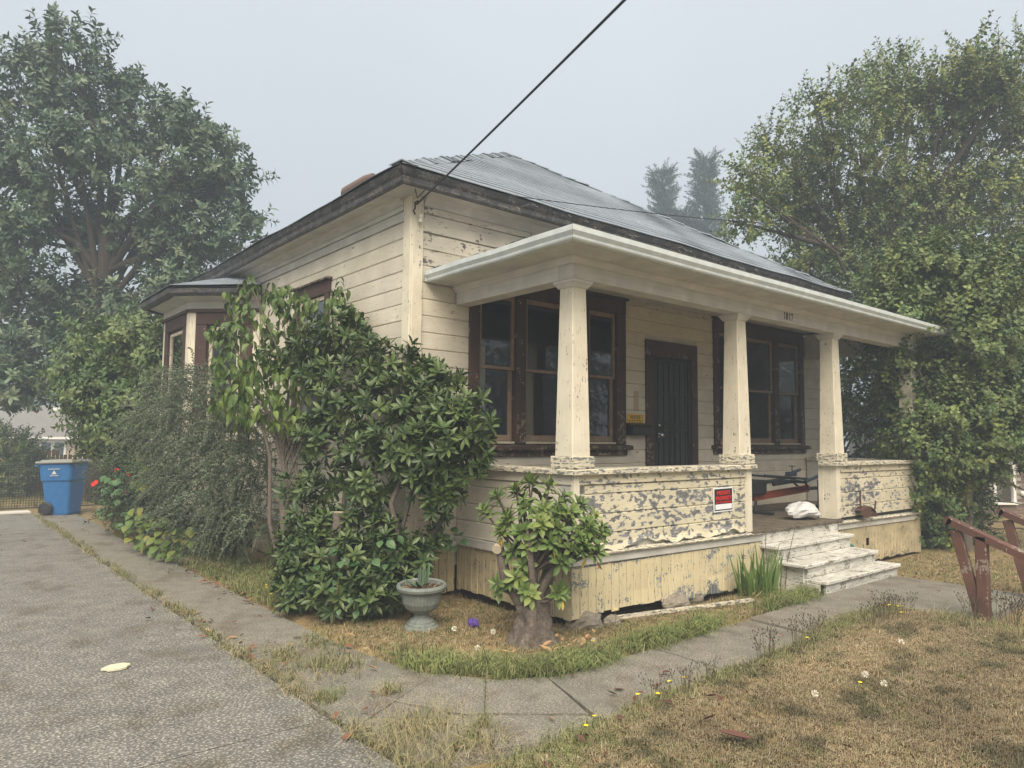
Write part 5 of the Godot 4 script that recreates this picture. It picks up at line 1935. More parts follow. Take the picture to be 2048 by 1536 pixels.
func crumple(q: MB, s: Vector3, sd: int, rough: float) -> void:
	var nz := FastNoiseLite.new()
	nz.seed = sd
	nz.frequency = 1.1
	nz.noise_type = FastNoiseLite.TYPE_CELLULAR
	var nu := 18
	var nv := 10
	var at := func(i: int, j: int) -> Vector3:
		var th := TAU * (i % nu) / nu
		var ph := PI * j / nv
		var d := Vector3(sin(ph) * cos(th), cos(ph), sin(ph) * sin(th))
		var k := 1.0 + rough * nz.get_noise_3d(d.x * 1.7, d.y * 1.7, d.z * 1.7) + 0.10 * sin(th * 3.0 + ph * 2.0)
		return Vector3(d.x * s.x, maxf(d.y, -0.62) * s.y, d.z * s.z) * k
	for i in nu:
		for j in nv:
			var a: Vector3 = at.call(i, j)
			var b: Vector3 = at.call(i + 1, j)
			var c: Vector3 = at.call(i + 1, j + 1)
			var d: Vector3 = at.call(i, j + 1)
			if (a - b).length() > 1e-5:
				q.poly([a, b, c], a)
			if (c - d).length() > 1e-5:
				q.poly([a, c, d], a)


func build_bin() -> void:
	var b := thing("recycling_bin", "blue wheeled recycling bin with a grey lid at the end of the driveway", "bin", Vector3(-1.96, 0.0, -12.68), -0.62)
	b.rotation.z = 0.03
	var q := MB.new()
	# body: rounded rectangles lofted upwards; the upper third steps outwards
	var lv := [[0.0, 0.22, 0.24, 0.03], [0.04, 0.235, 0.25, 0.0], [0.66, 0.29, 0.31, 0.0], [0.70, 0.315, 0.335, 0.0], [1.0, 0.335, 0.36, 0.0], [1.02, 0.345, 0.37, 0.0]]
	var ring := func(l: Array) -> Array:
		var r := []
		for k in 32:
			var an := TAU * k / 32.0
			var c := cos(an)
			var s := sin(an)
			var p := 0.28
			r.append(Vector3(signf(c) * pow(absf(c), p) * l[1], l[0], signf(s) * pow(absf(s), p) * l[2]))
		return r
	for i in lv.size() - 1:
		var r0: Array = ring.call(lv[i])
		var r1: Array = ring.call(lv[i + 1])
		for k in 32:
			var k2 := (k + 1) % 32
			q.poly([r0[k], r0[k2], r1[k2], r1[k]], Vector3(r0[k].x, 0, r0[k].z))
	q.poly(ring.call(lv[0]), Vector3.DOWN)
	part("body", q.done(M.bin_blue), b)
	q = MB.new()
	q.box(Vector3(0, 1.055, 0.01), Vector3(0.72, 0.05, 0.78), 0.02)
	q.box(Vector3(0, 1.085, -0.02), Vector3(0.62, 0.035, 0.62), 0.016)
	part("lid", q.done(M.grey_lid), b)
	q = MB.new()
	q.tube([Vector3(-0.36, 0.99, -0.28), Vector3(-0.42, 0.99, -0.28), Vector3(-0.42, 0.99, 0.28), Vector3(-0.36, 0.99, 0.28)], [0.016, 0.016, 0.016, 0.016], 7)
	part("handle", q.done(M.bin_blue), b)
	for s in [-1.0, 1.0]:
		q = MB.new()
		q.lathe([Vector2(0.0, -0.03), Vector2(0.11, -0.03), Vector2(0.135, -0.015), Vector2(0.135, 0.015), Vector2(0.11, 0.03), Vector2(0, 0.03)], 20, Transform3D(Basis(Vector3.RIGHT, PI / 2), Vector3(-0.19, 0.135, s * 0.29)))
		var wh := part("wheel", q.done(M.black_plastic), b)
		q = MB.new()
		q.lathe([Vector2(0.0, -0.036), Vector2(0.06, -0.034), Vector2(0.07, -0.03), Vector2(0.07, 0.03), Vector2(0, 0.036)], 14, Transform3D(Basis(Vector3.RIGHT, PI / 2), Vector3(-0.19, 0.135, s * 0.29)))
		part("hub", q.done(M.dark_metal), wh)
	# faded white emblem: a small triangle between two short lines
	q = MB.new()
	q.poly([Vector3(-0.05, 0.82, 0.371), Vector3(0.05, 0.82, 0.371), Vector3(0.0, 0.90, 0.374)], Vector3.BACK)
	for k in 8:
		q.bb(Vector3(-0.11 + k * 0.028, 0.915, 0.371), Vector3(-0.09 + k * 0.028, 0.93, 0.3745))
		if k < 6:
			q.bb(Vector3(-0.08 + k * 0.028, 0.785, 0.367), Vector3(-0.06 + k * 0.028, 0.80, 0.3705))
	part("emblem", q.done(M.emblem_reflection_grey), b)


func build_urn() -> void:
	var u := thing("garden_urn", "grey-green fluted pedestal urn planter in the grass beside the dark bush", "planter", Vector3(-0.97, 0.0, -0.82))
	u.rotation = Vector3(0.03, 0, 0.035)
	var q := MB.new()
	q.lathe([Vector2(0, 0), Vector2(0.145, 0), Vector2(0.150, 0.012), Vector2(0.142, 0.028), Vector2(0.125, 0.036), Vector2(0.122, 0.05), Vector2(0.108, 0.058), Vector2(0.104, 0.072), Vector2(0.085, 0.085), Vector2(0.068, 0.10), Vector2(0.060, 0.125), Vector2(0.066, 0.14)], 32)
	part("pedestal", q.done(M.urn), u)
	q = MB.new()
	q.lathe([Vector2(0.066, 0.14), Vector2(0.105, 0.155), Vector2(0.140, 0.185), Vector2(0.160, 0.225), Vector2(0.168, 0.27), Vector2(0.170, 0.325)], 64, Transform3D.IDENTITY, 0.004, 0.16, 0.30)
	part("bowl", q.done(M.urn), u)
	q = MB.new()
	q.lathe([Vector2(0.170, 0.322), Vector2(0.196, 0.326), Vector2(0.210, 0.338), Vector2(0.214, 0.358), Vector2(0.206, 0.374), Vector2(0.192, 0.378), Vector2(0.180, 0.368), Vector2(0.176, 0.33)], 40)
	part("rim", q.done(M.urn), u)
	q = MB.new()
	q.lathe([Vector2(0, 0.352), Vector2(0.10, 0.350), Vector2(0.177, 0.338)], 20)
	part("soil", q.done(M.soil), u)
	# succulent in the urn
	var al := thing("aloe_plant", "spiky blue-green aloe growing in the grey urn", "plant", Vector3(-0.97, 0.345, -0.82))
	var lm := [0.10, 0.19, 0.12]
	for k in 9:
		q = MB.new()
		q.col = Color(lm[0] * rnd(0.8, 1.3), lm[1] * rnd(0.8, 1.2), lm[2] * rnd(0.8, 1.3))
		if k == 8:
			q.col = Color(0.30, 0.32, 0.12)
		var an := k * 0.72 + 0.3
		var tilt := rnd(0.1, 0.5) if k < 6 else 1.15
		if k == 8:
			an = 2.5
			tilt = 1.45
		var dr := Vector3(sin(an) * sin(tilt), cos(tilt), cos(an) * sin(tilt))
		q.leaf(Transform3D(along(dr, 0.0, Vector3(sin(an), 0, cos(an))), Vector3(sin(an) * 0.015, 0, cos(an) * 0.015)), rnd(0.16, 0.24), 0.038, 0.6, 0.12, 0.28, 4)
		part("leaf", q.done(M.leaf), al)
	for k in 26:
		q = MB.new()
		q.col = Color(0.36, 0.27, 0.15) if k % 3 else Color(0.16, 0.2, 0.07)
		var an := rnd(0, TAU)
		var r := rnd(0.02, 0.15)
		var dr := Vector3(sin(an) * 0.7 + rnd(-0.3, 0.3), rnd(0.3, 1.2), cos(an) * 0.7 + rnd(-0.3, 0.3))
		q.leaf(Transform3D(along(dr, rnd(0, 6)), Vector3(sin(an) * r, -0.005, cos(an) * r)), rnd(0.06, 0.16), 0.006, 0.2, 0.5, 0.3, 3)
		part("dry_blade", q.done(M.leaf), al)


func build_handrails() -> void:
	var i := 0
	for x in [3.05, 4.5]:
		var h := thing("handrail", ["reddish-brown wooden handrail at the lawn edge, with a slanted brace on its post", "reddish-brown wooden handrail on the far side of the concrete walk"][i], "handrail", Vector3(x, 0, 2.05), 0.0, "handrails of the street steps")
		var q := MB.new()
		# top rail falls towards the street; its upper end is rounded
		var dz := 1.6
		var sl := -0.43
		q.sweep([Vector2(-0.045, -0.035), Vector2(0.045, -0.035), Vector2(0.045, 0.025), Vector2(0.03, 0.036), Vector2(-0.03, 0.036), Vector2(-0.045, 0.025)], Vector3(0, 0.885, -0.20), Vector3(0, 0.885 + sl * dz, -0.20 + dz), Vector3.RIGHT, Vector3(0, 0.92, 0.39))
		q.tube([Vector3(-0.045, 0.885, -0.20), Vector3(0.045, 0.885, -0.20)], [0.036, 0.036], 12)
		part("top_rail", q.done(M.rail_red), h)
		q = MB.new()
		q.box(Vector3(0, 0.34, 0.06), Vector3(0.09, 0.86, 0.09), 0.006)
		part("post", q.done(M.rail_red), h)
		q = MB.new()
		var a := Vector3(-0.002, 0.80, -0.145)
		var b := Vector3(-0.002, 0.02, 0.035)
		q.box((a + b) * 0.5, Vector3(0.085, (b - a).length(), 0.06), 0.006, along(b - a, 0.0, Vector3.RIGHT).rotated(Vector3.UP, 0.0))
		part("brace", q.done(M.rail_red), h)
		q = MB.new()
		q.box(Vector3(0, -0.10, 1.20), Vector3(0.09, 0.80, 0.09), 0.006)
		part("post", q.done(M.rail_red), h)
		i += 1


func build_small() -> void:
	# ---- flattened pale plate on the driveway
	var q := MB.new()
	var pts := []
	for k in 14:
		var an := TAU * k / 14.0
		pts.append(Vector3(cos(an) * (0.085 + rnd(-0.012, 0.012)), 0.012 + rnd(0, 0.004), sin(an) * (0.06 + rnd(-0.01, 0.01))))
	for k in 14:
		q.poly([Vector3(0, 0.016, 0), pts[k], pts[(k + 1) % 14]], Vector3.UP)
	for k in 14:
		var p0: Vector3 = pts[k]
		var p1: Vector3 = pts[(k + 1) % 14]
		q.poly([p0, p1, p1 - Vector3.UP * 0.012, p0 - Vector3.UP * 0.012], p0)
	var pl := part("flattened_disc", q.done(M.plate), self)
	pl.position = Vector3(-3.2, 0.014, -1.17)
	tag(pl, "pale yellow flattened disc lying on the concrete driveway", "litter")
	# ---- purple cloth
	q = MB.new()
	crumple(q, Vector3(0.055, 0.05, 0.075), 8, 0.5)
	var pc := part("purple_wrapper", q.done(M.purple), self)
	pc.position = Vector3(-0.64, 0.05, -0.53)
	tag(pc, "crumpled purple wrapper lying in the grass near the urn", "litter")
	# ---- white batten along the skirting
	q = MB.new()
	q.sweep([Vector2(-0.02, 0), Vector2(0.02, 0), Vector2(0.02, 0.03), Vector2(-0.02, 0.03)], Vector3(0.42, 0.02, 0.02), Vector3(2.14, 0.012, 0.37), Vector3(-0.2, 0, 0.98))
	tag(part("wooden_batten", q.done(M.cap), self), "long pale wooden batten lying in the grass below the porch skirt", "board")
	# ---- stones and blocks under the porch edge
	var st := [[Vector3(1.36, 0.05, 0.05), Vector3(0.20, 0.09, 0.13), "flat grey rock in front of the gap below the porch skirt"], [Vector3(1.78, 0.04, -0.10), Vector3(0.17, 0.14, 0.14), "rough concrete footing under the middle of the porch skirt"], [Vector3(0.22, 0.03, -0.06), Vector3(0.22, 0.13, 0.16), "concrete block under the front corner of the porch"], [Vector3(2.4, 0.03, -0.14), Vector3(0.14, 0.11, 0.12), "dark rock under the porch skirt beside the sword-leaved clump"], [Vector3(0.42, 0.02, 0.08), Vector3(0.10, 0.07, 0.08), "small grey stone beside the corner block of the porch"]]
	for s: Array in st:
		q = MB.new()
		crumple(q, s[1], int(s[0].x * 10.0) + 3, 0.35)
		var o := part("rock", q.done(M.stone), self)
		o.position = s[0]
		tag(o, s[2], "rock", "stones below the porch")
	# ---- boards in the shrubbery
	q = MB.new()
	q.box(Vector3.ZERO, Vector3(0.09, 0.05, 0.9), 0.004)
	var pb := part("old_plank", q.done(M.fence_wood), self)
	pb.position = Vector3(-1.55, 0.05, -4.9)
	pb.rotation.y = 0.25
	tag(pb, "short grey plank edging the bed under the arching shrub", "board")


# ---------------------------------------------------------------- crowns: x, y, z and radius of each clump of foliage
const LOBES_LEFT_TREE := [[-1.86, 10.96, -15.60, 0.75], [-2.64, 10.89, -17.05, 0.80], [-2.33, 9.55, -16.34, 0.95], [-1.20, 10.04, -16.01, 0.90], [-0.76, 10.47, -15.70, 0.55], [-2.89, 8.03, -16.02, 1.00], [-1.72, 8.00, -14.90, 1.10], [-0.36, 9.06, -15.92, 0.80], [0.06, 9.41, -14.07, 0.50], [0.41, 8.45, -13.71, 0.75], [1.29, 9.41, -14.96, 0.45], [-0.19, 7.47, -14.82, 1.00], [1.19, 7.73, -14.63, 0.90], [1.38, 8.20, -13.53, 0.50], [1.87, 6.96, -13.55, 0.40], [-2.35, 6.62, -15.78, 1.00], [-1.04, 6.54, -15.96, 1.10], [0.35, 6.42, -15.41, 1.10], [1.14, 6.25, -13.86, 0.80], [-2.33, 5.28, -17.30, 1.00], [-1.15, 4.75, -16.14, 1.10], [-0.28, 4.55, -13.84, 1.00], [0.93, 5.20, -14.65, 0.70], [-2.28, 3.45, -16.87, 1.00], [-1.22, 3.16, -15.24, 1.00], [-2.64, 2.63, -15.72, 0.60], [-1.64, 4.03, -17.06, 0.90], [-3.75, 9.37, -17.78, 1.00], [-3.56, 6.29, -18.27, 1.10], [-3.31, 3.76, -18.48, 1.00]]
const LOBES_LAUREL := [[-1.88, 3.18, -9.77, 0.55], [-1.56, 2.76, -9.72, 0.60], [-1.34, 3.16, -8.98, 0.50], [-2.11, 2.57, -10.05, 0.50], [-1.82, 2.21, -9.44, 0.65], [-1.26, 2.32, -9.49, 0.65], [-1.87, 1.78, -9.93, 0.50], [-1.18, 2.71, -8.55, 0.50], [-1.53, 1.78, -8.88, 0.60], [-1.19, 1.78, -8.68, 0.50], [-1.56, 1.34, -9.77, 0.40]]
const LOBES_RIGHT_TREE := [[11.49, 9.52, -1.79, 0.70], [11.45, 9.15, -2.31, 0.60], [12.10, 9.39, -0.93, 0.80], [13.06, 9.39, -0.67, 0.60], [10.13, 8.68, -2.79, 0.50], [10.54, 7.99, -2.36, 0.90], [12.03, 8.43, -1.73, 1.00], [13.03, 8.22, -0.89, 1.00], [14.66, 9.10, -0.37, 0.80], [10.01, 7.81, -3.66, 0.60], [11.16, 7.78, -3.34, 0.80], [12.06, 7.27, -2.41, 1.10], [13.39, 7.27, -1.65, 1.10], [13.70, 6.94, -0.57, 1.00], [8.55, 6.75, -3.52, 0.50], [10.15, 6.79, -4.01, 0.70], [11.03, 6.40, -3.54, 0.90], [11.78, 6.15, -2.76, 1.00], [12.09, 5.86, -1.63, 1.00], [13.42, 5.84, -0.91, 1.00], [8.63, 6.04, -3.58, 0.60], [10.50, 5.41, -3.64, 0.70], [10.75, 4.97, -2.76, 0.80], [10.97, 4.64, -1.83, 0.90], [11.43, 4.46, -0.87, 0.90], [14.84, 7.65, -0.09, 1.00], [15.20, 6.00, -0.15, 1.00], [12.69, 9.17, 0.11, 0.70], [14.76, 9.00, -0.02, 0.90]]
const LOBES_RIGHT_SHRUB := [[7.17, 4.10, -0.13, 0.38], [7.28, 4.21, 0.19, 0.35], [7.79, 4.09, 0.49, 0.50], [8.65, 4.01, 0.77, 0.55], [9.10, 4.19, 1.05, 0.50], [6.83, 3.43, -0.08, 0.35], [7.67, 3.50, 0.10, 0.55], [7.75, 3.29, 0.68, 0.60], [8.83, 3.37, 0.96, 0.60], [6.91, 2.85, -0.28, 0.35], [7.73, 2.74, -0.10, 0.50], [8.35, 2.59, 0.33, 0.60], [8.50, 2.57, 0.89, 0.60], [7.56, 2.19, -0.34, 0.40], [7.51, 2.02, 0.24, 0.55], [7.84, 1.94, 0.73, 0.55], [8.74, 2.12, 1.00, 0.50], [7.05, 1.49, 0.12, 0.40], [7.58, 1.50, 0.40, 0.35], [7.38, 0.89, 0.05, 0.30], [7.70, 0.43, 0.12, 0.28], [7.83, 1.35, 0.65, 0.40], [8.14, 1.58, 1.01, 0.35], [7.76, 0.03, -0.05, 0.22]]
const LOBES_BEHIND_PORCH := [[9.54, 3.00, -2.03, 0.70], [10.57, 2.46, -2.02, 0.70], [10.10, 1.84, -2.32, 0.70], [10.18, 1.74, -1.59, 0.70], [9.39, 3.40, -2.34, 0.60], [10.06, 3.52, -1.87, 0.70], [10.83, 1.65, -1.39, 0.70], [10.00, 4.03, -2.02, 0.70], [10.57, 3.83, -1.50, 0.80]]
const LOBES_BIG_RHODO := [[-1.00, 2.23, -2.19, 0.28], [-0.78, 2.33, -1.87, 0.26], [-0.56, 2.27, -1.56, 0.27], [-0.49, 2.16, -1.24, 0.22], [-1.07, 1.88, -2.24, 0.30], [-0.86, 1.92, -1.81, 0.36], [-0.63, 1.87, -1.36, 0.35], [-0.49, 1.86, -0.98, 0.28], [-0.48, 1.68, -0.72, 0.20], [-1.22, 1.57, -2.37, 0.26], [-1.05, 1.53, -1.84, 0.32], [-0.82, 1.54, -1.39, 0.34], [-0.65, 1.54, -0.98, 0.30], [-0.53, 1.41, -0.76, 0.20], [-1.22, 1.19, -2.11, 0.28], [-1.02, 1.20, -1.68, 0.28], [-0.69, 1.26, -1.15, 0.25], [-1.40, 1.08, -2.39, 0.20], [-0.65, 0.99, -1.12, 0.16], [-0.61, 1.18, -0.95, 0.18], [-1.36, 0.80, -2.23, 0.24], [-1.11, 0.82, -1.89, 0.20], [-1.11, 2.65, -2.93, 0.22], [-0.86, 2.75, -2.59, 0.24], [-0.77, 2.56, -2.26, 0.20], [-1.28, 2.45, -3.33, 0.22], [-1.06, 2.32, -2.76, 0.26]]
const LOBES_LOW_RHODO := [[-1.55, 0.59, -2.12, 0.24], [-1.37, 0.52, -1.85, 0.28], [-1.17, 0.54, -1.55, 0.27], [-0.93, 0.54, -1.35, 0.25], [-0.75, 0.50, -1.20, 0.16], [-1.59, 0.31, -1.90, 0.22], [-1.43, 0.26, -1.51, 0.26], [-1.20, 0.27, -1.31, 0.25], [-0.94, 0.29, -1.23, 0.20], [-1.62, 0.13, -1.92, 0.16], [-1.37, 0.73, -1.98, 0.20], [-0.95, 0.75, -1.50, 0.18], [-0.63, 0.66, -1.23, 0.13]]
const LOBES_DOGWOOD := [[-1.58, 3.18, -3.97, 0.16], [-1.45, 3.36, -3.86, 0.13], [-1.18, 3.25, -3.64, 0.20], [-1.69, 2.81, -3.93, 0.22], [-1.39, 2.88, -3.68, 0.28], [-1.04, 3.11, -3.39, 0.18], [-0.90, 3.04, -3.15, 0.20], [-0.78, 3.19, -2.91, 0.14], [-0.73, 2.89, -2.74, 0.22], [-1.07, 2.69, -3.28, 0.26], [-1.70, 2.34, -3.68, 0.28], [-1.44, 2.39, -3.33, 0.30], [-1.10, 2.28, -3.05, 0.26], [-1.59, 1.99, -3.33, 0.28], [-1.38, 1.89, -3.02, 0.26], [-1.73, 2.00, -3.71, 0.20], [-0.90, 2.61, -2.88, 0.25], [-0.65, 2.88, -2.55, 0.14]]
const LOBES_COTONEASTER := [[-1.50, 2.27, -5.46, 0.35], [-1.72, 2.17, -6.29, 0.30], [-1.34, 2.06, -4.94, 0.30], [-1.16, 1.87, -4.53, 0.25], [-1.58, 1.75, -5.53, 0.40], [-1.78, 1.61, -6.47, 0.35], [-1.31, 1.56, -4.78, 0.40], [-1.12, 1.26, -4.24, 0.35], [-1.52, 1.11, -5.22, 0.40], [-1.31, 0.89, -4.52, 0.40], [-1.70, 1.00, -6.15, 0.35], [-1.18, 0.55, -4.16, 0.30], [-1.45, 0.45, -4.77, 0.30], [-1.62, 0.59, -5.43, 0.30]]
const LOBES_UNDERGROWTH := [[9.08, 0.65, -0.05, 0.30], [9.79, 1.13, -0.12, 0.32], [8.50, 0.33, -0.02, 0.28], [9.57, 1.91, 0.35, 0.35], [8.94, 0.19, 0.09, 0.20]]


# ---------------------------------------------------------------- plants
# leaf mesh for each colour of a palette (vertex colours are linear base colours)
func leaf_kinds(pal: Array, L: float, wd: float, fold: float, droop: float, belly: float, m: Material, segs := 4) -> Array:
	var r := []
	for c: Color in pal:
		var q := MB.new()
		q.col = c
		q.leaf(Transform3D.IDENTITY, L, wd, fold, droop, belly, segs)
		r.append(q.done(m))
	return r


# the leaves nearest the street as parts of their own, the rest as one part
func put_leaves(parent: Node3D, trs: Array, pal: Array, idx: Array, L: float, wd: float, fold: float, droop: float, belly: float, m: Material, parts := 300) -> void:
	var kinds := leaf_kinds(pal, L, wd, fold, droop, belly, m)
	var order := range(trs.size())
	order.sort_custom(func(a, b): return (trs[a].origin - CAM).length_squared() < (trs[b].origin - CAM).length_squared())
	for k in mini(parts, order.size()):
		var o := part("leaf", kinds[idx[order[k]]], parent)
		o.transform = trs[order[k]]
	if order.size() > parts:
		var q := MB.new()
		q.leaf(Transform3D.IDENTITY, L, wd, fold, droop, belly, 4)
		var t2 := []
		var c2 := []
		for k in range(parts, order.size()):
			t2.append(trs[order[k]])
			c2.append(pal[idx[order[k]]])
		many("foliage", q.done(m), t2, c2, parent)


func in_lobe(l: Array, shell := 0.45) -> Array:
	var d := Vector3(rng.randfn(), rng.randfn(), rng.randfn()).normalized()
	var r: float = pow(rng.randf(), shell)
	return [Vector3(l[0], l[1], l[2]) + d * r * l[3], d]


# each clump broken up into smaller ones standing out from it
func clumps(lobes: Array, n: int, f: float, rise := 0.25) -> Array:
	var r := []
	for l: Array in lobes:
		for k in n:
			var d := Vector3(rng.randfn(), rng.randfn() * 0.8 + rise, rng.randfn()).normalized()
			var s := rnd(0.35, 1.0)
			r.append([l[0] + d.x * l[3] * s, l[1] + d.y * l[3] * s, l[2] + d.z * l[3] * s, l[3] * f * rnd(0.75, 1.25)])
	return r


func pick_lobe(lobes: Array) -> Array:
	var tot := 0.0
	for l: Array in lobes:
		tot += l[3] * l[3]
	var f := rng.randf() * tot
	for l: Array in lobes:
		f -= l[3] * l[3]
		if f <= 0.0:
			return l
	return lobes[-1]


# rosettes of long leaves, as on a rhododendron
func rosettes(lobes: Array, count: int, leaves: int, npal: int, up: float, sc0: float, sc1: float) -> Array:
	var trs := []
	var idx := []
	for k in count:
		var l := pick_lobe(lobes)
		var pd := in_lobe(l, 0.33)
		var p: Vector3 = pd[0]
		if p.y < 0.06:
			p.y = rnd(0.06, 0.2)
		if p.x > XH - 0.10 and p.z < -D + 0.12:
			p.x = minf(p.x, XH - 0.1) if p.z < -D - 0.3 else p.x
			p.z = maxf(p.z, -D + 0.14) if p.x > XH - 0.1 else p.z
		if p.x > -0.22 and p.z < 0.1 and p.y < 3.0 and p.x < 2.0:
			p.x = -0.22 - rnd(0.0, 0.1)
		var ax := (Vector3(pd[1]) + Vector3.UP * up + rv(0.25)).normalized()
		var bs := along(ax, rnd(0, TAU), Vector3(0.3, 0.1, 0.9))
		var ci := rng.randi() % npal
		for j in leaves:
			var an := j * 2.39996 + rnd(-0.25, 0.25)
			var ti := lerpf(0.55, 1.45, float(j) / leaves) + rnd(-0.15, 0.15)
			var d := bs * Vector3(sin(an) * sin(ti), cos(ti), cos(an) * sin(ti))
			var s := rnd(sc0, sc1) * (0.75 if j < 2 else 1.0)
			trs.append(Transform3D(along(d, rnd(-0.2, 0.2), ax).scaled_local(Vector3(s, s, s)), p + ax * (-0.03 * float(j) / leaves)))
			idx.append(ci if rng.randf() < 0.7 else rng.randi() % npal)
	return [trs, idx]


# a twig with alternate leaves along +y: the local places of its leaves
func twig_leaves(n: int, ln: float, spread: float, sd: int, hang := 0.0) -> Array:
	var r := RandomNumberGenerator.new()
	r.seed = sd
	var t := []
	for k in n:
		var f := (k + 0.6) / n
		var an := k * 2.2 + r.randf_range(-0.5, 0.5)
		var p := Vector3(0.02 * sin(f * 5.0 + sd), f * ln, 0.02 * cos(f * 4.0 + sd))
		var ti := lerpf(spread * 1.2, spread * 0.55, f) + r.randf_range(-0.2, 0.2)
		var d := Vector3(sin(an) * sin(ti), cos(ti) - hang, cos(an) * sin(ti))
		var s := r.randf_range(0.7, 1.1) * (1.0 if f < 0.85 else 0.75)
		t.append(Transform3D(along(d, r.randf_range(-0.6, 0.6), Vector3(0.1, 1, 0.05) if absf(d.normalized().y) < 0.85 else Vector3(0.3, 0.2, 1)).scaled_local(Vector3(s, s, s)), p))
	return t


func twig_mesh(leaves: Array, ln: float, L: float, wd: float, fold: float, droop: float, belly: float, m: Material, segs := 3, thick := 0.006) -> ArrayMesh:
	var q := MB.new()
	q.col = Color(0.85, 0.6, 0.55)
	q.tube([Vector3.ZERO, Vector3(0.01, ln * 0.5, 0.0), Vector3(0, ln, 0)], [thick, thick * 0.7, thick * 0.35], 3, false)
	for t: Transform3D in leaves:
		var k := 0.8 + 0.4 * fposmod(t.origin.y * 37.7, 1.0)
		q.col = Color(k, k, k * 0.95)
		q.leaf(t, L, wd, fold, droop, belly, segs)
	return q.done(m)


func twigs_in(lobes: Array, count: int, pal: Array, up: float, out: float, s0: float, s1: float, shell := 0.42) -> Array:
	var trs := []
	var cols := []
	for k in count:
		var l := pick_lobe(lobes)
		var pd := in_lobe(l, shell)
		var d: Vector3 = (Vector3(pd[1]) * out + Vector3.UP * up + rv(0.45)).normalized()
		var s := rnd(s0, s1)
		trs.append(Transform3D(along(d, rnd(0, TAU)).scaled_local(Vector3(s, s, s)), pd[0]))
		var c: Color = pal[rng.randi() % pal.size()]
		var b := rnd(0.8, 1.2)
		cols.append(Color(c.r * b * rnd(0.92, 1.08), c.g * b, c.b * b))
	return [trs, cols]


# limbs from the top of a stem to the clumps of the crown
func limbs(base: Vector3, fork: Vector3, lobes: Array, r0: float, every := 1, rl := 0.35) -> MB:
	var q := MB.new()
	var mid := base.lerp(fork, 0.5) + rv(r0 * 0.6)
	q.tube([base - Vector3.UP * 0.1, base + Vector3.UP * 0.06, mid, fork], [r0 * 1.35, r0 * 1.08, r0 * 0.9, r0 * 0.7], 9)
	for k in range(0, lobes.size(), every):
		var l: Array = lobes[k]
		var c := Vector3(l[0], l[1], l[2])
		var f := rnd(0.35, 1.0)
		var a := mid.lerp(fork, f)
		if c.y < a.y:
			a = base.lerp(mid, rnd(0.5, 1.0))
		var m1 := a.lerp(c, 0.45) + Vector3.UP * (c - a).length() * 0.10 + rv(0.06 * (c - a).length())
		var ra := r0 * rl * rnd(0.7, 1.2)
		q.tube([a, m1, c], [ra, ra * 0.65, ra * 0.3], 6, false)
		for j in 3:
			var e: Vector3 = c + rv(1.0).normalized() * l[3] * rnd(0.5, 1.0)
			q.tube([m1.lerp(c, rnd(0.1, 0.9)), e], [ra * 0.32, ra * 0.12], 4, false)
	return q


func as_colors(idx: Array, pal: Array) -> Array:
	var r := []
	for i in idx:
		r.append(pal[i])
	return r


func broad_tree(called: String, label: String, lobes: Array, base: Vector3, fork: Vector3, r0: float, pal: Array, o: Dictionary) -> Node3D:
	var t := thing(called, label, o.get("category", "tree"), base)
	var q := limbs(base, fork, lobes, r0, 1, o.get("limb", 0.35))
	var tr := part("trunk", q.done(o.get("bark", M.bark)), t)
	tr.position = -base
	var L: float = o.L
	var n: int = o.get("kinds", 3)
	var fol: Array = clumps(lobes, o.clump, o.get("clump_size", 0.42)) if o.has("clump") else lobes
	for k in n:
		var lv := twig_leaves(o.get("leaves", 13), o.get("ln", 0.4), o.get("spread", 1.15), 100 + k, o.get("hang", 0.0))
		var me := twig_mesh(lv, o.get("ln", 0.4), L, o.wd, o.get("fold", 0.2), o.get("droop", 0.3), o.get("belly", 0.45), o.get("mat", M.leaf), 3, o.get("thick", 0.006))
		var tc := twigs_in(fol, int(o.count / n), pal, o.get("up", 0.35), o.get("out", 1.0), o.get("s0", 0.8), o.get("s1", 1.25), o.get("shell", 0.42))
		for i in tc[0].size():
			tc[0][i].origin -= base
		var np: int = o.get("parts", 0) / n
		if np > 0:
			# the twigs nearest the street carry leaves that are parts of their own
			var order := range(tc[0].size())
			order.sort_custom(func(a, b): return (tc[0][a].origin + base - CAM).length_squared() < (tc[0][b].origin + base - CAM).length_squared())
			var kinds := leaf_kinds(pal, L, o.wd, o.get("fold", 0.2), o.get("droop", 0.3), o.get("belly", 0.45), o.get("mat", M.leaf), 3)
			var take := int(np / lv.size())
			for i in take:
				for lt: Transform3D in lv:
					var lf := part("leaf", kinds[rng.randi() % kinds.size()], t)
					lf.transform = tc[0][order[i]] * lt
			var keep := {}
			for i in take:
				keep[order[i]] = true
			var t2 := []
			var c2 := []
			for i in tc[0].size():
				if not keep.has(i):
					t2.append(tc[0][i])
					c2.append(tc[1][i])
			tc = [t2, c2]
		many("crown", me, tc[0], tc[1], t)
	return t


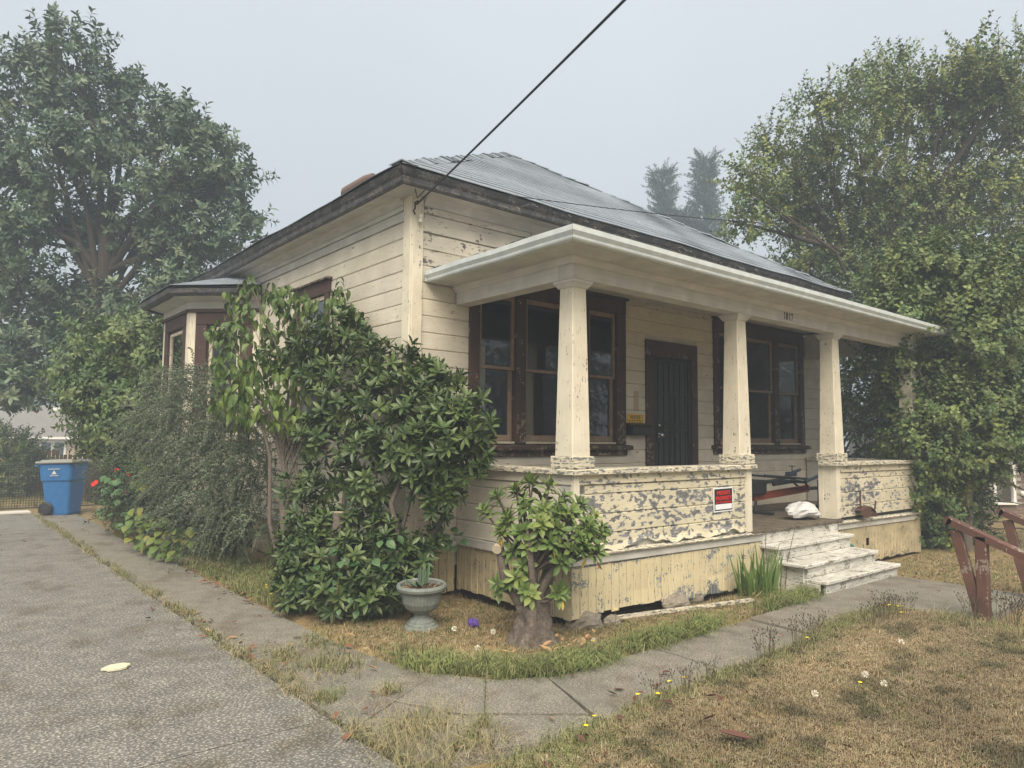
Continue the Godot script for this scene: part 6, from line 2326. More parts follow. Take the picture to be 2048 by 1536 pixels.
func build_plants() -> void:
	var dark := [Color(0.062, 0.102, 0.062), Color(0.080, 0.124, 0.072), Color(0.100, 0.146, 0.082), Color(0.124, 0.168, 0.094)]
	var green := [Color(0.082, 0.132, 0.046), Color(0.104, 0.158, 0.054), Color(0.128, 0.184, 0.064), Color(0.160, 0.212, 0.076)]
	var yellowish := [Color(0.145, 0.198, 0.058), Color(0.180, 0.228, 0.066), Color(0.228, 0.252, 0.074), Color(0.270, 0.262, 0.084)]
	# ---- tall evergreen behind the drive, with large glossy leaves
	broad_tree("evergreen_tree", "tall dark evergreen tree with large glossy leaves behind the end of the driveway", LOBES_LEFT_TREE, Vector3(-0.9, 0, -15.6), Vector3(-1.0, 6.5, -15.3), 0.24, dark, {"L": 0.20, "wd": 0.082, "clump": 7, "clump_size": 0.44, "count": 3500, "leaves": 13, "ln": 0.42, "spread": 1.2, "up": 0.35, "mat": M.leaf_gloss, "bark": M.bark_dark, "thick": 0.008, "droop": 0.35, "limb": 0.4})
	# ---- lower laurel in front of it
	broad_tree("laurel_bush", "bushy green laurel hanging over the path between the bay window and the net", LOBES_LAUREL, Vector3(-1.25, 0, -9.6), Vector3(-1.4, 1.6, -9.5), 0.09, green, {"L": 0.125, "wd": 0.058, "count": 1500, "leaves": 11, "ln": 0.30, "spread": 1.25, "up": 0.1, "mat": M.leaf, "category": "bush", "parts": 264, "droop": 0.4})
	# ---- tall loose tree behind the porch on the right
	var mix := [green[2], green[3], yellowish[0], yellowish[1], yellowish[2], green[1]]
	broad_tree("tall_tree", "tall loose tree with mixed green and yellowing leaves behind the house", LOBES_RIGHT_TREE, Vector3(11.6, 0, -2.3), Vector3(11.6, 4.6, -2.0), 0.22, mix, {"L": 0.085, "wd": 0.052, "clump": 8, "clump_size": 0.46, "count": 6800, "leaves": 13, "ln": 0.42, "spread": 1.15, "up": 0.5, "out": 0.9, "shell": 0.5, "bark": M.bark_dark, "limb": 0.35, "droop": 0.35, "s1": 1.35})
	# ---- leafy small tree at the right end of the porch
	broad_tree("garden_tree", "leafy light green small tree crowding the right end of the porch", LOBES_RIGHT_SHRUB, Vector3(7.85, 0, 0.42), Vector3(7.75, 1.7, 0.5), 0.075, green + [yellowish[0], yellowish[1]], {"L": 0.086, "wd": 0.058, "count": 3600, "leaves": 13, "ln": 0.36, "spread": 1.2, "up": 0.55, "out": 0.7, "parts": 264, "droop": 0.4, "belly": 0.42, "limb": 0.4})
	broad_tree("shade_bush", "dark evergreen bush filling the gap behind the right end of the porch", LOBES_BEHIND_PORCH, Vector3(10.2, 0, -2.6), Vector3(10.2, 1.5, -2.6), 0.08, dark, {"L": 0.10, "wd": 0.045, "count": 1300, "leaves": 12, "ln": 0.36, "category": "bush"})
	broad_tree("shade_bush", "low dark undergrowth between the small tree and the brick house", LOBES_UNDERGROWTH, Vector3(9.6, 0, 1.2), Vector3(9.6, 0.5, 1.2), 0.05, green, {"L": 0.085, "wd": 0.045, "count": 900, "leaves": 12, "ln": 0.32, "category": "bush"})
	# ---- far conifers
	var k := 0
	for c: Array in [[Vector3(31.8, -1.0, -24.1), 19.9, 1.35, "slender dark conifer standing alone above the roof ridge"], [Vector3(33.9, -1.0, -22.3), 20.7, 1.8, "dark bushy conifer rising behind the tall loose tree"], [Vector3(32.8, -1.0, -23.3), 17.2, 1.6, "low ragged conifer between the two far conifers"]]:
		conifer(c[0], c[1], c[2], c[3], 41 + k)
		k += 1
	# ---- shrub by the picket fence, hedge trees far behind the tan house
	broad_tree("round_shrub", "rounded green shrub behind the net beside the picket fence", [[-2.9, 1.0, -18.6, 0.9], [-2.3, 1.15, -18.5, 0.55], [-2.5, 0.5, -18.2, 0.7], [-3.5, 1.2, -19.0, 0.9], [-1.9, 0.75, -17.9, 0.4]], Vector3(-2.7, 0, -18.7), Vector3(-2.7, 0.8, -18.7), 0.06, green, {"L": 0.09, "wd": 0.04, "count": 1100, "leaves": 12, "ln": 0.34, "category": "bush"})
	broad_tree("round_shrub", "brownish green shrub against the right end of the picket fence", [[-0.5, 0.75, -16.2, 0.55], [-0.1, 0.9, -16.0, 0.6], [-0.7, 0.35, -16.0, 0.4]], Vector3(-0.3, 0, -16.2), Vector3(-0.3, 0.5, -16.2), 0.05, [Color(0.07, 0.09, 0.03), Color(0.10, 0.10, 0.035)], {"L": 0.06, "wd": 0.03, "count": 500, "leaves": 12, "ln": 0.30, "category": "bush"})
	var far := []
	for i in 9:
		far.append([lerpf(-9.0, 10.0, i / 8.0) + rnd(-1, 1), rnd(1.5, 4.5), lerpf(-88.0, -74.0, i / 8.0), rnd(2.6, 3.6)])
	broad_tree("far_tree", "broad dark trees on the skyline behind the far roofs", far, Vector3(0, -2, -82), Vector3(0, 1, -82), 0.4, dark, {"L": 0.5, "wd": 0.26, "count": 1300, "leaves": 12, "ln": 1.6, "s0": 0.8, "s1": 1.3})
	# ---- trees across the street, which the windows mirror
	for i in 6:
		var tx := 6.0 + i * 11.5
		var tz := 27.0 - i * 0.8
		var lo := []
		for j in 7:
			lo.append([tx + rnd(-4.5, 4.5), rnd(2.6, 7.5), tz + rnd(-2.5, 2.5), rnd(2.2, 3.2)])
		broad_tree("street_tree", ["broad street tree opposite the house", "wide dark street tree next along the far kerb", "leaning street tree across the road", "low spreading street tree across the road", "tall street tree far along the road", "last street tree along the far kerb"][i], lo, Vector3(tx, 0, tz), Vector3(tx, 3, tz), 0.3, dark, {"L": 0.5, "wd": 0.24, "count": 420, "leaves": 12, "ln": 1.5, "kinds": 1})
	big_rhododendron()
	front_rhododendron()
	dogwood()
	cotoneaster()
	low_plants()


func conifer(at: Vector3, h: float, r: float, label: String, sd: int) -> void:
	var t := thing("conifer", label, "tree", at)
	var q := MB.new()
	q.tube([Vector3.ZERO, Vector3(0.1, h * 0.5, 0), Vector3(0, h * 0.97, 0)], [0.35, 0.22, 0.05], 6)
	part("trunk", q.done(M.bark_dark), t)
	var lv := twig_leaves(26, 0.8, 1.0, sd)
	var me := twig_mesh(lv, 0.8, 0.22, 0.05, 0.2, 0.2, 0.5, M.leaf, 3, 0.012)
	var trs := []
	var cols := []
	var y := h * 0.45
	while y < h:
		var f := (y - h * 0.45) / (h * 0.55)
		var rr := r * (1.0 - 0.8 * f) * rnd(0.3, 1.15) + 0.15
		var an := rnd(0, TAU)
		for b in 3:
			an += rnd(1.0, 3.5)
			var dir := Vector3(cos(an), 0.25, sin(an))
			var n := int(rr / 0.17) + 2
			for j in n:
				var p := Vector3(0, y, 0) + dir * rr * (j + 0.5) / n + rv(0.16)
				trs.append(Transform3D(along((dir + Vector3.UP * 0.5 + rv(0.5)).normalized(), rnd(0, TAU)).scaled_local(Vector3.ONE * rnd(0.7, 1.2)), p))
				var k := rnd(0.7, 1.2)
				cols.append(Color(0.026 * k, 0.044 * k, 0.030 * k))
		y += 0.16
	many("crown", me, trs, cols, t)


func big_rhododendron() -> void:
	var pal := [Color(0.044, 0.074, 0.026), Color(0.058, 0.092, 0.030), Color(0.074, 0.114, 0.036), Color(0.100, 0.142, 0.046)]
	var t := thing("rhododendron_bush", "large dark green rhododendron bush in front of the house corner", "bush")
	var q := MB.new()
	var base := Vector3(-0.95, 0, -1.55)
	for s: Array in [[Vector3(-0.85, 0, -1.5), Vector3(-0.80, 0.75, -1.45), Vector3(-0.62, 1.5, -1.3)], [Vector3(-0.9, 0, -1.55), Vector3(-0.98, 0.8, -1.6), Vector3(-0.85, 1.6, -1.8)], [Vector3(-1.0, 0, -1.7), Vector3(-1.15, 0.9, -1.95), Vector3(-1.05, 1.8, -2.2)], [Vector3(-0.72, 0, -1.4), Vector3(-0.62, 0.62, -1.25), Vector3(-0.58, 1.25, -0.95)], [Vector3(-0.8, 0.5, -1.42), Vector3(-0.95, 1.0, -1.4), Vector3(-0.75, 1.55, -1.5)], [Vector3(-0.65, 0.6, -1.3), Vector3(-0.45, 1.0, -1.1), Vector3(-0.42, 1.5, -0.85)]]:
		q.tube([s[0], s[0].lerp(s[1], 0.5) + rv(0.03), s[1], s[1].lerp(s[2], 0.5) + rv(0.04), s[2]], [0.032, 0.028, 0.024, 0.018, 0.010], 7)
	part("stem", q.done(M.bark), t)
	# sawn-off limbs with pale cut ends
	for s: Array in [[Vector3(-1.30, 0.25, -1.75), Vector3(-1.27, 0.90, -1.80), 0.055], [Vector3(-1.52, 0.4, -2.35), Vector3(-1.55, 0.98, -2.40), 0.05]]:
		q = MB.new()
		q.tube([s[0], s[0].lerp(s[1], 0.5) + rv(0.03), s[1]], [s[2] * 1.15, s[2], s[2] * 1.05], 10)
		part("sawn_limb", q.done(M.bark), t)
		q = MB.new()
		var d: Vector3 = (s[1] - s[0]).normalized()
		q.tube([s[1] + d * 0.001, s[1] + d * 0.012], [s[2] * 0.98, s[2] * 0.9], 10)
		part("cut_face", q.done(M.cut_wood), t)
	var r := rosettes(LOBES_BIG_RHODO, 950, 9, 4, 0.55, 0.8, 1.15)
	var r2 := rosettes(LOBES_LOW_RHODO, 560, 9, 4, 0.6, 0.8, 1.1)
	put_leaves(t, r[0] + r2[0], pal, r[1] + r2[1], 0.122, 0.036, 0.22, 0.15, 0.54, M.leaf_gloss)
	# a bramble sprawling through its foot
	var b := thing("bramble", "bramble with broad toothed leaves sprawling through the foot of the rhododendron", "bush", Vector3(-1.35, 0, -1.35))
	var bp := [Color(0.050, 0.105, 0.036), Color(0.070, 0.130, 0.050)]
	var trs := []
	var idx := []
	for k in 46:
		var p := Vector3(rnd(-0.35, 0.55), rnd(0.08, 0.75), rnd(-0.25, 0.2))
		if k > 34:
			p = Vector3(rnd(0.75, 1.05), rnd(0.55, 0.85), rnd(0.0, 0.2))
		var d := Vector3(rnd(-0.6, 0.3), rnd(-0.5, 0.3), rnd(0.2, 0.9)).normalized()
		trs.append(Transform3D(along(d, rnd(-0.4, 0.4), Vector3(-0.4, 0.8, 0.5)).scaled_local(Vector3.ONE * rnd(0.7, 1.3)), p))
		idx.append(k % 2)
	put_leaves(b, trs, bp, idx, 0.085, 0.062, 0.15, 0.3, 0.42, M.leaf)
	q = MB.new()
	for k in 5:
		var a := Vector3(rnd(-0.2, 0.4), 0, rnd(-0.2, 0.1))
		q.tube([a, a + Vector3(rnd(-0.2, 0.2), 0.5, rnd(0, 0.2)), a + Vector3(rnd(-0.3, 0.4), 0.6, rnd(0.1, 0.3))], [0.006, 0.005, 0.003], 4)
	part("cane", q.done(M.stem), b)


func front_rhododendron() -> void:
	var pal := [Color(0.095, 0.150, 0.044), Color(0.125, 0.185, 0.052), Color(0.160, 0.220, 0.064), Color(0.210, 0.255, 0.076)]
	var t := thing("small_rhododendron", "gnarled small rhododendron with rosettes of light green leaves on a thick stump", "bush", Vector3(-0.50, 0, 0.06))
	var q := MB.new()
	# gnarled stump: buttressed at the foot, furrowed, splitting into its limbs at the top
	var nz := FastNoiseLite.new()
	nz.seed = 14
	nz.frequency = 3.2
	nz.fractal_octaves = 3
	var su := 40
	var sv := 18
	var at := func(i: int, j: int) -> Vector3:
		var th := TAU * (i % su) / su
		var f := float(j) / sv
		var y := -0.06 + 0.46 * f
		var r := 0.135 + 0.10 * pow(1.0 - f, 2.6) - 0.02 * sin(f * PI)
		r *= 1.0 + 0.16 * sin(th * 3.0 + 0.6) * (1.0 - 0.5 * f) + 0.10 * sin(th * 5.0 + 2.0 + f * 2.0) + 0.22 * nz.get_noise_3d(cos(th) * 0.5, y * 1.6, sin(th) * 0.5)
		if f > 0.7:
			r *= 1.0 - 0.9 * pow((f - 0.7) / 0.3, 2.0)
		return Vector3(cos(th) * r * 1.12, y - (0.05 * absf(cos(th)) if f > 0.8 else 0.0), sin(th) * r)
	for i in su:
		for j in sv:
			var o := Vector3(cos(TAU * i / su), 0.3, sin(TAU * i / su))
			q.poly([at.call(i, j), at.call(i + 1, j), at.call(i + 1, j + 1), at.call(i, j + 1)], o)
	part("stump", q.done(M.bark), t)
	# limbs; the left one and the middle one are sawn off
	var ls := [[Vector3(-0.06, 0.28, -0.04), Vector3(-0.15, 0.50, -0.16), Vector3(-0.17, 0.76, -0.22), 0.050], [Vector3(0.02, 0.30, 0.0), Vector3(0.0, 0.52, 0.0), Vector3(0.02, 0.85, 0.02), 0.045], [Vector3(0.08, 0.28, 0.0), Vector3(0.16, 0.48, 0.0), Vector3(0.15, 0.72, 0.05), 0.055], [Vector3(0.03, 0.32, 0.03), Vector3(0.1, 0.55, 0.12), Vector3(0.2, 0.85, 0.2), 0.030], [Vector3(-0.02, 0.32, 0.03), Vector3(-0.08, 0.55, 0.08), Vector3(-0.10, 0.9, 0.05), 0.028]]
	for l: Array in ls:
		q = MB.new()
		var mid: Vector3 = l[1]
		q.tube([l[0], l[0].lerp(mid, 0.5) + rv(0.015), mid, mid.lerp(l[2], 0.5) + rv(0.02), l[2]], [l[3] * 1.2, l[3] * 1.05, l[3], l[3] * 0.85, l[3] * 0.6], 8)
		part("limb", q.done(M.bark), t)
	q = MB.new()
	q.tube([Vector3(-0.19, 0.74, -0.20), Vector3(-0.235, 0.72, -0.17)], [0.036, 0.040], 9)
	part("cut_face", q.done(M.cut_wood), t)
	# rosettes stand on short shoots round a lumpy crown
	var c0 := Vector3(-0.50, 0, 0.06)
	var sp := [[-0.66, 1.12, -0.20], [-0.56, 1.20, -0.08], [-0.47, 1.24, 0.02], [-0.38, 1.22, 0.12], [-0.30, 1.14, 0.22], [-0.20, 1.08, 0.32], [-0.14, 0.98, 0.40], [-0.16, 0.86, 0.48], [-0.72, 1.00, -0.26], [-0.66, 0.98, -0.06], [-0.58, 1.06, 0.06], [-0.50, 1.06, 0.20], [-0.42, 1.04, 0.30], [-0.32, 1.00, 0.36], [-0.24, 0.94, 0.42], [-0.70, 0.88, -0.10], [-0.64, 0.86, 0.06], [-0.56, 0.92, 0.22], [-0.46, 0.90, 0.34], [-0.36, 0.86, 0.42], [-0.26, 0.82, 0.46], [-0.60, 0.76, 0.12], [-0.52, 0.80, 0.30], [-0.40, 0.76, 0.40], [-0.30, 0.74, 0.44], [-0.66, 0.72, -0.02], [-0.62, 0.62, 0.08], [-0.66, 0.50, 0.00], [-0.74, 0.46, -0.10], [-0.60, 0.40, 0.16], [-0.42, 0.42, 0.30], [-0.46, 0.66, 0.36], [-0.20, 0.72, 0.46], [-0.12, 0.86, 0.38], [-0.34, 1.10, 0.0], [-0.46, 1.12, -0.12], [-0.28, 1.0, 0.1], [-0.22, 0.9, 0.2], [-0.56, 0.98, -0.16], [-0.40, 0.96, 0.1]]
	var trs := []
	var idx := []
	var st := MB.new()
	for s0: Array in sp + sp:
		var jit := 0.0 if trs.size() < sp.size() * 11 else 0.05
		var s := [s0[0] + rnd(-jit, jit), s0[1] + rnd(-jit, jit), s0[2] + rnd(-jit, jit)]
		var p := Vector3(s[0], s[1], s[2]) - c0
		var out := Vector3(p.x, 0, p.z)
		var ax := (out.normalized() * 0.75 + Vector3.UP * (0.85 if s[1] > 0.7 else 0.5) + Vector3(-0.2, 0, 0.35) + rv(0.2)).normalized()
		var root := Vector3(0.01, 0.55, 0.0) if s[1] > 0.65 else Vector3(0, 0.3, 0.02)
		st.tube([root.lerp(p, 0.15), root.lerp(p, 0.6) + rv(0.03), p], [0.014, 0.010, 0.006], 5, false)
		var bs := along(ax, rnd(0, TAU), Vector3(0.3, 0.1, 0.9))
		var ci := rng.randi() % 3 + (1 if rng.randf() < 0.25 else 0)
		for j in 11:
			var an := j * 2.39996 + rnd(-0.2, 0.2)
			var ti := lerpf(0.45, 1.75, float(j) / 11.0) + rnd(-0.12, 0.12)
			var d := bs * Vector3(sin(an) * sin(ti), cos(ti), cos(an) * sin(ti))
			var sc := rnd(0.8, 1.15) * (0.72 if j < 3 else 1.0)
			trs.append(Transform3D(along(d, rnd(-0.15, 0.15), ax).scaled_local(Vector3.ONE * sc), p - ax * 0.035 * j / 11.0))
			idx.append(ci)
	part("shoots", st.done(M.bark), t)
	put_leaves(t, trs, pal, idx, 0.112, 0.044, 0.25, 0.18, 0.56, M.leaf)
	# a few old orange leaves hanging on
	var od := leaf_kinds([Color(0.42, 0.19, 0.05), Color(0.40, 0.30, 0.06)], 0.085, 0.024, 0.4, 0.2, 0.5, M.leaf)
	for k in 16:
		var s: Array = sp[rng.randi_range(12, sp.size() - 1)]
		var o := part("old_leaf", od[k % 2], t)
		o.transform = Transform3D(along(Vector3(rnd(-0.5, 0.5), -1, rnd(-0.3, 0.6)), rnd(0, 6)), Vector3(s[0], s[1] - 0.06, s[2] + 0.02) - c0)


func dogwood() -> void:
	var pal := [Color(0.082, 0.130, 0.036), Color(0.110, 0.165, 0.040), Color(0.145, 0.200, 0.044), Color(0.190, 0.230, 0.050)]
	var base := Vector3(-1.22, 0, -2.95)
	var t := thing("dogwood", "thin-stemmed shrub with large drooping yellow-green leaves against the side wall", "bush", base)
	var q := limbs(Vector3(-1.20, 0, -2.92), Vector3(-1.30, 1.6, -3.2), LOBES_DOGWOOD, 0.032, 1, 0.42)
	q.tube([Vector3(-1.12, 0.0, -2.9), Vector3(-1.08, 0.8, -2.95), Vector3(-1.2, 1.5, -3.15), Vector3(-1.25, 2.0, -3.3)], [0.026, 0.022, 0.02, 0.012], 7)
	q.tube([Vector3(-1.28, 0.0, -2.95), Vector3(-1.42, 0.7, -3.1), Vector3(-1.40, 1.4, -3.2), Vector3(-1.5, 2.0, -3.4)], [0.026, 0.022, 0.02, 0.012], 7)
	var tr := part("stem", q.done(M.bark), t)
	tr.position = -base
	var trs := []
	var idx := []
	for k in 950:
		var pd := in_lobe(pick_lobe(LOBES_DOGWOOD), 0.4)
		var p: Vector3 = pd[0]
		if p.x > XH - 0.12:
			p.x = XH - 0.12 - rnd(0, 0.1)
		var an := rnd(0, TAU)
		var d := Vector3(cos(an) * 0.55, rnd(-1.0, -0.15), sin(an) * 0.55).normalized()
		trs.append(Transform3D(along(d, rnd(-0.5, 0.5), Vector3(cos(an), 0.7, sin(an))).scaled_local(Vector3.ONE * rnd(0.75, 1.2)), p - base))
		idx.append(clampi(int((2.9 - p.y) * 1.2 + rnd(-0.6, 1.6)), 0, 3))
	# paired leaves at the tips of the upright shoots
	for s: Array in [[-0.74, 3.42, -3.0], [-1.50, 3.40, -4.0], [-1.2, 3.3, -3.65], [-0.66, 3.05, -2.75], [-1.62, 3.0, -4.05], [-1.0, 3.15, -3.3]]:
		for k in 10:
			var an := (k % 2) * PI + (k / 2) * 0.9
			var d := Vector3(cos(an), -0.55, sin(an)).normalized()
			trs.append(Transform3D(along(d, 0.0, Vector3(cos(an), 1.2, sin(an))).scaled_local(Vector3.ONE * (0.6 + 0.05 * k)), Vector3(minf(s[0], XH - 0.12), s[1] - 0.055 * (k / 2), s[2]) - base))
			idx.append(rng.randi() % 3)
	put_leaves(t, trs, pal, idx, 0.135, 0.062, 0.32, 0.45, 0.40, M.leaf_soft)


func cotoneaster() -> void:
	var base := Vector3(-1.35, 0, -5.2)
	var t := thing("cotoneaster", "arching grey-green shrub of fine twigs with tiny leaves below the bay window", "bush", base)
	var lv := []
	var r := RandomNumberGenerator.new()
	r.seed = 77
	var arc := func(f: float) -> Vector3:
		return Vector3(0, 0.52 * f - 0.10 * f * f, 0.34 * f * f)
	for k in 40:
		var f := (k + 1) / 41.0
		var an := k * 2.4
		var d := Vector3(sin(an), 0.5, cos(an)).normalized()
		var s := r.randf_range(0.7, 1.2)
		lv.append(Transform3D(along(d, r.randf_range(-1, 1), Vector3(0.2, 1, 0.4)).scaled_local(Vector3(s, s, s)), arc.call(f)))
	var q := MB.new()
	q.col = Color(1.9, 1.45, 1.7)
	q.tube([arc.call(0.0), arc.call(0.35), arc.call(0.7), arc.call(1.0)], [0.004, 0.0035, 0.003, 0.0015], 3, false)
	var m := 0
	for l: Transform3D in lv:
		var k := 0.8 + 0.45 * fposmod(m * 0.37, 1.0)
		q.col = Color(k, k, k)
		q.leaf(l, 0.026, 0.014, 0.2, 0.1, 0.5, 3)
		m += 1
	var me := q.done(M.leaf)
	var trs := []
	var cols := []
	for k in 1350:
		var pd := in_lobe(pick_lobe(LOBES_COTONEASTER), 0.36)
		var p: Vector3 = pd[0]
		p.x = minf(p.x, XH - 0.15)
		var d := Vector3(rnd(-0.9, 0.1), rnd(-0.1, 0.9), rnd(-0.2, 0.9)).normalized()
		if rng.randf() < 0.3:
			d = (Vector3(pd[1]) + rv(0.4)).normalized()
		var b := along(d, 0.0, Vector3.UP)
		# the twig arches over: its free end bends downwards
		b = Basis(b.x, b.y, -b.z) if b.z.y > 0.0 else b
		b = Basis(b.y.cross(b.z), b.y, b.z)
		trs.append(Transform3D(b.scaled_local(Vector3.ONE * rnd(0.55, 1.15)), p - base))
		var kk := rnd(0.75, 1.25)
		cols.append(Color(0.125 * kk, 0.155 * kk, 0.098 * kk))
	# long wands sticking out
	for s: Array in [[-1.55, 2.05, -6.2], [-1.75, 1.75, -6.4], [-1.8, 1.35, -6.5], [-1.5, 2.2, -5.6], [-1.6, 1.0, -5.2], [-1.6, 0.8, -4.7], [-1.5, 1.5, -4.8], [-1.3, 2.35, -5.2]]:
		for k in 6:
			trs.append(Transform3D(along(Vector3(-0.8, rnd(0.0, 0.6), rnd(-0.2, 0.5)), 0.0, Vector3.DOWN).scaled_local(Vector3.ONE * rnd(1.2, 1.6)), Vector3(s[0], s[1], s[2]) - base + rv(0.08)))
			cols.append(Color(0.12, 0.15, 0.10))
	var st := MB.new()
	for k in 14:
		var l: Array = LOBES_COTONEASTER[k]
		var c := Vector3(minf(l[0], XH - 0.2), l[1], l[2]) - base
		st.tube([Vector3(rnd(0, 0.3), 0, rnd(-0.3, 0.3)), c * 0.5 + Vector3(0.2, 0.3, 0), c], [0.02, 0.014, 0.006], 5, false)
	part("stem", st.done(M.bark_dark), t)
	many("twigs", me, trs, cols, t)


func low_plants() -> void:
	# ---- vine with broad yellow-green leaves at the foot of the shrub
	var pal := [Color(0.105, 0.165, 0.036), Color(0.135, 0.195, 0.040), Color(0.165, 0.210, 0.046), Color(0.230, 0.225, 0.050)]
	var b0 := Vector3(-1.80, 0, -5.95)
	var v := thing("trailing_vine", "trailing vine with bright yellow-green lobed leaves spilling onto the side path", "plant", b0)
	var trs := []
	var idx := []
	for k in 150:
		var f := rng.randf()
		var p := Vector3(-1.98 + 0.35 * f + rnd(-0.1, 0.1), rnd(0.08, 0.62) * (1.0 - 0.3 * f), -6.7 + 1.5 * f + rnd(-0.15, 0.15))
		if k > 110:
			p = Vector3(-1.80 + rnd(-0.08, 0.08), rnd(0.8, 1.4), -6.8 + rnd(-0.3, 0.3))
		var d := Vector3(rnd(-1, -0.1), rnd(-0.6, 0.1), rnd(0, 0.9)).normalized()
		trs.append(Transform3D(along(d, rnd(-0.4, 0.4), Vector3(-0.5, 0.8, 0.4)).scaled_local(Vector3.ONE * rnd(0.7, 1.2)), p - b0))
		idx.append(rng.randi() % 4)
	put_leaves(v, trs, pal, idx, 0.13, 0.105, 0.15, 0.25, 0.38, M.leaf_soft)
	var q := MB.new()
	for k in 9:
		q = MB.new()
		var a := Vector3(rnd(0.0, 0.3), 0, rnd(-0.6, 0.6))
		q.tube([a, a + Vector3(-0.05, 0.35, 0.05), a + Vector3(-0.2, 0.4, 0.1)], [0.008, 0.006, 0.003], 5)
		part("stem", q.done(M.stem), v)
	q = MB.new()
	q.tube([Vector3(0.1, 0, -0.6), Vector3(0.05, 0.7, -0.8), Vector3(0, 1.4, -0.85)], [0.008, 0.007, 0.004], 5)
	part("stem", q.done(M.stem), v)
	# ---- nasturtium: round leaves on stalks and red flowers
	var nb0 := Vector3(-1.80, 0, -8.1)
	var n := thing("nasturtium", "nasturtium with round leaves and red flowers beyond the vine", "plant", nb0)
	var rl := MB.new()
	rl.col = Color(0.075, 0.150, 0.055)
	var pts := []
	for k in 12:
		var an := TAU * k / 12.0
		pts.append(Vector3(cos(an) * 0.06, 0.012, sin(an) * 0.06))
	for k in 12:
		rl.poly([Vector3.ZERO, pts[k], pts[(k + 1) % 12]], Vector3.UP)
	var rlm := rl.done(M.leaf)
	var fl := MB.new()
	for k in 5:
		var an := TAU * k / 5.0
		fl.leaf(Transform3D(along(Vector3(cos(an), 0.45, sin(an)), 0.0, Vector3.UP), Vector3.ZERO), 0.045, 0.042, -0.2, -0.1, 0.62, 3)
	var flm := fl.done(M.flower_red)
	var st := MB.new()
	for k in 60:
		var p := Vector3(rnd(-0.25, 0.15), rnd(0.15, 0.95), rnd(-0.75, 0.55))
		var o := part("leaf", rlm, n)
		o.transform = Transform3D(along(Vector3(rnd(-0.9, -0.2), 0.7, rnd(0.1, 0.8))).scaled_local(Vector3.ONE * rnd(0.7, 1.25)), p)
		st.tube([p, Vector3(p.x * 0.6, p.y * 0.4, p.z * 0.8), Vector3(0.0, 0, p.z * 0.7)], [0.003, 0.003, 0.004], 3, false)
	for p: Vector3 in [Vector3(-0.05, 1.04, -0.35), Vector3(0.0, 0.90, -0.1), Vector3(-0.08, 0.86, -0.35), Vector3(-0.2, 0.82, -1.1), Vector3(-0.12, 0.84, -0.75), Vector3(-0.22, 0.78, -1.2), Vector3(-0.02, 0.72, 0.1), Vector3(0.02, 1.0, 0.15)]:
		var o := part("flower", flm, n)
		o.transform = Transform3D(along(Vector3(-0.5, 0.4, 0.8)), p)
		st.tube([p, Vector3(p.x, p.y * 0.4, p.z), Vector3(0, 0, p.z * 0.8)], [0.003, 0.003, 0.003], 3, false)
	part("stalks", st.done(M.stem), n)
	# leafy filler bush that the nasturtium climbs through
	broad_tree("understorey_shrub", "dark small-leaved shrub that the red nasturtium climbs through", [[-1.55, 0.75, -8.0, 0.45], [-1.45, 0.5, -7.3, 0.45], [-1.6, 0.5, -8.8, 0.4], [-1.5, 1.15, -8.2, 0.4], [-1.4, 1.0, -7.4, 0.4]], Vector3(-1.4, 0, -8.0), Vector3(-1.4, 0.5, -8.0), 0.03, [Color(0.035, 0.065, 0.028), Color(0.05, 0.085, 0.032)], {"L": 0.06, "wd": 0.03, "count": 700, "leaves": 12, "ln": 0.28, "category": "bush"})
	# ---- sword-leaved clump by the steps
	var ib := Vector3(2.48, 0, 0.24)
	var ir := thing("iris_clump", "clump of upright sword-shaped green leaves growing beside the porch steps", "plant", ib)
	for k in 64:
		q = MB.new()
		var g := rnd(0.8, 1.3)
		q.col = Color(0.100 * g, 0.158 * g, 0.040 * g)
		var fx := rnd(-0.42, 0.42)
		var L := rnd(0.34, 0.62) * (1.0 - 0.35 * absf(fx))
		var d := Vector3(fx * 0.55 + rnd(-0.16, 0.16), 1.0, rnd(-0.12, 0.30))
		q.leaf(Transform3D(along(d, rnd(-0.5, 0.5), Vector3(-0.5, 0, 0.8)), Vector3(fx * 0.55, -0.01, rnd(-0.12, 0.12))), L, 0.024, 0.15, rnd(-0.05, 0.25), 0.38, 5)
		part("leaf", q.done(M.leaf), ir)
	for k in 24:
		q = MB.new()
		q.col = Color(0.36, 0.28, 0.14)
		var d := Vector3(rnd(-0.9, 0.9), rnd(0.3, 1.0), rnd(-0.2, 0.9))
		q.leaf(Transform3D(along(d, rnd(0, 6)), Vector3(rnd(-0.2, 0.35), 0, rnd(-0.1, 0.15))), rnd(0.15, 0.36), 0.010, 0.2, 0.5, 0.3, 4)
		part("dry_blade", q.done(M.leaf), ir)
	q = MB.new()
	q.tube([Vector3(0.42, 0, 0.05), Vector3(0.46, 0.30, 0.06), Vector3(0.60, 0.55, 0.05), Vector3(0.66, 0.66, 0.05)], [0.005, 0.005, 0.004, 0.003], 5)
	q.tube([Vector3(0.46, 0.28, 0.06), Vector3(0.62, 0.40, 0.08)], [0.003, 0.002], 4)
	q.tube([Vector3(0.20, 0, 0.0), Vector3(0.19, 0.5, -0.03), Vector3(0.21, 0.72, -0.03)], [0.005, 0.004, 0.003], 5)
	part("dry_stalk", q.done(M.bark), ir)


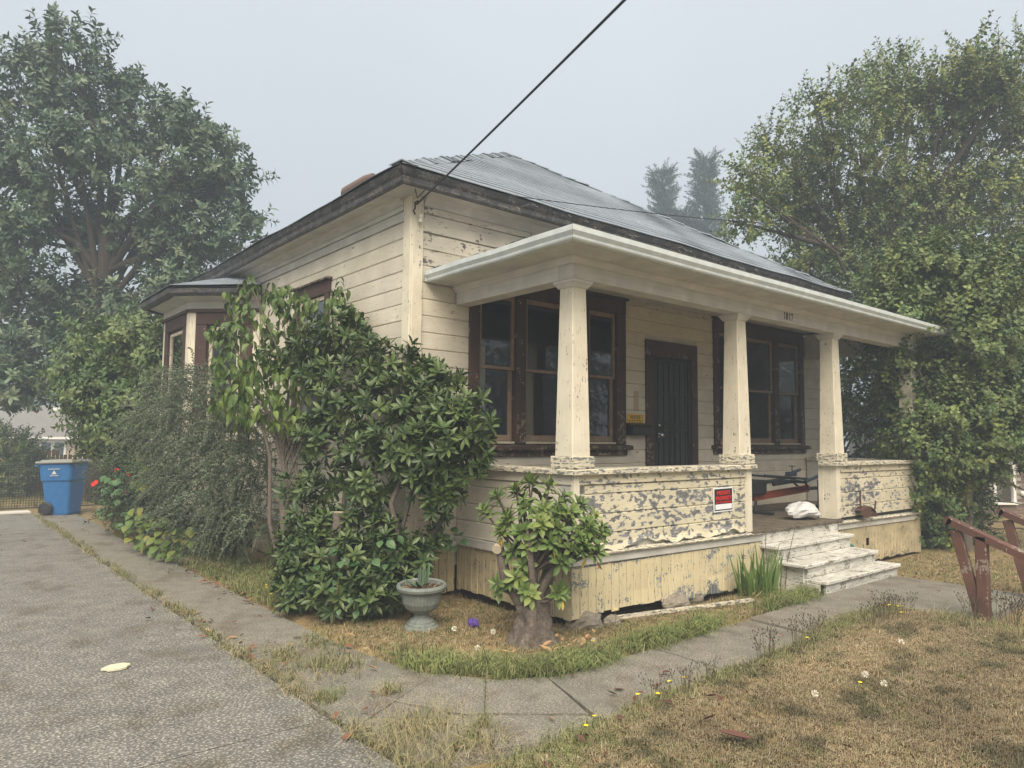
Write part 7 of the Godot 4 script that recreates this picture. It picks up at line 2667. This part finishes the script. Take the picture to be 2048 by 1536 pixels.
# ---------------------------------------------------------------- grass, weeds and litter
func tuft(n: int, h: float, lean: float, wd: float, sd: int, base_r: float) -> ArrayMesh:
	var q := MB.new()
	var r := RandomNumberGenerator.new()
	r.seed = sd
	for k in n:
		var an := r.randf() * TAU
		var hh := h * r.randf_range(0.45, 1.1)
		var ln := lean * r.randf_range(0.2, 1.3)
		var o := Vector3(cos(an), 0, sin(an))
		var p := Vector3(r.randf_range(-1, 1), 0, r.randf_range(-1, 1)) * base_r
		var side := Vector3.UP.cross(o.rotated(Vector3.UP, r.randf_range(-0.8, 0.8))).normalized() * wd * r.randf_range(0.6, 1.2)
		var p1 := p + o * ln * hh * 0.30 + Vector3.UP * hh * 0.55
		var p2 := p + o * ln * hh * 0.95 + Vector3.UP * hh * (1.0 - 0.45 * minf(ln, 1.3))
		var nn := (o * 0.4 + Vector3.UP).normalized()
		var kk := r.randf_range(0.75, 1.2)
		var c := Color(kk, kk, kk)
		for t: Array in [[p - side, p + side, p1 + side * 0.8], [p - side, p1 + side * 0.8, p1 - side * 0.8], [p1 - side * 0.8, p1 + side * 0.8, p2]]:
			q.tri(t[0], t[1], t[2], nn, [c, c, c], [Vector2.ZERO, Vector2.RIGHT, Vector2.DOWN])
	return q.done(M.grass)


func put_grass(called: String, label: String, meshes: Array, spots: Array, cols: Array, s0: float, s1: float) -> void:
	# spots are Vector3; one object for each kind of tuft
	var parent := thing(called, label, "grass")
	parent.set_meta("kind", "stuff")
	var n := meshes.size()
	for k in n:
		var trs := []
		var cc := []
		for i in range(k, spots.size(), n):
			var s := rnd(s0, s1)
			trs.append(Transform3D(Basis(Vector3.UP, rnd(0, TAU)).scaled(Vector3(s, s * rnd(0.8, 1.2), s)), spots[i]))
			cc.append(cols[i])
		many("tufts", meshes[k], trs, cc, parent)


func build_grass() -> void:
	var dry := [Color(0.60, 0.47, 0.29), Color(0.54, 0.42, 0.25), Color(0.47, 0.36, 0.21), Color(0.66, 0.55, 0.36), Color(0.40, 0.31, 0.18)]
	var grn := [Color(0.16, 0.24, 0.06), Color(0.21, 0.28, 0.08), Color(0.26, 0.30, 0.11), Color(0.13, 0.20, 0.05)]
	var spots := []
	var cols := []
	# dry lawn before the walk
	for k in 50000:
		var x := rnd(-2.2, 4.6)
		var z := rnd(1.25, 4.5)
		# keep to the part that can be seen from the drive side and the walk side
		if z < walk_out(x) + 0.02 + gn2.get_noise_2d(x * 3.0, 7.0) * 0.05:
			continue
		if x > 2.98 and z < 3.2:
			continue
		var near := 1.0 - sstep(0.0, 0.35, z - walk_out(x))
		var f := gn.get_noise_2d(x * 1.1 + 10.0, z * 1.1)
		if f < -0.28 and rng.randf() < 0.5:
			continue
		var c: Color = dry[rng.randi() % 5]
		if rng.randf() < 0.07 + 0.6 * near + (0.25 if f > 0.28 else 0.0):
			c = grn[rng.randi() % 4].lerp(c, rnd(0.0, 0.6))
		var f4 := gn.get_noise_2d(x * 2.2 + 70.0, z * 2.2)
		var br := 0.94 + 0.45 * gn.get_noise_2d(x * 0.6, z * 0.6 + 20.0)
		if f4 < -0.16:
			c = c.lerp(Color(0.12, 0.12, 0.06), clampf((-f4 - 0.16) * 4.0, 0.0, 0.7))
		spots.append(Vector3(x, hgt(x, z) - 0.004, z))
		cols.append(Color(c.r * br, c.g * br, c.b * br))
	# the strip right of the walk, under the small tree
	for k in 8500:
		var x := rnd(4.76, 14.0)
		var z := rnd(0.2, 3.0)
		if (x - 7.8) * (x - 7.8) + (z - 0.4) * (z - 0.4) < 0.6 and rng.randf() < 0.8:
			continue
		spots.append(Vector3(x, hgt(x, z), z))
		var c: Color = dry[rng.randi() % 5]
		cols.append(c if rng.randf() < 0.6 else grn[rng.randi() % 4].lerp(c, 0.3))
	var short := [tuft(16, 0.050, 1.0, 0.0014, 1, 0.022), tuft(14, 0.060, 0.8, 0.0013, 2, 0.022), tuft(18, 0.042, 1.2, 0.0015, 3, 0.024)]
	put_grass("dry_lawn", "short dry straw-coloured lawn grass in front of the walk", short, spots, cols, 0.7, 1.3)
	# ---- bed between walk and house: thinner dry grass
	spots = []
	cols = []
	for k in 11000:
		var x := rnd(-1.66, 3.0)
		var z := rnd(-1.6, 0.78)
		if z > walk_in(x) - 0.02:
			continue
		if x > -0.02 and z < -0.05:
			continue
		if x > 2.85 and z > 0.0:
			continue
		var d := Vector2(x + 0.5, z - 0.06).length()
		if d < 0.24 or Vector2(x + 0.97, z + 0.82).length() < 0.15:
			continue
		var f := gn.get_noise_2d(x * 1.3 + 40.0, z * 1.3)
		if f < -0.05 and rng.randf() < 0.45:
			continue
		var c: Color = dry[rng.randi() % 5]
		if rng.randf() < 0.28 + 0.5 * maxf(f, 0.0):
			c = grn[rng.randi() % 4].lerp(c, 0.35)
		spots.append(Vector3(x, hgt(x, z) - 0.004, z))
		cols.append(c)
	put_grass("bed_grass", "thin browning grass in the bed below the porch", short, spots, cols, 0.7, 1.3)
	# ---- long green fringe round the corner of the bed and along the walk
	spots = []
	cols = []
	for k in 2600:
		var x := rnd(-1.66, 2.9)
		var wi := walk_in(x)
		var dd := absf(rng.randfn()) * 0.10
		var z := wi - dd + rnd(-0.01, 0.05)
		if x < -1.2:
			x += dd * 0.8 - rnd(0, 0.05)
		var dens := 0.8 if x < -0.25 else (0.35 + 0.45 * sin(x * 3.1))
		if rng.randf() > dens:
			continue
		spots.append(Vector3(x, hgt(x, z) - 0.005, z))
		var c: Color = grn[rng.randi() % 4]
		var vb := 1.05 + 0.5 * gn.get_noise_2d(x * 3.0, z * 3.0 + 90.0)
		c = Color(c.r * vb, c.g * vb, c.b * vb)
		cols.append(c.lerp(dry[rng.randi() % 5], rnd(0.0, 0.35)))
	var long := [tuft(11, 0.15, 1.4, 0.0020, 11, 0.03), tuft(9, 0.19, 1.7, 0.0019, 12, 0.03), tuft(12, 0.11, 1.3, 0.0021, 13, 0.03), tuft(8, 0.20, 1.0, 0.0018, 14, 0.03)]
	put_grass("green_fringe", "longer green grass fringing the inner edge of the front walk", long, spots, cols, 0.75, 1.4)
	# ---- the lawn edge by the handrail and along the outer edge of the walk
	spots = []
	cols = []
	for k in 1500:
		var x := rnd(-2.2, 3.0)
		var z := walk_out(x) + absf(rng.randfn()) * 0.10 - 0.02
		if rng.randf() > 0.25 + 0.75 * sstep(0.5, 2.3, x) + (0.4 if x < -1.4 else 0.0):
			continue
		spots.append(Vector3(x, hgt(x, z) - 0.005, z))
		cols.append(grn[rng.randi() % 4].lerp(dry[rng.randi() % 5], rnd(0.1, 0.7)))
	for k in 160:
		var p := Vector2(2.95 + rnd(-0.5, 0.15), 2.1 + rnd(-0.35, 0.4))
		spots.append(Vector3(p.x, hgt(p.x, p.y), p.y))
		cols.append(grn[rng.randi() % 4].lerp(dry[rng.randi() % 5], rnd(0.1, 0.8)))
	put_grass("lawn_edge", "mixed green and dry grass along the lawn edge of the walk", long, spots, cols, 0.4, 0.95)
	# ---- grass in the joint between driveway and path, and in cracks
	spots = []
	cols = []
	for k in 1500:
		var z := rnd(-12.5, 1.5)
		var f := gn.get_noise_2d(3.0, z * 1.4)
		if f < 0.0 and rng.randf() < 0.8:
			continue
		var x := -2.44 + rng.randfn() * 0.035 + (maxf(0.0, f) * rnd(0, 0.25) if z > -3.0 else 0.0)
		spots.append(Vector3(x, -0.01, z))
		cols.append(dry[rng.randi() % 5].lerp(grn[rng.randi() % 4], rnd(0.0, 0.9)))
	for c: Array in [[-2.0, -0.35, 0.22, 0.30, 90], [-2.12, 0.95, 0.26, 0.16, 85], [-2.05, 1.28, 0.25, 0.12, 60], [-1.97, 0.37, 0.06, 0.03, 26], [-2.2, -0.75, 0.12, 0.2, 60], [-4.1, -2.75, 0.25, 0.05, 60], [-1.83, 1.15, 0.05, 0.03, 22], [-2.33, 0.22, 0.10, 0.07, 40], [-1.85, -0.9, 0.12, 0.25, 50]]:
		for k in c[4]:
			var x: float = c[0] + rng.randfn() * c[2] * 0.5
			var z: float = c[1] + rng.randfn() * c[3] * 0.5
			spots.append(Vector3(x, 0.0, z))
			cols.append(dry[rng.randi() % 5].lerp(grn[rng.randi() % 4], rnd(0.1, 1.0)))
	put_grass("joint_grass", "straggling half-dry grass in the joint between driveway and path", long, spots, cols, 0.35, 0.95)
	# ---- straws lying across the paving
	spots = []
	cols = []
	var flat := tuft(5, 0.20, 2.6, 0.0012, 21, 0.02)
	for c: Array in [[-2.15, 0.95, 0.30, 40], [-2.3, 1.25, 0.3, 40], [-1.95, 1.35, 0.25, 20], [-2.2, -0.3, 0.3, 20]]:
		for k in c[3]:
			spots.append(Vector3(c[0] + rng.randfn() * c[2] * 0.5, 0.012, c[1] + rng.randfn() * c[2] * 0.5))
			cols.append(Color(0.50, 0.42, 0.24))
	put_grass("loose_straw", "pale dead straws lying across the corner of the path", [flat], spots, cols, 0.6, 1.3)
	# ---- grass behind the net and along the shrub bed
	spots = []
	cols = []
	for k in 7000:
		var x := rnd(-9.0, 3.0)
		var z := rnd(-30.0, -14.4)
		spots.append(Vector3(x, hgt(x, z), z))
		cols.append([Color(0.24, 0.24, 0.08), Color(0.20, 0.22, 0.07), Color(0.32, 0.28, 0.11)][rng.randi() % 3])
	for k in 1800:
		var z := rnd(-7.0, -2.2)
		var x := rnd(-1.72, -0.9)
		spots.append(Vector3(x, hgt(x, z), z))
		cols.append(grn[rng.randi() % 4].lerp(dry[rng.randi() % 5], rnd(0.0, 0.5)))
	put_grass("back_grass", "yellow-green grass behind the net and under the side shrubs", long, spots, cols, 0.6, 1.3)

	# ---- fallen leaves
	var lk := []
	for m in ["fallen", "fallen_tan", "fallen_dark"]:
		var q := MB.new()
		q.leaf(Transform3D(Basis(Vector3.RIGHT, -PI / 2), Vector3.ZERO), 0.085, 0.042, 0.55, -0.25, 0.45, 4)
		lk.append(q.done(M[m]))
	var words := ["fallen rust-brown leaf lying on the ground", "fallen tan leaf lying on the ground", "fallen dark brown leaf lying on the ground"]
	var heaps := [[-0.45, 0.40, 0.28, 0.12, 44, 1], [-2.35, -1.2, 0.08, 0.7, 26, 0], [-1.75, -4.3, 0.12, 0.6, 26, 0], [-1.80, -3.0, 0.12, 0.5, 14, 0], [-1.95, -0.8, 0.2, 0.3, 14, 1], [-2.25, 0.5, 0.2, 0.3, 8, 0], [-0.9, 1.5, 0.7, 0.15, 9, 2], [-1.35, 1.75, 0.35, 0.15, 8, 2], [0.3, 1.0, 1.4, 0.3, 5, 0], [-2.6, -9.5, 0.5, 2.0, 16, 2], [-1.9, -12.4, 0.5, 0.4, 14, 1], [5.6, 0.9, 0.7, 0.5, 10, 0], [-0.5, 2.2, 1.2, 0.5, 6, 2], [-2.5, -2.2, 0.12, 0.4, 8, 0]]
	for hp: Array in heaps:
		for k in hp[4]:
			var kind: int = hp[5] if rng.randf() < 0.7 else rng.randi() % 3
			var x: float = hp[0] + rng.randfn() * hp[2]
			var z: float = hp[1] + rng.randfn() * hp[3]
			var y := 0.012 if is_paved(x, z) else hgt(x, z) + 0.03
			if x > 0.0 and z < 0.0:
				continue
			if x < -2.43:
				y = 0.02
			var o := part("fallen_leaf", lk[kind], self)
			o.transform = Transform3D(Basis(Vector3.UP, rnd(0, TAU)) * Basis(Vector3.RIGHT, rnd(-0.3, 0.3)) * Basis(Vector3.BACK, rnd(-0.5, 0.5)).scaled(Vector3.ONE * rnd(0.4, 0.95)), Vector3(x, y + 0.008, z))
			tag(o, words[kind], "leaf", "fallen %s leaves" % ["rust-brown", "tan", "dark brown"][kind])
	# one large reddish leaf in the lawn
	var bl := part("fallen_leaf", lk[2], self)
	bl.transform = Transform3D(Basis(Vector3.UP, 0.8).scaled(Vector3(1.9, 1.6, 1.9)), Vector3(-0.95, 0.075, 2.28))
	tag(bl, "large reddish-brown curled leaf lying on the dry lawn", "leaf")

	# ---- dandelions: yellow heads and seed heads on thin stalks
	var yh := MB.new()
	for k in 11:
		var an := TAU * k / 11.0
		yh.leaf(Transform3D(along(Vector3(cos(an), 0.35, sin(an)), 0.0, Vector3.UP), Vector3.ZERO), 0.016, 0.008, 0.1, 0.0, 0.5, 3)
	var yhm := yh.done(M.flower_yellow)
	var ph := MB.new()
	var pr := RandomNumberGenerator.new()
	pr.seed = 3
	for k in 60:
		var d := Vector3(pr.randfn(), pr.randfn(), pr.randfn()).normalized()
		ph.leaf(Transform3D(along(d, pr.randf() * 6.0), d * 0.004), 0.020, 0.006, 0.0, 0.0, 0.75, 3)
	var phm := ph.done(M.puff)
	var sm2 := MB.new()
	sm2.tube([Vector3(0, -1, 0), Vector3(0.04, -0.5, 0.02), Vector3.ZERO], [0.012, 0.012, 0.010], 4)
	var smm := sm2.done(M.stem)
	var fy := [[0.86, 1.62, 0.12], [-0.78, 1.62, 0.13], [-1.02, 1.58, 0.10], [-0.96, 1.68, 0.11], [-1.55, 1.68, 0.07], [-0.55, 1.56, 0.10], [2.28, 1.62, 0.15], [2.36, 1.66, 0.14], [2.2, 1.75, 0.12], [-0.32, 0.55, 0.09], [0.10, 0.40, 0.24], [0.22, 2.3, 0.09], [-1.30, 1.50, 0.10], [4.9, 1.5, 0.10], [5.4, 1.9, 0.12], [5.2, 0.9, 0.10]]
	for f: Array in fy:
		var o := thing("yellow_flower", "small yellow dandelion-like flower on a thin stalk", "flower", Vector3(f[0], hgt(f[0], f[1]) + f[2], f[1]), rnd(0, 6), "yellow flowers in the grass")
		part("flower_head", yhm, o)
		var s := part("stalk", smm, o)
		s.scale = Vector3(0.2, f[2], 0.2)
	for k in 14:
		var x := rnd(-1.45, -1.15)
		var z := rnd(-2.6, -1.9)
		var o := thing("tiny_flower", "tiny pale yellow flower at the left foot of the rhododendron", "flower", Vector3(x - 0.25, rnd(0.08, 0.2), z), rnd(0, 6), "tiny yellow flowers by the path")
		part("flower_head", yhm, o)
		var s := part("stalk", smm, o)
		s.scale = Vector3(0.15, o.position.y, 0.15)
	for f: Array in [[-0.80, -0.06, 0.10], [-1.0, -0.30, 0.10], [-1.15, 0.20, 0.10], [0.40, 2.25, 0.08], [0.36, 2.38, 0.08], [1.45, 2.05, 0.08], [-0.28, 0.52, 0.08], [-0.15, 2.2, 0.07]]:
		var o := thing("dandelion_clock", "white fluffy dandelion seed head standing in the grass", "flower", Vector3(f[0], hgt(f[0], f[1]) + f[2], f[1]), rnd(0, 6), "dandelion seed heads")
		part("seed_head", phm, o)
		var s := part("stalk", smm, o)
		s.scale = Vector3(0.2, f[2], 0.2)
	# ---- seeding weeds with dark buds
	var wd := MB.new()
	var wr := RandomNumberGenerator.new()
	wr.seed = 12
	for k in 7:
		var an := wr.randf() * TAU
		var b := Vector3(cos(an), 0, sin(an)) * 0.03
		var tip := Vector3(cos(an) * wr.randf_range(0.04, 0.14), wr.randf_range(0.16, 0.30), sin(an) * wr.randf_range(0.04, 0.14))
		wd.col = Color(0.12, 0.10, 0.06)
		wd.tube([b, b.lerp(tip, 0.6) + Vector3(0, 0.03, 0), tip], [0.0022, 0.0018, 0.0012], 4, false)
		for j in 4:
			var t2 := tip * wr.randf_range(0.75, 1.0) + Vector3(wr.randf_range(-0.05, 0.05), wr.randf_range(0.0, 0.05), wr.randf_range(-0.05, 0.05))
			wd.tube([tip * 0.75, t2], [0.0014, 0.001], 3, false)
			wd.col = Color(0.06, 0.045, 0.04)
			wd.tube([t2 - Vector3.UP * 0.006, t2, t2 + Vector3.UP * 0.008], [0.002, 0.005, 0.001], 5)
			wd.col = Color(0.12, 0.10, 0.06)
	var wm := wd.done(M.grass)
	for p: Array in [[2.35, 1.55, 1.0], [2.2, 1.62, 0.9], [2.05, 1.56, 0.9], [2.5, 1.65, 1.0], [2.62, 1.5, 0.8], [1.35, 1.42, 0.9], [1.2, 1.45, 0.8], [0.52, 1.50, 1.0], [0.35, 1.55, 0.8], [3.15, 2.28, 1.2], [3.2, 2.15, 1.1], [2.95, 2.35, 1.2], [2.9, 2.05, 1.0], [-0.6, 1.6, 0.8], [-0.9, 1.62, 0.8], [0.85, 1.55, 1.0], [3.3, 2.3, 1.1], [-0.35, 1.6, 0.7]]:
		var o := part("seeding_weed", wm, self)
		o.position = Vector3(p[0], hgt(p[0], p[1]), p[1])
		o.rotation.y = rnd(0, 6)
		o.scale = Vector3.ONE * p[2]
		tag(o, "wiry dark seeding weed at the edge of the dry lawn", "weed", "seeding weeds along the lawn edge")
	# a single tall weed standing in the crack of the walk
	var tw := thing("tall_weed", "thin upright weed growing from the crack in the front walk", "weed", Vector3(-1.82, 0.0, 1.16))
	var q2 := MB.new()
	q2.tube([Vector3.ZERO, Vector3(0.0, 0.16, 0.0), Vector3(0.01, 0.32, 0.0)], [0.0035, 0.003, 0.0015], 5)
	part("stalk", q2.done(M.stem), tw)
	for k in 22:
		var q3 := MB.new()
		q3.col = Color(0.10, 0.11, 0.05)
		var an := k * 2.4
		q3.leaf(Transform3D(along(Vector3(cos(an), 1.4, sin(an)), 0.0), Vector3(0, 0.10 + 0.010 * k, 0)), 0.028, 0.006, 0.1, 0.1, 0.5, 3)
		part("leaf", q3.done(M.leaf), tw)
